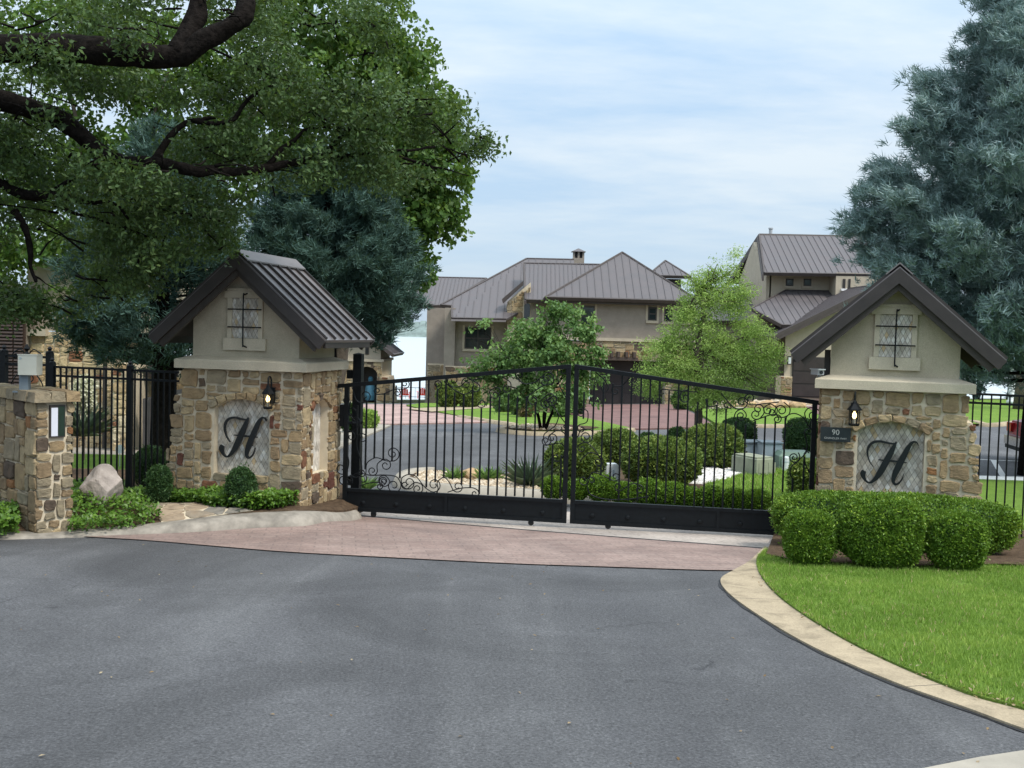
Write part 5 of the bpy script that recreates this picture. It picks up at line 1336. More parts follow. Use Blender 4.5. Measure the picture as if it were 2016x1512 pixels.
# stone tower with arched window
tw = MB().slab([h.P(999, 594, 57), h.P(1045, 556, 57), h.P(1045, 800, 57), h.P(999, 800, 57)], (0, .6, 0)).build('stone_tower', 'mortar', h.e)
xa, za = h.X(1035, 57), h.Z(1035, 612, 57)
h.facing(tw, 999, 1045, 556, 640, 57, .12, lambda u, v: (abs(u - xa) < .16 and za - .4 < v < za + .5) or v > h.Z(999, 596, 57) + (u - h.X(999, 57)) * .82)
ap, *_ = arch_poly(.16, za - .5, za + .3, za + .42, 8, xa)
MB().prism([(p[0], p[1]) for p in ap], 2.0 - .03, 2.05).build('arched_window', 'window_glass', h.e)
MB().slab([h.P(988, 589, 56.6), h.P(1030, 553, 56.6), h.P(1030, 560, 56.6), h.P(990, 597, 56.6)], (0, .9, 0)).build('roof', 'house_trim', h.e)
# left wing
wl = h.block('wall', 'house_stucco', 876, 1000, 628, 57.6, 66)
h.block('wall', 'house_stucco', 841, 876, 606, 59.5, 68)
h.block('pier', 'house_stucco', 876, 897, 606, 57.2, 57.62)
sb = h.block('stone_base', 'mortar', 842, 876, 716, 59.44, 60); h.facing(sb, 842, 876, 718, 800, 59.44, .13)
sb = h.block('stone_base', 'mortar', 877, 1000, 722, 57.14, 57.7); h.facing(sb, 877, 1000, 723, 800, 57.14, .13)
h.window(914, 966, 645, 687, 57.6, 2, 2)
r1, r2, e1, e2 = h.P(1037, 509, 64), h.P(1130, 511, 64), h.P(890, 626, 56.2), h.P(996, 628, 56.2)
pl = (r1, r2, e1); q = lambda x, y: on_plane(h, x, y, *pl)
h.roof([r1, r2, q(1130, 560), q(996, 628), e1], .42, only=(0, 3))
h.roof([r1, e1, q(890, 602), q(868, 600)], .42, only=(1, 2, 3))
MB().slab([q(888, 628), q(996, 630), q(996, 634), q(888, 632)], (0, .1, 0)).build('fascia', 'house_trim', h.e)
# far left wing roof
r1, r2, e1 = h.P(780, 544, 70), h.P(958, 548, 70), h.P(780, 603, 65)
h.roof([r1, r2, on_plane(h, 872, 601, r1, r2, e1), e1], .24)
# chimney
cx, Yc = h.P(1138, 520, 67), 12
cz0, cz1 = h.Z(1138, 540, 67), h.Z(1138, 500, 67)
ch = MB().box(cx.x - .36, cx.x + .36, Yc - .4, Yc + .4, cz0, cz1 - .28).build('chimney', 'house_stucco', h.e)
for sx in (-.3, 0, .3): MB().box(cx.x + sx - .06, cx.x + sx + .06, Yc - .38, Yc - .26, cz1 - .28, cz1 + .12).build('chimney_post', 'house_stucco', ch)
MB().box(cx.x - .32, cx.x + .32, Yc - .2, Yc + .3, cz1 - .28, cz1 + .1).build('flue', 'door_dark', ch)
MB().add([(cx.x - .45, Yc - .5, cz1 + .12), (cx.x + .45, Yc - .5, cz1 + .12), (cx.x + .45, Yc + .5, cz1 + .12), (cx.x - .45, Yc + .5, cz1 + .12), (cx.x, Yc, cz1 + .36)], [(3, 2, 1, 0), (0, 1, 4), (1, 2, 4), (2, 3, 4), (3, 0, 4)]).build('chimney_cap', 'house_roof', ch)
# small dormer behind
a, b_, c = h.P(1275, 542, 67), h.P(1360, 544, 67), h.P(1310, 513, 70)
h.roof([a, b_, c], .4); MB().box(a.x + .5, b_.x - .5, 12.6, 16, a.z - 1.2, a.z - .15).build('dormer_wall', 'dark_trim', h.e)

# ---- house on the right
h = House('neighbour_house', 'pale stucco house with tall gabled metal roof behind the right pillar', 1640, 60)
h.block('wall', 'house_stucco_light', 1516, 1646, 538, 66, 74); h.block('wall', 'house_stucco_light', 1646.5, 1760, 538, 64.6, 74)
for (a, b_) in ((1541, 1556), (1576, 1591)): h.window(a, b_, 549, 563, 66, 1, 1, 'house_stucco_light')
h.window(1653, 1658, 549, 568, 64.6, 1, 1, None); h.window(1664, 1668, 549, 568, 64.6, 1, 1, None)
r1, r2, e1 = h.P(1495, 462, 70), h.P(1760, 466, 70), h.P(1505, 537, 64.6)
q = lambda x, y: on_plane(h, x, y, r1, r2, e1)
h.roof([r1, r2, q(1760, 541), e1], .40)
back_e = Vector((e1.x, 2 * r1.y - e1.y, e1.z)); back_r = Vector((q(1760, 541).x, 2 * r1.y - e1.y, e1.z))
h.roof([r1, r2, back_r, back_e], .40)
MB().slab([r1 + Vector((-.02, 0, -.1)), e1 + Vector((-.02, 0, -.1)), e1 + Vector((-.02, 0, -.5)), r1 + Vector((-.02, 0, -.55))], (-.12, 0, 0)).build('barge_board', 'house_trim', h.e)
MB().slab([r1 + Vector((-.02, 0, -.1)), back_e + Vector((-.02, 0, -.1)), back_e + Vector((-.02, 0, -.5)), r1 + Vector((-.02, 0, -.55))], (-.12, 0, 0)).build('barge_board', 'house_trim', h.e)
gx = h.X(1503, 66)
MB().slab([(gx, 6, -1), (gx, 6, e1.z), (gx, r1.y, r1.z - .5), (gx, 14, e1.z), (gx, 14, -1)], (.3, 0, 0)).build('gable_wall', 'house_stucco_light', h.e)
vx = h.P(1517, 462, 71); MB().lathe([(.12, -.4), (.12, .35), (.16, .37), (.16, .45)], 10, (vx.x, 11, vx.z)).build('vent_pipe', 'cam_grey', h.e)
r1, r2, e1 = h.P(1548, 571, 66), h.P(1650, 573, 66), h.P(1540, 640, 60.2)
q = lambda x, y: on_plane(h, x, y, r1, r2, e1)
h.roof([r1, r2, q(1660, 640), e1, q(1480, 607)], .40)
h.block('wall', 'house_stucco', 1490, 1560, 615, 63.5, 66)
# garage gable
zf = [h.P(1515, 662, 60), h.P(1720, 562, 60), h.P(1925, 668, 60)]
MB().add([(h.X(1545, 60), 0, -1), (h.X(1890, 60), 0, -1), (h.X(1890, 60), 0, zf[2].z + .1), (zf[1].x, 0, zf[1].z - .25), (h.X(1545, 60), 0, zf[0].z + .35)], [(0, 1, 2, 3, 4)]).build('gable_wall', 'house_stucco_light', h.e)
for k in (0, 2):
    a, b_ = zf[k], zf[1]
    h.roof([a + Vector((0, -.7, 0)), b_ + Vector((0, -.7, 0)), b_ + Vector((0, 9, 0)), a + Vector((0, 9, 0))], .45, tk=.22)
    MB().slab([a + Vector((0, -.74, .0)), b_ + Vector((0, -.74, 0)), b_ + Vector((0, -.74, -.42)), a + Vector((0, -.74, -.36))], (0, .12, 0)).build('barge_board', 'house_trim', h.e)
od = h.block('garage_opening', 'door_dark', 1561, 1640, 703, 59.93, 60.0, py_bot=783)
for i in range(3):
    MB().box(h.X(1563, 59.9), h.X(1638, 59.9), -.10, -.072, h.Z(1600, 781 - 25 * i, 59.9) + .02, h.Z(1600, 781 - 25 * (i + 1), 59.9) - .03).build('panel', 'garage_door', od)
sb = h.block('stone_base', 'mortar', 1537, 1560, 741, 59.9, 61); h.facing(sb, 1537, 1560, 742, 790, 59.9, .12)
lm = empty('porch_lantern', h.o + h.P(1553, 718, 59.9), 0, 'small wall lantern on the pale garage wall behind the gate', 'lantern')
MB().box(-.10, .10, -.16, .0, .0, .5).build('frame', 'dark_trim', lm); MB().box(-.075, .075, -.168, -.161, .06, .42).build('pane', 'plastic_white', lm)
# low roof between the houses
r1, r2, e1 = h.P(1370, 566, 72), h.P(1503, 567, 72), h.P(1370, 632, 67)
h.roof([r1, r2, on_plane(h, 1505, 632, r1, r2, e1), e1], .4); h.block('wall', 'house_stucco', 1372, 1500, 628, 67.5, 72)

# ---- stone guest house at the left, by the lake
h = House('guest_house', 'small stone guest house with an arched doorway near the lake', 725, 63)
ux = h.X(722, 63, 760); aw = 20 / 2075 * 63; zcr = h.Z(722, 722, 63); zsp = zcr - .35
core = MB(); x0, x1 = h.X(655, 63), h.X(753, 63); ztop = h.Z(722, 712, 63)
core.box(x0, ux - aw, 0, 5, -1, ztop); core.box(ux + aw, x1, 0, 5, -1, ztop); core.box(ux - aw, ux + aw, 1.2, 5, -1, ztop)
ap, Rr, cz, th = arch_poly(aw, 0.0, zsp, zcr, 10, ux); arc = list(reversed(ap[2:]))
for p, q in zip(arc, arc[1:]): core.prism([p, q, (q[0], ztop), (p[0], ztop)], 0, 1.2)
core.prism([(x1, -1), (x1 + .75, -1), (x1 + .38, ztop - .9), (x1, ztop - .9)], .05, 3)
sb = core.build('stone_base', 'mortar', h.e)
def gskip(u, v):
    if abs(u - ux) < aw and v < zsp: return True
    if v >= zsp - .05 and math.hypot(u - ux, v - cz) < Rr + .2 and abs(u - ux) < aw * 1.3: return True
    return u > x1 and (v > ztop - .9 or u > x1 + .38 + .37 * (ztop - .9 - v) / (ztop + .1))
facing(sb, lambda u, v, w_: (u, -w_, v), x0, x1 + .75, 0, ztop, lambda u, v: not gskip(u, v), .13, (2, 5), (1, 3), 'stone', .05, .018, .012, .03)
voussoirs(sb, lambda u, v, w_: (u, -w_, v), Rr, cz, th, ux, .2, 8)
MB().box(ux - aw, ux + aw, 1.0, 1.19, -1, zcr).build('door', 'door_dark', h.e)
h.block('gable_wall', 'house_stucco_light', 655, 750, 676, 63.15, 67.9, py_bot=714)
MB().box(x0 - .1, x1 + .1, -.12, 5.1, ztop + .003, ztop + .16).build('belt_course', 'house_stucco_light', h.e)
h.window(719, 726, 684, 698, 63.15, 1, 1, None, False)
a, b_ = h.P(774, 698, 62.6), h.P(700, 640, 62.6)
h.roof([a, b_, b_ + Vector((0, 6, 0)), a + Vector((0, 6, 0))], .5); c = Vector((2 * b_.x - a.x, a.y, a.z)); h.roof([c, b_, b_ + Vector((0, 6, 0)), c + Vector((0, 6, 0))], .5)
MB().prism([(x0 + .2, h.Z(700, 680, 63)), (h.X(748, 63), h.Z(700, 680, 63)), (b_.x, b_.z - .35)], .2, 4.8).build('gable_wall', 'house_stucco_light', h.e)
pq = h.o + Vector((ux + .15, .55, .02))
e = empty('draped_bundle', pq, 0, 'dark blue covered bundle inside the arched doorway by the lake', 'bundle')
MB().lathe([(.30, 0), (.36, .3), (.30, .75), (.2, 1.05), (.08, 1.2)], 9).build('cover', 'blue_cloth', e)
MB().lathe([(.13, 1.15), (.16, 1.3), (.08, 1.42)], 8).build('knot', 'blue_cloth', e)

# ---- stone villa behind the left fence
h = House('stone_villa', 'stone villa with brown louvred shutters behind the left fence', 140, 24.5)
sw = h.block('stone_wall', 'mortar', 49, 222, 655, 24.5, 28); h.facing(sw, 49, 222, 655, 905, 24.5, .068, None, (2, 5), (2, 4), mat='stone_pale_sunlit')
h.block('upper_wall', 'house_stucco_light', 55, 400, 520, 24.7, 28, py_bot=655)
MB().box(h.X(48, 24.4), h.X(92, 24.4), -.18, .0, h.Z(70, 661, 24.4), h.Z(70, 648, 24.4)).build('ledge', 'house_stucco_light', h.e)
wg = h.block('stone_wall', 'mortar', 222.5, 252, 716, 23.6, 28); h.facing(wg, 222.5, 252, 716, 900, 23.6, .068, None, (2, 4), (2, 4), mat='stone_pale_sunlit')
lw = h.block('stone_wall', 'mortar', 252.5, 372, 742, 25.0, 25.6); h.facing(lw, 252.5, 372, 742, 905, 25.0, .075, None, (2, 5), (2, 3), mat='stone_pale_sunlit')
MB().slab([h.P(281, 785, 23.9), h.P(360, 765, 23.9), h.P(360, 905, 23.9), h.P(281, 905, 23.9)], (0, .12, 0)).build('side_gate', 'gate_grey', h.e)
for px in (296, 311, 326, 341): MB().box(h.X(px, 23.88), h.X(px + 1, 23.88), -.635, -.605, h.Z(px, 900, 23.88), h.Z(px, 784, 23.88)).build('board', 'gate_grey', h.e)
a, b_, c, d = h.P(262, 729, 24.6), h.P(345, 729, 24.6), h.P(350, 703, 25.6), h.P(272, 703, 25.6)
h.roof([a, b_, c, d], .25, tk=.08)
MB().box(h.X(-120, 24.2), h.X(48, 24.2), -.3, .2, -1, h.Z(0, 560, 24.2)).build('wall', 'house_stucco', h.e)
pn = MB().box(h.X(-60, 24.1), h.X(47, 24.1), -.40, -.305, h.Z(20, 780, 24.1), h.Z(20, 618, 24.1)).build('shutter', 'shutter_brown', h.e)
z0, z1 = h.Z(20, 780, 24.1), h.Z(20, 618, 24.1)
k = 24
for i in range(k):
    z = z0 + (z1 - z0) * (i + .5) / k
    for (xa, xb) in ((h.X(-58, 24.1), h.X(26, 24.1)), (h.X(29, 24.1), h.X(46, 24.1))):
        MB().obox(((xa + xb) / 2, -.425, z), ((xb - xa) / 2, 0, 0), (0, .02, -.012), (0, .012, .022)).build('slat', 'shutter_brown', pn)
dp = MB().tube([(h.X(212, 24.4), -.25, -.3), (h.X(212, 24.4), -.25, 2.6)], .05, 8).build('downpipe', 'dark_trim', h.e)
q = gnd(234, 903); e = empty('yard_sign', (at(236, 893, 20).x, 20, g(-7.4, 20)), 0, 'small round pale blue yard sign near the villa wall', 'sign')
MB().tube([(0, 0, 0), (0, 0, .30)], .008, 6).build('stake', 'cam_grey', e)
MB().tube([(0, -.012, .36), (0, .012, .36)], .085, 14).build('disc', 'plastic_white', e)

# ================================================================== LAKESIDE: fence and red chairs
fy = 103.5
fa, fb = at(640, 786, fy), at(845, 786, fy)
zg = lambda x, y: g(x, y)
e = empty('lake_fence', (fa.x, fy, 0), 0, 'low dark railing in front of the lake', 'fence')
ln = fb.x - fa.x; zt_ = g(-10, fy) + 1.1
MB().box(0, ln, -.025, .025, zt_ - .05, zt_).build('rail', 'black_iron', e); MB().box(0, ln, -.025, .025, zt_ - .95, zt_ - .9).build('rail', 'black_iron', e)
n = int(ln / .45)
for i in range(n + 1):
    u = ln * i / n; r_ = .06 if i % 5 == 0 else .014; MB().box(u - r_, u + r_, -r_, r_, zt_ - 1.15, zt_ + (.15 if i % 5 == 0 else 0)).build('post' if i % 5 == 0 else 'picket', 'black_iron', e)
def adirondack(px, label):
    q = at(px, 800, 98); z = g(q.x, 98); e = empty('adirondack_chair', (q.x, 98, z), R(180 + rng.uniform(-12, 12)), label, 'chair', 'red chairs by the lake')
    for i in range(5):
        x = -.28 + .14 * i; MB().slab([(x - .06, .30, .32), (x + .06, .30, .32), (x + .06, .52, 1.02 - abs(i - 2) * .06), (x - .06, .52, 1.02 - abs(i - 2) * .06)], (0, .03, -.01)).build('back_slat', 'red_plastic', e)
    MB().slab([(-.34, -.32, .42), (.34, -.32, .42), (.34, .32, .33), (-.34, .32, .33)], (0, 0, -.04)).build('seat', 'red_plastic', e)
    for s_ in (-1, 1):
        MB().box(s_ * .46 - .08, s_ * .46 + .08, -.36, .36, .60, .635).build('arm', 'red_plastic', e)
        MB().box(s_ * .42 - .03, s_ * .42 + .03, -.34, -.27, 0, .598).build('leg', 'red_plastic', e); MB().box(s_ * .42 - .03, s_ * .42 + .03, .26, .33, 0, .598).build('leg', 'red_plastic', e)
    return e
adirondack(797, 'red slatted lawn chair by the lake, the one farther from the big house')
adirondack(831, 'red slatted lawn chair by the lake, right beside the big house corner')
# ================================================================== TREES
def branch(mb, a, b_, r0, r1, bend=0.15, n=5, seg=6):
    a, b_ = Vector(a), Vector(b_); l = (b_ - a).length; pts = []
    o1 = Vector((rng.uniform(-1, 1), rng.uniform(-1, 1), rng.uniform(-.5, .8))) * l * bend
    for i in range(n + 1):
        t_ = i / n; pts.append(a.lerp(b_, t_) + o1 * math.sin(math.pi * t_) + Vector((rng.uniform(-1, 1), rng.uniform(-1, 1), rng.uniform(-1, 1))) * l * .015)
    mb.tube(pts, [r0 + (r1 - r0) * i / n for i in range(n + 1)], seg); return pts
def blob_crown(root, blobs, leaf, per_m3, mat, clus=14, aspect=.5, shell=.55, spread=.14, droop=.35, bias=None, gap=0.0, tri=False):
    """blobs: (centre, radii) in local coordinates. Leaves hang in twig-sized clusters through each blob"""
    P = []; Nn = []; Rn = []
    for c, rd in blobs:
        c = np.array(c, float); rd = np.array(rd, float); vol = 4.19 * rd.prod(); k = max(6, int(per_m3 * vol ** (2 / 3) * 1.0))
        d = unit(k); rr = shell + (1 - shell) * nr.random(k) ** .6
        fz = 1 + np.array([mnoise.noise(Vector((q[0] * 2.3 + c[0], q[1] * 2.3 + c[1], q[2] * 2.3 + c[2]))) for q in d]) * .45
        cc_ = c + d * rd * (rr * fz)[:, None]
        if gap:
            ns = np.array([mnoise.noise(Vector(q * 1.15)) for q in cc_]); kp = ns > -gap; cc_, d = cc_[kp], d[kp]; k = len(cc_)
        tone = nr.normal(0, .12, k) + np.array([mnoise.noise(Vector(q * 1.7)) for q in cc_]) * .38
        for i in range(clus):
            off = unit(k) * (spread * nr.random(k) ** .5)[:, None]; off[:, 2] *= .7
            P.append(cc_ + off); nn = d * .5 + unit(k) * .9 + np.array([0, 0, .35]); Nn.append(nn / np.linalg.norm(nn, axis=1)[:, None]); Rn.append(np.clip(nr.normal(.42, .17, k) + tone, 0, 1))
    P = np.concatenate(P); Nn = np.concatenate(Nn); Rn = np.concatenate(Rn)
    return leafmesh('crown', P, Nn, leaf, leaf * aspect, mat, root, droop, Rn, tri=tri)
def pxblob(b_, o_):
    px, py, Y, rx, ry, rd = b_; s_ = Y / FPX; return (at(px, py, Y) - o_, (rx * s_, rd, ry * s_))
def pxpath(pts, o_): return [at(px, py, Y) - o_ for px, py, Y in pts]

# ---- great oak at the left, trunk outside the frame
ob = Vector((-8.2, 11.3, g(-8.2, 11.3) + .05))
oak = empty('oak_tree', ob, 0, 'large dark oak whose heavy limbs reach in from the upper left', 'tree')
tk = MB(); top = Vector((.3, .1, 2.6))
tk.tube([(0, 0, -.2), (.02, 0, .3), (.1, .02, 1.4), top], [.55, .42, .36, .34], 12)
lb = pxpath([(-280, 150, 11.1), (-120, 110, 10.9), (0, 98, 10.8), (140, 96, 10.8), (240, 102, 10.9), (345, 112, 11), (400, 78, 11), (462, 48, 11.1), (484, 5, 11.2), (470, -70, 11.4), (480, -160, 11.6)], ob)
tk.tube([top + Vector((0, 0, -.3))] + cat_rom(lb, 9), [.22] + [.155 - .07 * i / 90 for i in range(91)], 14)
lb = pxpath([(-280, 200, 11.2), (-120, 170, 11.2), (0, 196, 11.2), (100, 226, 11.3), (170, 275, 11.4), (235, 316, 11.5), (330, 324, 11.7), (420, 338, 11.9), (520, 330, 12.2), (640, 306, 12.6), (760, 300, 13), (860, 290, 13.2)], ob)
c_ = cat_rom(lb, 9); tk.tube([top + Vector((0, 0, -.3))] + c_, [.18] + [.135 - .125 * i / (len(c_) - 1) for i in range(len(c_))], 14)
for pts, r0, r1 in (([(380, 237, 11.9), (425, 240, 11.9), (460, 230, 12), (490, 190, 12.1), (545, 160, 12.2)], .035, .012), ([(-60, 300, 11.4), (20, 372, 11.5), (90, 386, 11.5), (150, 392, 11.6), (215, 398, 11.7), (250, 440, 11.8)], .06, .012),
                    ([(30, 415, 11.5), (50, 450, 11.5), (58, 520, 11.6), (75, 560, 11.6)], .05, .02), ([(300, 322, 11.7), (350, 250, 11.9), (430, 230, 12)], .05, .02), ([(640, 306, 12.6), (700, 240, 12.7), (800, 210, 12.9)], .035, .008),
                    ([(520, 330, 12.2), (600, 260, 12.4), (680, 250, 12.6), (760, 265, 12.8)], .03, .008), ([(90, 386, 11.5), (150, 350, 11.7), (200, 330, 11.8)], .03, .012), ([(345, 112, 11), (390, 30, 11.2), (380, -60, 11.4)], .14, .07),
                    ([(20, 372, 11.5), (150, 420, 11.9), (240, 445, 12.2), (300, 470, 12.4)], .03, .008), ([(760, 300, 13), (850, 330, 13.1), (920, 345, 13.2)], .02, .006)):
    pp = pxpath(pts, ob); c_ = cat_rom(pp, 4); tk.tube(c_, [r0 + (r1 - r0) * i / (len(c_) - 1) for i in range(len(c_))], 6)
OB = [(60, 40, 11.2, 210, 85, 1.0), (330, 10, 11.8, 200, 70, 1.1), (600, 40, 12.4, 160, 80, 1.1), (730, 80, 12.8, 70, 85, .9), (480, 170, 12.3, 190, 75, .9), (690, 215, 12.7, 120, 80, .9), (800, 215, 13, 110, 60, .9),
      (865, 255, 13.2, 75, 48, .7), (945, 283, 13.3, 42, 22, .4), (905, 300, 13.2, 50, 26, .5), (170, 170, 11.6, 170, 48, .9), (60, 290, 11.8, 130, 70, 1.0), (250, 385, 12, 160, 60, .9), (430, 285, 12.4, 150, 50, .8), (620, 330, 12.8, 160, 55, .8),
      (790, 330, 13, 105, 48, .7), (90, 450, 12.1, 150, 75, .9), (280, 480, 12.5, 120, 60, .8), (410, 410, 12.7, 80, 42, .6), (30, 570, 12.3, 75, 60, .7), (-160, 200, 11.2, 200, 260, 1.8), (240, 560, 12.8, 90, 45, .6), (420, 470, 12.9, 60, 40, .5), (30, 600, 12.5, 85, 42, .5), (115, 590, 12.8, 80, 45, .5), (180, 560, 12.9, 70, 50, .5)]
OB += [(90, 110, 10.6, 70, 26, .3), (260, 70, 10.6, 60, 30, .3), (40, 230, 10.9, 60, 30, .3), (300, 340, 11.2, 80, 26, .3), (440, 350, 11.6, 90, 30, .3), (180, 320, 11.0, 40, 30, .25), (440, 20, 10.8, 50, 30, .3)]
bl = [pxblob(b_, ob) for b_ in OB]
for c, rd in bl:        # twigs out to the leaf masses
    for _ in range(5):
        a = Vector(c) + Vector((rng.uniform(-.5, .5), rng.uniform(-.5, .5), rng.uniform(-.4, .4))); d = Vector((rng.uniform(-.8, .8) * rd[0], rng.uniform(-1, 1) * rd[1], rng.uniform(-.7, .7) * rd[2])); a = Vector(c) + (a - Vector(c)) * min(1, rd[0]); branch(tk, a, Vector(c) + d, .014, .004, .1, 4, 4)
tk.v = [(v[0] + .05 * mnoise.noise(Vector(v) * 3.1), v[1] + .05 * mnoise.noise(Vector(v) * 3.1 + Vector((9, 0, 0))), v[2] + .05 * mnoise.noise(Vector(v) * 3.1 + Vector((0, 7, 0)))) for v in tk.v]
tk.v = [(v[0] + .016 * mnoise.noise(Vector(v) * 13), v[1], v[2] + .016 * mnoise.noise(Vector(v) * 13 + Vector((3, 0, 0)))) for v in tk.v]
tk.build('trunk', 'bark', oak, True)
blob_crown(oak, bl, .07, 118, 'oak_leaf', 30, .48, .25, .22, .25, gap=.06)

# ---- lighter broadleaf trees beyond
def back_tree(label, base_px, Y, blobs, per, leaf, gap=.3):
    q = at(base_px, 700, Y); o_ = Vector((q.x, Y, g(q.x, Y))); e = empty('shade_tree', o_, 0, label, 'tree', 'broadleaf trees behind the left pillar')
    mb = MB(); bl = [pxblob(b_, o_) for b_ in blobs]; cc_ = sum((Vector(c) for c, _ in bl), Vector()) / len(bl)
    hub = Vector((cc_.x * .3, cc_.y * .3, max(2, cc_.z * .55))); branch(mb, (0, 0, -.2), hub, .24, .17, .03, 6, 8)
    for c, rd in bl: branch(mb, hub, c, .10, .02, .08, 6, 6)
    mb.build('trunk', 'bark_grey', e, True); blob_crown(e, bl, leaf, per, 'back_leaf', 14, .8, .3, .26, .3, gap=gap); return e
back_tree('tall leafy light green tree behind the left pillar, right end of the canopy', 640, 27, [(640, 40, 27, 170, 130, 1.6), (760, 160, 27, 110, 120, 1.5), (850, 330, 27, 85, 90, 1.3), (865, 430, 27, 55, 60, 1.0), (850, 240, 27, 80, 70, 1.2), (700, 330, 27.5, 150, 110, 1.6), (820, 520, 27, 40, 45, .7), (770, 470, 27, 80, 80, 1.1)], 75, .15, .35)
back_tree('backlit yellow green tree behind the oak at the upper left', 180, 25, [(120, 60, 25, 190, 110, 1.6), (330, 140, 25, 190, 110, 1.6), (100, 320, 25, 170, 120, 1.5), (330, 330, 25, 160, 110, 1.5), (520, 200, 25.5, 150, 120, 1.5), (60, 500, 24.6, 110, 90, 1.2), (250, 470, 25, 120, 70, 1.2), (520, 330, 25.5, 130, 80, 1.2)], 70, .14, .2)

# ---- blue cypress conifers
def conifer(name, label, base, height, profile, mat, seed, tufts=2600, tl=.26, lean=0.0, zlow=.1, bare=()):
    """profile(t): crown radius at height fraction t. Boughs carry feathery sprays"""
    e = empty(name, base, 0, label, 'tree', 'blue grey conifers'); rs = np.random.default_rng(seed); rr = random.Random(seed)
    tr = MB(); tr.tube([(lean * height * t_ + .05 * math.sin(5 * t_), 0, height * t_ - .2 * (t_ == 0)) for t_ in [i / 12 for i in range(13)]], [.26 * (1 - .93 * i / 12) + .01 for i in range(13)], 9)
    P = []; D = []; T = []
    nb = int(height * 14)
    for i in range(nb):
        t_ = zlow + (1 - zlow) * (i + rr.random()) / nb; z = t_ * height; a = i * 2.399 + rr.uniform(-.5, .5); Lb = profile(t_) * rr.uniform(.8, 1.03)
        d = Vector((math.cos(a), math.sin(a), .16 + .25 * t_)); o_ = Vector((lean * z, 0, z)); end = o_ + d * Lb
        mid = o_.lerp(end, .55) + Vector((0, 0, -.10 * Lb)); bp = [o_, mid, end + Vector((0, 0, .06 * Lb))]
        bc = cat_rom(bp, 4); tr.tube(bc, [.045 * (1 - .8 * k / (len(bc) - 1)) * (1.25 - t_) for k in range(len(bc))], 4)
        k = max(4, int(tufts * Lb ** 1.35 / (height * 3.2)) // 8)
        for j in range(k):
            s_ = rr.uniform(.28, 1.0) ** .7; q = bc[min(len(bc) - 1, int(s_ * (len(bc) - 1)))].copy()
            w_ = .17 * Lb * (1.1 - s_) + .11
            q += Vector((rr.gauss(0, w_), rr.gauss(0, w_), rr.gauss(.03, w_ * .42)))
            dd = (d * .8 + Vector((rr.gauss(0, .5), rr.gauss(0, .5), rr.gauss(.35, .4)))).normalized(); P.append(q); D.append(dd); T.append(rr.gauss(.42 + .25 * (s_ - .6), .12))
    P = np.array([tuple(q) for q in P]); D = np.array([tuple(q) for q in D]); T = np.array(T); n_ = len(P); fin = 24
    pos = []; axs = []; rn = []
    for j in range(fin):
        ax = D * (.75 + .5 * rs.random(n_))[:, None] + rs.normal(size=(n_, 3)) * .52; ax /= np.linalg.norm(ax, axis=1)[:, None]
        pos.append(P + rs.normal(size=(n_, 3)) * .045); axs.append(ax); rn.append(np.clip(T + rs.normal(0, .13, n_), 0, 1))
    pos = np.concatenate(pos); axs = np.concatenate(axs); rn = np.concatenate(rn)
    tr.build('trunk', 'bark', e, True)
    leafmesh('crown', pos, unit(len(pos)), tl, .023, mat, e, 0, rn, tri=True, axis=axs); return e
Y = 23.0; q = at(2035, 800, Y); hb_ = Vector((q.x, Y, g(q.x, Y)))
Ht = at(2035, -130, Y).z - hb_.z
def prof(t_):
    return np.interp(t_, [0, .2, .3, .42, .52, .65, .78, .9, 1.0], [1.6, 3.6, 4.45, 4.05, 3.5, 2.85, 2.0, 1.2, .15])
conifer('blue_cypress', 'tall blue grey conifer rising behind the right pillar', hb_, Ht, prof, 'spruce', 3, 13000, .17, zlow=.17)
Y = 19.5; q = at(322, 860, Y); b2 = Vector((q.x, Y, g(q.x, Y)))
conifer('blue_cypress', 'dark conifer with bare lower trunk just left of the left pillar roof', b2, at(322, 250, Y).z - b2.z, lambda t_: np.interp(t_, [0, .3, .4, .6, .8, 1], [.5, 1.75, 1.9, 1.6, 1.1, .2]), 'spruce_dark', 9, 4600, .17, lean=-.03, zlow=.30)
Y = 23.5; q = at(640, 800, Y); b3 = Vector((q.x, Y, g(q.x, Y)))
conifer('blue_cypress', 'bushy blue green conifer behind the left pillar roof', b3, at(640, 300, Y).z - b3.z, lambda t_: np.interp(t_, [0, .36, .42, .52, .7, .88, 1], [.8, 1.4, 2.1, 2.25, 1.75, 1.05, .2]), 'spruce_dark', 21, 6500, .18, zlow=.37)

# ---- young trees of the court
def small_tree(name, label, base, stems, blobs, mat, leaf, per, bark='bark_grey', aspect=.7, gap=.25, r=.05, droop=.4, spread=.2, shell=.2, clus=14):
    e = empty(name, base, 0, label, 'tree'); mb = MB(); bl = [pxblob(b_, base) for b_ in blobs]
    forks = []
    for (dx, dy, hgt) in stems:
        pts = branch(mb, (dx * .12, dy * .12, -.1), (dx, dy, hgt), r, r * .6, .05, 5, 7); forks.append(pts[-1])
    for c, rd in bl:
        f = min(forks, key=lambda q_: (q_ - Vector(c)).length); p_ = branch(mb, f, c, r * .45, r * .12, .08, 5, 5)
        for _ in range(6): branch(mb, p_[rng.randint(2, 5)], Vector(c) + Vector((rng.uniform(-1, 1) * rd[0], rng.uniform(-1, 1) * rd[1], rng.uniform(-.7, 1) * rd[2])) * .85, r * .16, r * .05, .08, 4, 4)
    mb.build('trunk', bark, e, True); blob_crown(e, bl, leaf, per, mat, clus, aspect, shell, spread, droop, gap=gap); return e
b4 = gnd(1068, 846, .08); Y = b4.y
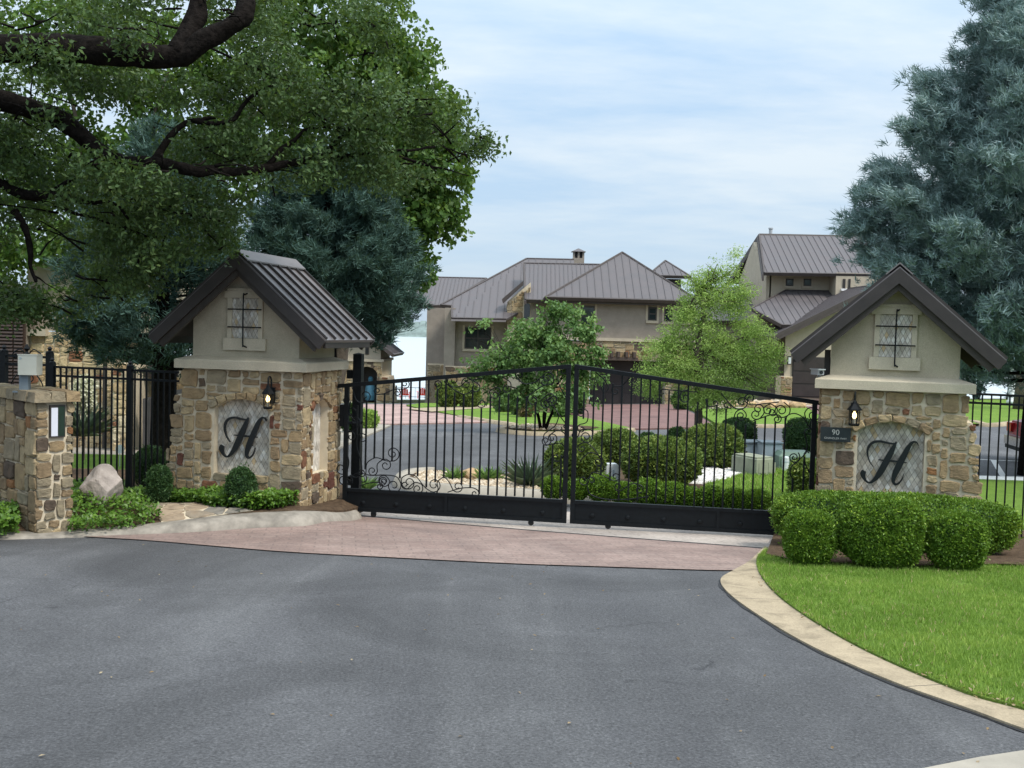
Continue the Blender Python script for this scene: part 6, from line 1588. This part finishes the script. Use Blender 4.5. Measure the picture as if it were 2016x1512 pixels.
small_tree('redbud_tree', 'multi stemmed mid green tree in the court, left of the gate centre', b4, [(-.35, .1, 1.2), (.3, .2, 1.3), (.05, -.2, 1.4), (.5, -.1, 1.0)],
           [(1000, 720, Y, 90, 42, .9), (1090, 700, Y, 95, 55, 1.1), (950, 745, Y, 45, 28, .6), (1060, 770, Y - .4, 110, 40, .9), (1120, 640, Y, 50, 45, .7), (1090, 615, Y, 30, 28, .4), (1010, 665, Y + .3, 55, 38, .7), (955, 655, Y, 42, 24, .4), (1150, 735, Y, 50, 40, .6), (1160, 660, Y, 32, 24, .4), (1060, 660, Y, 60, 40, .8), (1150, 775, Y - .2, 40, 30, .5), (1000, 775, Y - .3, 60, 32, .6), (1175, 690, Y, 22, 18, .3)],
           'young_leaf', .125, 82, 'bark', .7, .15, .06, .3, .20, .1, 14)
b5 = gnd(1375, 872, MEDH); Y = b5.y
small_tree('bald_cypress_tree', 'feathery lime green tree behind the right gate leaf', b5, [(0, 0, 2.4), (.03, .02, 4.2)],
           [(1400, 740, Y, 120, 42, 1.2), (1320, 730, Y, 70, 48, .9), (1470, 720, Y, 72, 48, .9), (1390, 670, Y, 95, 45, 1.1), (1310, 675, Y, 50, 38, .6), (1480, 660, Y, 55, 40, .7), (1400, 600, Y, 62, 38, .8), (1350, 620, Y, 38, 32, .5), (1450, 590, Y, 42, 40, .5), (1410, 545, Y, 38, 34, .5), (1450, 525, Y, 22, 38, .3), (1370, 560, Y, 28, 28, .4), (1285, 765, Y, 42, 24, .5), (1400, 785, Y - .3, 90, 22, .8), (1500, 765, Y, 45, 26, .5), (1520, 690, Y, 24, 28, .4)],
           'lime_leaf', .075, 120, 'bark_grey', .32, .2, .10, .1, .22, .1, 30)

# ---- trees beyond the right fence
q = gnd(2010, 806, .05)
e = empty('pine_tree', q, 0, 'brown tree trunk on the far lawn at the right edge', 'tree')
MB().tube([(0, 0, -.1), (.02, 0, 1), (.05, 0, 3), (.1, 0, 7)], [.36, .30, .28, .2], 10).build('trunk', 'bark_grey', e, True)
blob_crown(e, [((0, 0, 7.5), (3, 3, 1.6)), ((1.5, 0, 6.5), (2.5, 2.5, 1.2))], .2, 40, 'spruce', 14, .2)
def dark_tree(px, py, Y, blobs, label):
    q = at(px, py, Y); o_ = Vector((q.x, Y, g(q.x, Y))); e = empty('evergreen_tree', o_, 0, label, 'tree', 'dark trees beyond the right fence'); mb = MB(); bl = [pxblob(b_, o_) for b_ in blobs]
    for c, rd in bl: branch(mb, (0, 0, -.1), c, .12, .03, .03, 6, 6)
    mb.build('trunk', 'bark', e, True); blob_crown(e, bl, .2, 60, 'spruce_dark', 12, .3, .3, .3, .2)
dark_tree(1925, 780, 62, [(1925, 710, 62, 40, 45, 1.6), (1950, 670, 62, 55, 50, 1.8), (1900, 650, 62, 40, 40, 1.5)], 'dark evergreen beyond the far lawn, seen under the right pillar eave')
dark_tree(1985, 780, 66, [(1990, 680, 66, 50, 60, 2), (2040, 700, 66, 50, 60, 2)], 'dark evergreen beyond the far lawn near the right edge')
q = gnd(1990, 795, .05)
e = empty('white_column', q, 0, 'slim white column standing beyond the far lawn near the right edge', 'column')
hz_ = (795 - 705) * q.y / FPX
MB().lathe([(.22, 0), (.22, .15), (.15, .2), (.14, hz_ - .25), (.2, hz_ - .15), (.22, hz_)], 12).build('shaft', 'plastic_white', e, True); MB().box(-.26, .26, -.26, .26, hz_ + .002, hz_ + .1).build('capital', 'plastic_white', e)

# ================================================================== HEDGES AND SHRUBS
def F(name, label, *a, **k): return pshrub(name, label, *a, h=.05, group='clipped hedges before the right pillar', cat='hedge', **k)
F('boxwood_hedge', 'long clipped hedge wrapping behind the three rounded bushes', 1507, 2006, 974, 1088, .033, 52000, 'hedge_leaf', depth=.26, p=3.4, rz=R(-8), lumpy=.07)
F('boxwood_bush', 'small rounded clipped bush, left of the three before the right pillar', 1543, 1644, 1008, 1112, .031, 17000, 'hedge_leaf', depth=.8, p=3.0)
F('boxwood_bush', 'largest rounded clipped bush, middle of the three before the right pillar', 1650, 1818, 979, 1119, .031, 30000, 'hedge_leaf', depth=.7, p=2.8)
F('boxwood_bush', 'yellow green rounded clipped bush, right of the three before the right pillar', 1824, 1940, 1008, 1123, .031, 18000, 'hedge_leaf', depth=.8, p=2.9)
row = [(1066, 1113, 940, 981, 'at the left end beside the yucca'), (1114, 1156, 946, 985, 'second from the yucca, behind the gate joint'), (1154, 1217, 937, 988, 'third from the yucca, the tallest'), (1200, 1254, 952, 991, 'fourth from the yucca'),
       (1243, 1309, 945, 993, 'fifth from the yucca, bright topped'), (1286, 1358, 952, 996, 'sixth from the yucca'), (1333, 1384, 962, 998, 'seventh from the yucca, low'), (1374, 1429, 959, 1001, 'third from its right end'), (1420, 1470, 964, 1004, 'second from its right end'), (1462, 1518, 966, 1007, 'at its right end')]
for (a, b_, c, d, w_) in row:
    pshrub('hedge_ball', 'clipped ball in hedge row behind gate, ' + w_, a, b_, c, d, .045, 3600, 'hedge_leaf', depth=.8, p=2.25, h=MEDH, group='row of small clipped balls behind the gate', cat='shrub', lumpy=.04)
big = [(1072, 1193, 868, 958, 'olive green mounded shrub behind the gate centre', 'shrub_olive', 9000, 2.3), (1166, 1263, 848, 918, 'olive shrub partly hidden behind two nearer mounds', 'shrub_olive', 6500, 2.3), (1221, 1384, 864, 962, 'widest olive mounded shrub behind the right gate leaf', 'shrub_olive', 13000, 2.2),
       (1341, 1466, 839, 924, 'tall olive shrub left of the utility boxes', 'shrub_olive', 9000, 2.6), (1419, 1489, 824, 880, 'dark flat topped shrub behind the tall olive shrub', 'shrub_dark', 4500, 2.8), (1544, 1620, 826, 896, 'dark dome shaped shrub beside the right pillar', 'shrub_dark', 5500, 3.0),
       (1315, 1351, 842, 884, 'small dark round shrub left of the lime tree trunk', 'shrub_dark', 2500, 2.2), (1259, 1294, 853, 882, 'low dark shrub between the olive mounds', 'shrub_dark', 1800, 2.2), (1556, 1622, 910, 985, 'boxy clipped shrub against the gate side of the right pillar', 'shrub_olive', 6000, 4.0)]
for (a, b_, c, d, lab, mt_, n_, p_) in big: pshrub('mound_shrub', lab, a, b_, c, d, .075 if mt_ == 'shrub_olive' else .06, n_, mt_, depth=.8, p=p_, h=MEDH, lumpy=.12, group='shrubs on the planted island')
for px, Y_, ytop, rx_, lab in ((474, 13.18, 922, .175, 'dark round shrub under the letter of the left pillar'), (313, 13.45, 918, .145, 'dark round shrub at the outer corner of the left pillar'), (296, 15.3, 880, .22, 'loose dark shrub behind the fence near the left pillar')):
    q = at(px, 980, Y_); z_ = g(q.x, Y_) + hb(q.x, Y_); hz_ = at(px, ytop, Y_).z - z_
    shrub('round_shrub', lab, (q.x, Y_, z_), (rx_, rx_ * .9, hz_ / 2), .034, 5200, 'shrub_dark', 2.5, lumpy=.1, ls=3)
far = [(700, 742, 812, 842, 'yellow green shrub on the left drive by the guest house', 'lime_leaf', 1500), (676, 706, 800, 850, 'dark shrub beside the gate post, on the left drive', 'shrub_dark', 1500), (860, 905, 752, 803, 'grey green shrub against the big house stone base, nearest the lake', 'shrub_olive', 1600), (900, 945, 758, 803, 'grey green shrub against the big house stone base, second from the lake', 'shrub_olive', 1600),
       (975, 1015, 768, 812, 'green shrub at the path end before the house', 'shrub_olive', 1500), (1005, 1050, 765, 818, 'dark green shrub behind the multi stemmed tree', 'shrub_dark', 1600), (1022, 1050, 775, 822, 'brownish shrub behind the multi stemmed tree', 'litter', 900), (1085, 1125, 778, 822, 'bright green shrub at the corner of the garage drive', 'young_leaf', 1200),
       (1120, 1150, 770, 815, 'dark shrub beside the garage door', 'shrub_dark', 1000), (1325, 1360, 770, 806, 'dark shrub right of the garage door', 'shrub_dark', 1200), (1360, 1400, 780, 805, 'low dark shrub behind the lime tree trunk', 'shrub_dark', 900)]
for (a, b_, c, d, lab, mt_, n_) in far: pshrub('garden_shrub', lab, a, b_, c, d, .16, n_, mt_, depth=.8, p=2.2, h=.05, lumpy=.2, group='shrubs around the far drives')
def tuft(name, label, base, n, ln, wid, mat, spread=.9, cat='plant', h0=0.0):
    e = empty(name, base, 0, label, cat); a = nr.uniform(0, 2 * math.pi, n); el = np.clip(nr.normal(.75, .32, n), .08, 1.45)
    ax = np.stack([np.cos(a) * np.cos(el), np.sin(a) * np.cos(el), np.sin(el)], 1); nm = np.stack([-np.cos(a) * np.sin(el), -np.sin(a) * np.sin(el), np.cos(el)], 1)
    P = np.stack([np.cos(a), np.sin(a), np.zeros(n)], 1) * nr.uniform(0, .08, n)[:, None] + np.array([0, 0, h0]); leafmesh('leaves', P, nm, ln, wid, mat, e, 0, None, axis=ax); return e
tuft('yucca', 'spiky yucca at the left end of the hedge row', gnd(1043, 958, MEDH), 150, .52, .028, 'yucca_leaf')
tuft('yucca', 'blue green spiky yucca behind the left fence', at(160, 872, 16.5), 110, .5, .03, 'yucca_leaf', h0=.1)
for px, py, lab in ((955, 945, 'small green plant right of the tan boulder'), (895, 944, 'small green plant left of the tan boulder'), (970, 944, 'second small green plant right of the tan boulder'), (720, 965, 'low green plant at the foot of the gate post')):
    tuft('low_plant', lab, gnd(px, py, .1), 90, .24, .03, 'young_leaf')
# white flowering yucca spike behind the fence
q = at(165, 812, 16.5); e = empty('flower_spike', q, 0, 'tall cream white flower cluster above the yucca behind the left fence', 'flower')
MB().tube([(0, 0, -.75), (0, 0, .55)], [.02, .012], 6).build('stalk', 'bark_grey', e)
d = unit(2600); rr_ = nr.random(2600) ** .5; pts_ = d * np.array([.19, .17, .33]) * rr_[:, None] + np.array([0, 0, .28]); leafmesh('blossom', pts_, unit(2600), .05, .035, 'white_petal', e, .3)
# ground cover in the left bed
cov = gp([(135, 1052), (250, 1042), (318, 1026), (300, 1008), (255, 992), (238, 984), (250, 965), (140, 960)], hb)
cov2 = gp([(245, 986), (330, 991), (420, 1000), (500, 1006)], hb) + [(p[0], p[1] + .40) for p in kls if gnd(500, 1020).x < p[0] < gnd(588, 1020).x] + [(-2.68, 13.40), (-4.35, 13.75), (-4.7, 13.9), (-4.9, 13.8)]
cov3 = gp([(-40, 1062), (0, 1058), (36, 1052), (36, 1020), (0, 1012), (-40, 1012)], hb)
def cover(name, poly, n, hh, label):
    P = scatter(poly, n); k = len(P); b_ = gv(P) + np.array([hb(a, q_) for a, q_ in P])
    c_ = np.array(poly).mean(0); hgt = hh * (.55 + .45 * np.array([mnoise.noise(Vector((a * 2.5, q_ * 2.5, 3))) for a, q_ in P]) + .25) * nr.random(k) ** .5
    nm = unit(k) * .7 + np.array([0, -.25, .8]); nm /= np.linalg.norm(nm, axis=1)[:, None]
    tag(leafmesh(name, np.stack([P[:, 0], P[:, 1], b_ + np.maximum(hgt, .01)], 1), nm, .052, .034, 'cover_leaf', None, 0, np.clip(nr.normal(.3, .16, k) + hgt / hh * .38, 0, 1)), label, 'ground cover', None, 'stuff')
cover('ground_cover', cov, 14000, .20, 'leafy green ground cover around the pale boulder'); cover('ground_cover', cov2, 26000, .20, 'leafy green ground cover at the foot of the left pillar'); cover('ground_cover', cov3, 4000, .3, 'leafy ground cover at the left edge before the entry wall')

# ================================================================== ROCKS
def rock(name, label, base, rad, mat, seed, sub=3):
    bm = bmesh.new(); bmesh.ops.create_icosphere(bm, subdivisions=sub, radius=1.0); rr = random.Random(seed)
    pl = [(Vector((rr.uniform(-1, 1), rr.uniform(-1, 1), rr.uniform(-.4, 1))).normalized(), rr.uniform(.62, .86)) for _ in range(13)]
    for v in bm.verts:
        p_ = v.co.copy()
        for n_, d in pl:
            k = p_.dot(n_) - d
            if k > 0: p_ -= n_ * k * .92
        p_ += p_.normalized() * .05 * mnoise.noise(p_ * 3 + Vector((seed, 0, 0))); v.co = Vector((p_.x * rad[0], p_.y * rad[1], p_.z * rad[2]))
    me = bpy.data.meshes.new(name); bm.to_mesh(me); bm.free(); o = link(name, me, mat); o.location = base; o.rotation_euler = (0, 0, seed); return tag(o, label, 'rock')
q = at(200, 980, 12.85); q.z = g(q.x, q.y) + hb(q.x, q.y); rock('boulder', 'pale pinkish grey boulder in the ground cover beside the entry wall', q + Vector((0, 0, .24)), (.29, .27, .29), 'boulder', 5, 4)
q = gnd(922, 945, MEDH); rock('boulder', 'tan boulder on the gravel tip of the planted island', q + Vector((0, .2, .06)), (.22, .2, .15), 'boulder_tan', 8)
for i, px in enumerate((1440, 1475, 1510, 1540, 1568)):
    q = gnd(px, 802, .08); rock('border_rock', ('tan border rock of the far lawn, ' + ['first from the lime tree', 'second from the lime tree', 'middle of the row', 'second from the right garage', 'nearest the right garage'][i]), q + Vector((0, 0, .1)), (.5, .35, .28), 'boulder_tan', 11 + i, 2)['group'] = 'rocks edging the far lawn'

# ================================================================== UTILITY BOXES
def box_thing(name, label, px0, px1, ytop, ybase, depth, mat, bev=.02, lid=None, rz=0.0, h=MEDH):
    q = gnd((px0 + px1) / 2, ybase, h); w_ = (px1 - px0) * q.y / FPX / 2; hz = (ybase - ytop) * q.y / FPX; e = empty(name, q + Vector((0, depth / 2, 0)), rz, label, 'utility box')
    c = math.cos(rz); w_ = w_ / (abs(c) + abs(math.sin(rz)) * depth / (2 * w_)) if rz else w_
    MB().add([(-w_, -depth / 2, 0), (w_, -depth / 2, 0), (w_, depth / 2, 0), (-w_, depth / 2, 0), (-w_, -depth / 2, hz - bev), (w_, -depth / 2, hz - bev), (w_, depth / 2, hz - bev), (-w_, depth / 2, hz - bev),
              (-w_ + bev, -depth / 2 + bev, hz), (w_ - bev, -depth / 2 + bev, hz), (w_ - bev, depth / 2 - bev, hz), (-w_ + bev, depth / 2 - bev, hz)],
             [(3, 2, 1, 0), (0, 1, 5, 4), (1, 2, 6, 5), (2, 3, 7, 6), (3, 0, 4, 7), (4, 5, 9, 8), (5, 6, 10, 9), (6, 7, 11, 10), (7, 4, 8, 11), (8, 9, 10, 11)]).build('cabinet', mat, e)
    return e, w_, hz, depth
e, w_, hz, dp = box_thing('concrete_vault', 'low grey green concrete utility vault nearest the gate', 1457, 1522, 903, 937, .75, 'box_olive', .015, rz=R(28))
MB().box(-w_ + .02, w_ - .02, -dp / 2 + .02, dp / 2 - .02, hz + .001, hz + .03).build('lid', 'box_olive', e)
for i in range(4): MB().box(-w_ + .06 + i * .12, -w_ + .12 + i * .12, -dp / 2 - .008, -dp / 2 + .001, .06, hz - .08).build('rib', 'box_olive', e)
e, w_, hz, dp = box_thing('electric_cabinet', 'pale blue grey electric cabinet left of its taller twin', 1459, 1500, 872, 912, .5, 'cabinet_grey')
MB().box(-w_ * .6, -w_ * .45, -dp / 2 - .02, -dp / 2 - .001, hz * .35, hz * .6).build('handle', 'dark_trim', e); MB().box(-w_ - .04, w_ + .04, -dp / 2 - .05, dp / 2, hz + .001, hz + .035).build('lid', 'steel_blue', e)
e, w_, hz, dp = box_thing('electric_cabinet', 'taller blue grey electric cabinet behind the concrete vault', 1500, 1539, 873, 918, .5, 'cabinet_grey')
MB().box(w_ * .3, w_ * .42, -dp / 2 - .02, -dp / 2 - .001, hz * .35, hz * .65).build('handle', 'dark_trim', e); MB().box(-w_ - .03, w_ + .03, -dp / 2 - .03, dp / 2, hz + .001, hz + .03).build('lid', 'steel_blue', e)
e, w_, hz, dp = box_thing('meter_box', 'small brown meter box between the electric cabinets', 1499, 1514, 886, 908, .2, 'timber', .01, h=MEDH + .0)
MB().box(-w_ * 1.1, w_ * 1.1, -dp / 2 - .02, dp / 2, hz + .001, hz + .03).build('lid', 'box_cream', e); MB().box(w_ * .2, w_ * .9, -dp / 2 - .012, -dp / 2 - .001, .05, hz - .05).build('cover_plate', 'box_cream', e)
e, w_, hz, dp = box_thing('transformer', 'low dark green rounded transformer near the right pillar', 1533, 1606, 891, 924, .7, 'box_green', .09)
MB().box(-w_ * .9, w_ * .9, -dp / 2 - .012, -dp / 2 - .001, .05, hz * .6).build('door', 'box_green', e)
q = gnd(1546, 928, MEDH); e = empty('pedestal', q, 0, 'thin pale green pedestal before the green transformer', 'utility box')
MB().lathe([(.07, 0), (.07, .28), (.06, .30), (.03, .31)], 12).build('body', 'plastic_white', e); MB().lathe([(.074, .19), (.074, .21)], 12).build('band', 'cabinet_grey', e)
q = gnd(1204, 950, MEDH); s_ = q.y / FPX; e = empty('pedestal', q, R(12), 'white plastic pedestal between the olive mounds', 'utility box')
MB().prism([(-.13, 0), (.13, 0), (.13, .27), (.07, .345), (-.09, .345), (-.13, .31)], -.09, .09).build('body', 'plastic_white', e); MB().box(-.015, .015, -.1, -.091, .15, .24).build('latch', 'cabinet_grey', e)

# ================================================================== CAR AT THE RIGHT EDGE
q = gnd(2052, 912); car = empty('parked_car', (q.x + 1.75, q.y + .2, g(q.x + 1, q.y) - .02), R(-8), 'red car in the court, its tail just entering the right edge', 'car')
prof_ = [(-2.1, .35), (-2.15, .62), (-2.05, .95), (-1.55, 1.02), (-1.0, 1.42), (.45, 1.45), (1.15, 1.02), (2.0, .88), (2.15, .6), (2.1, .35)]
mb = MB(); k = len(prof_)
for (y, s_) in ((-.88, .93), (-.80, 1.0), (.80, 1.0), (.88, .93)):
    for (x, z) in prof_: mb.v.append((x * (.985 if s_ < 1 else 1), y * (1 if z < 1.1 else .80), .35 + (z - .35) * s_))
for r_ in range(3):
    for i in range(k): mb.f.append((r_ * k + i, r_ * k + (i + 1) % k, (r_ + 1) * k + (i + 1) % k, (r_ + 1) * k + i))
mb.f += [tuple(range(k)), tuple(3 * k + i for i in range(k))]; mb.build('body', 'car_red', car)
for s_ in (-1, 1):
    MB().slab([(-1.35, s_ * .79, 1.05), (.8, s_ * .80, 1.05), (.4, s_ * .70, 1.38), (-.95, s_ * .70, 1.38)], (0, s_ * .03, 0)).build('side_window', 'window_glass', car)
    MB().box(-2.17, -2.02, s_ * .68 - .16, s_ * .68 + .16, .68, .90).build('tail_light', 'tail_light', car)
    for x in (-1.3, 1.35):
        wl = MB().lathe([(.2, -.11), (.33, -.10), (.34, 0), (.33, .10), (.2, .11)], 20).build('wheel', 'rubber', car); wl.matrix_local = Matrix.Translation((x, s_ * .80, .34)) @ Matrix.Rotation(R(90), 4, 'X')
        MB().lathe([(.19, -.115), (.19, .115)], 14).build('rim', 'chrome', wl)
MB().slab([(-1.58, -.68, 1.04), (-1.58, .68, 1.04), (-1.04, .60, 1.40), (-1.04, -.60, 1.40)], (-.03, 0, .03)).build('rear_window', 'window_glass', car)
MB().box(-2.22, -2.05, -.84, .84, .36, .58).build('bumper', 'chrome', car); MB().box(-2.20, -2.08, -.80, .80, .26, .355).build('valance', 'rubber', car)
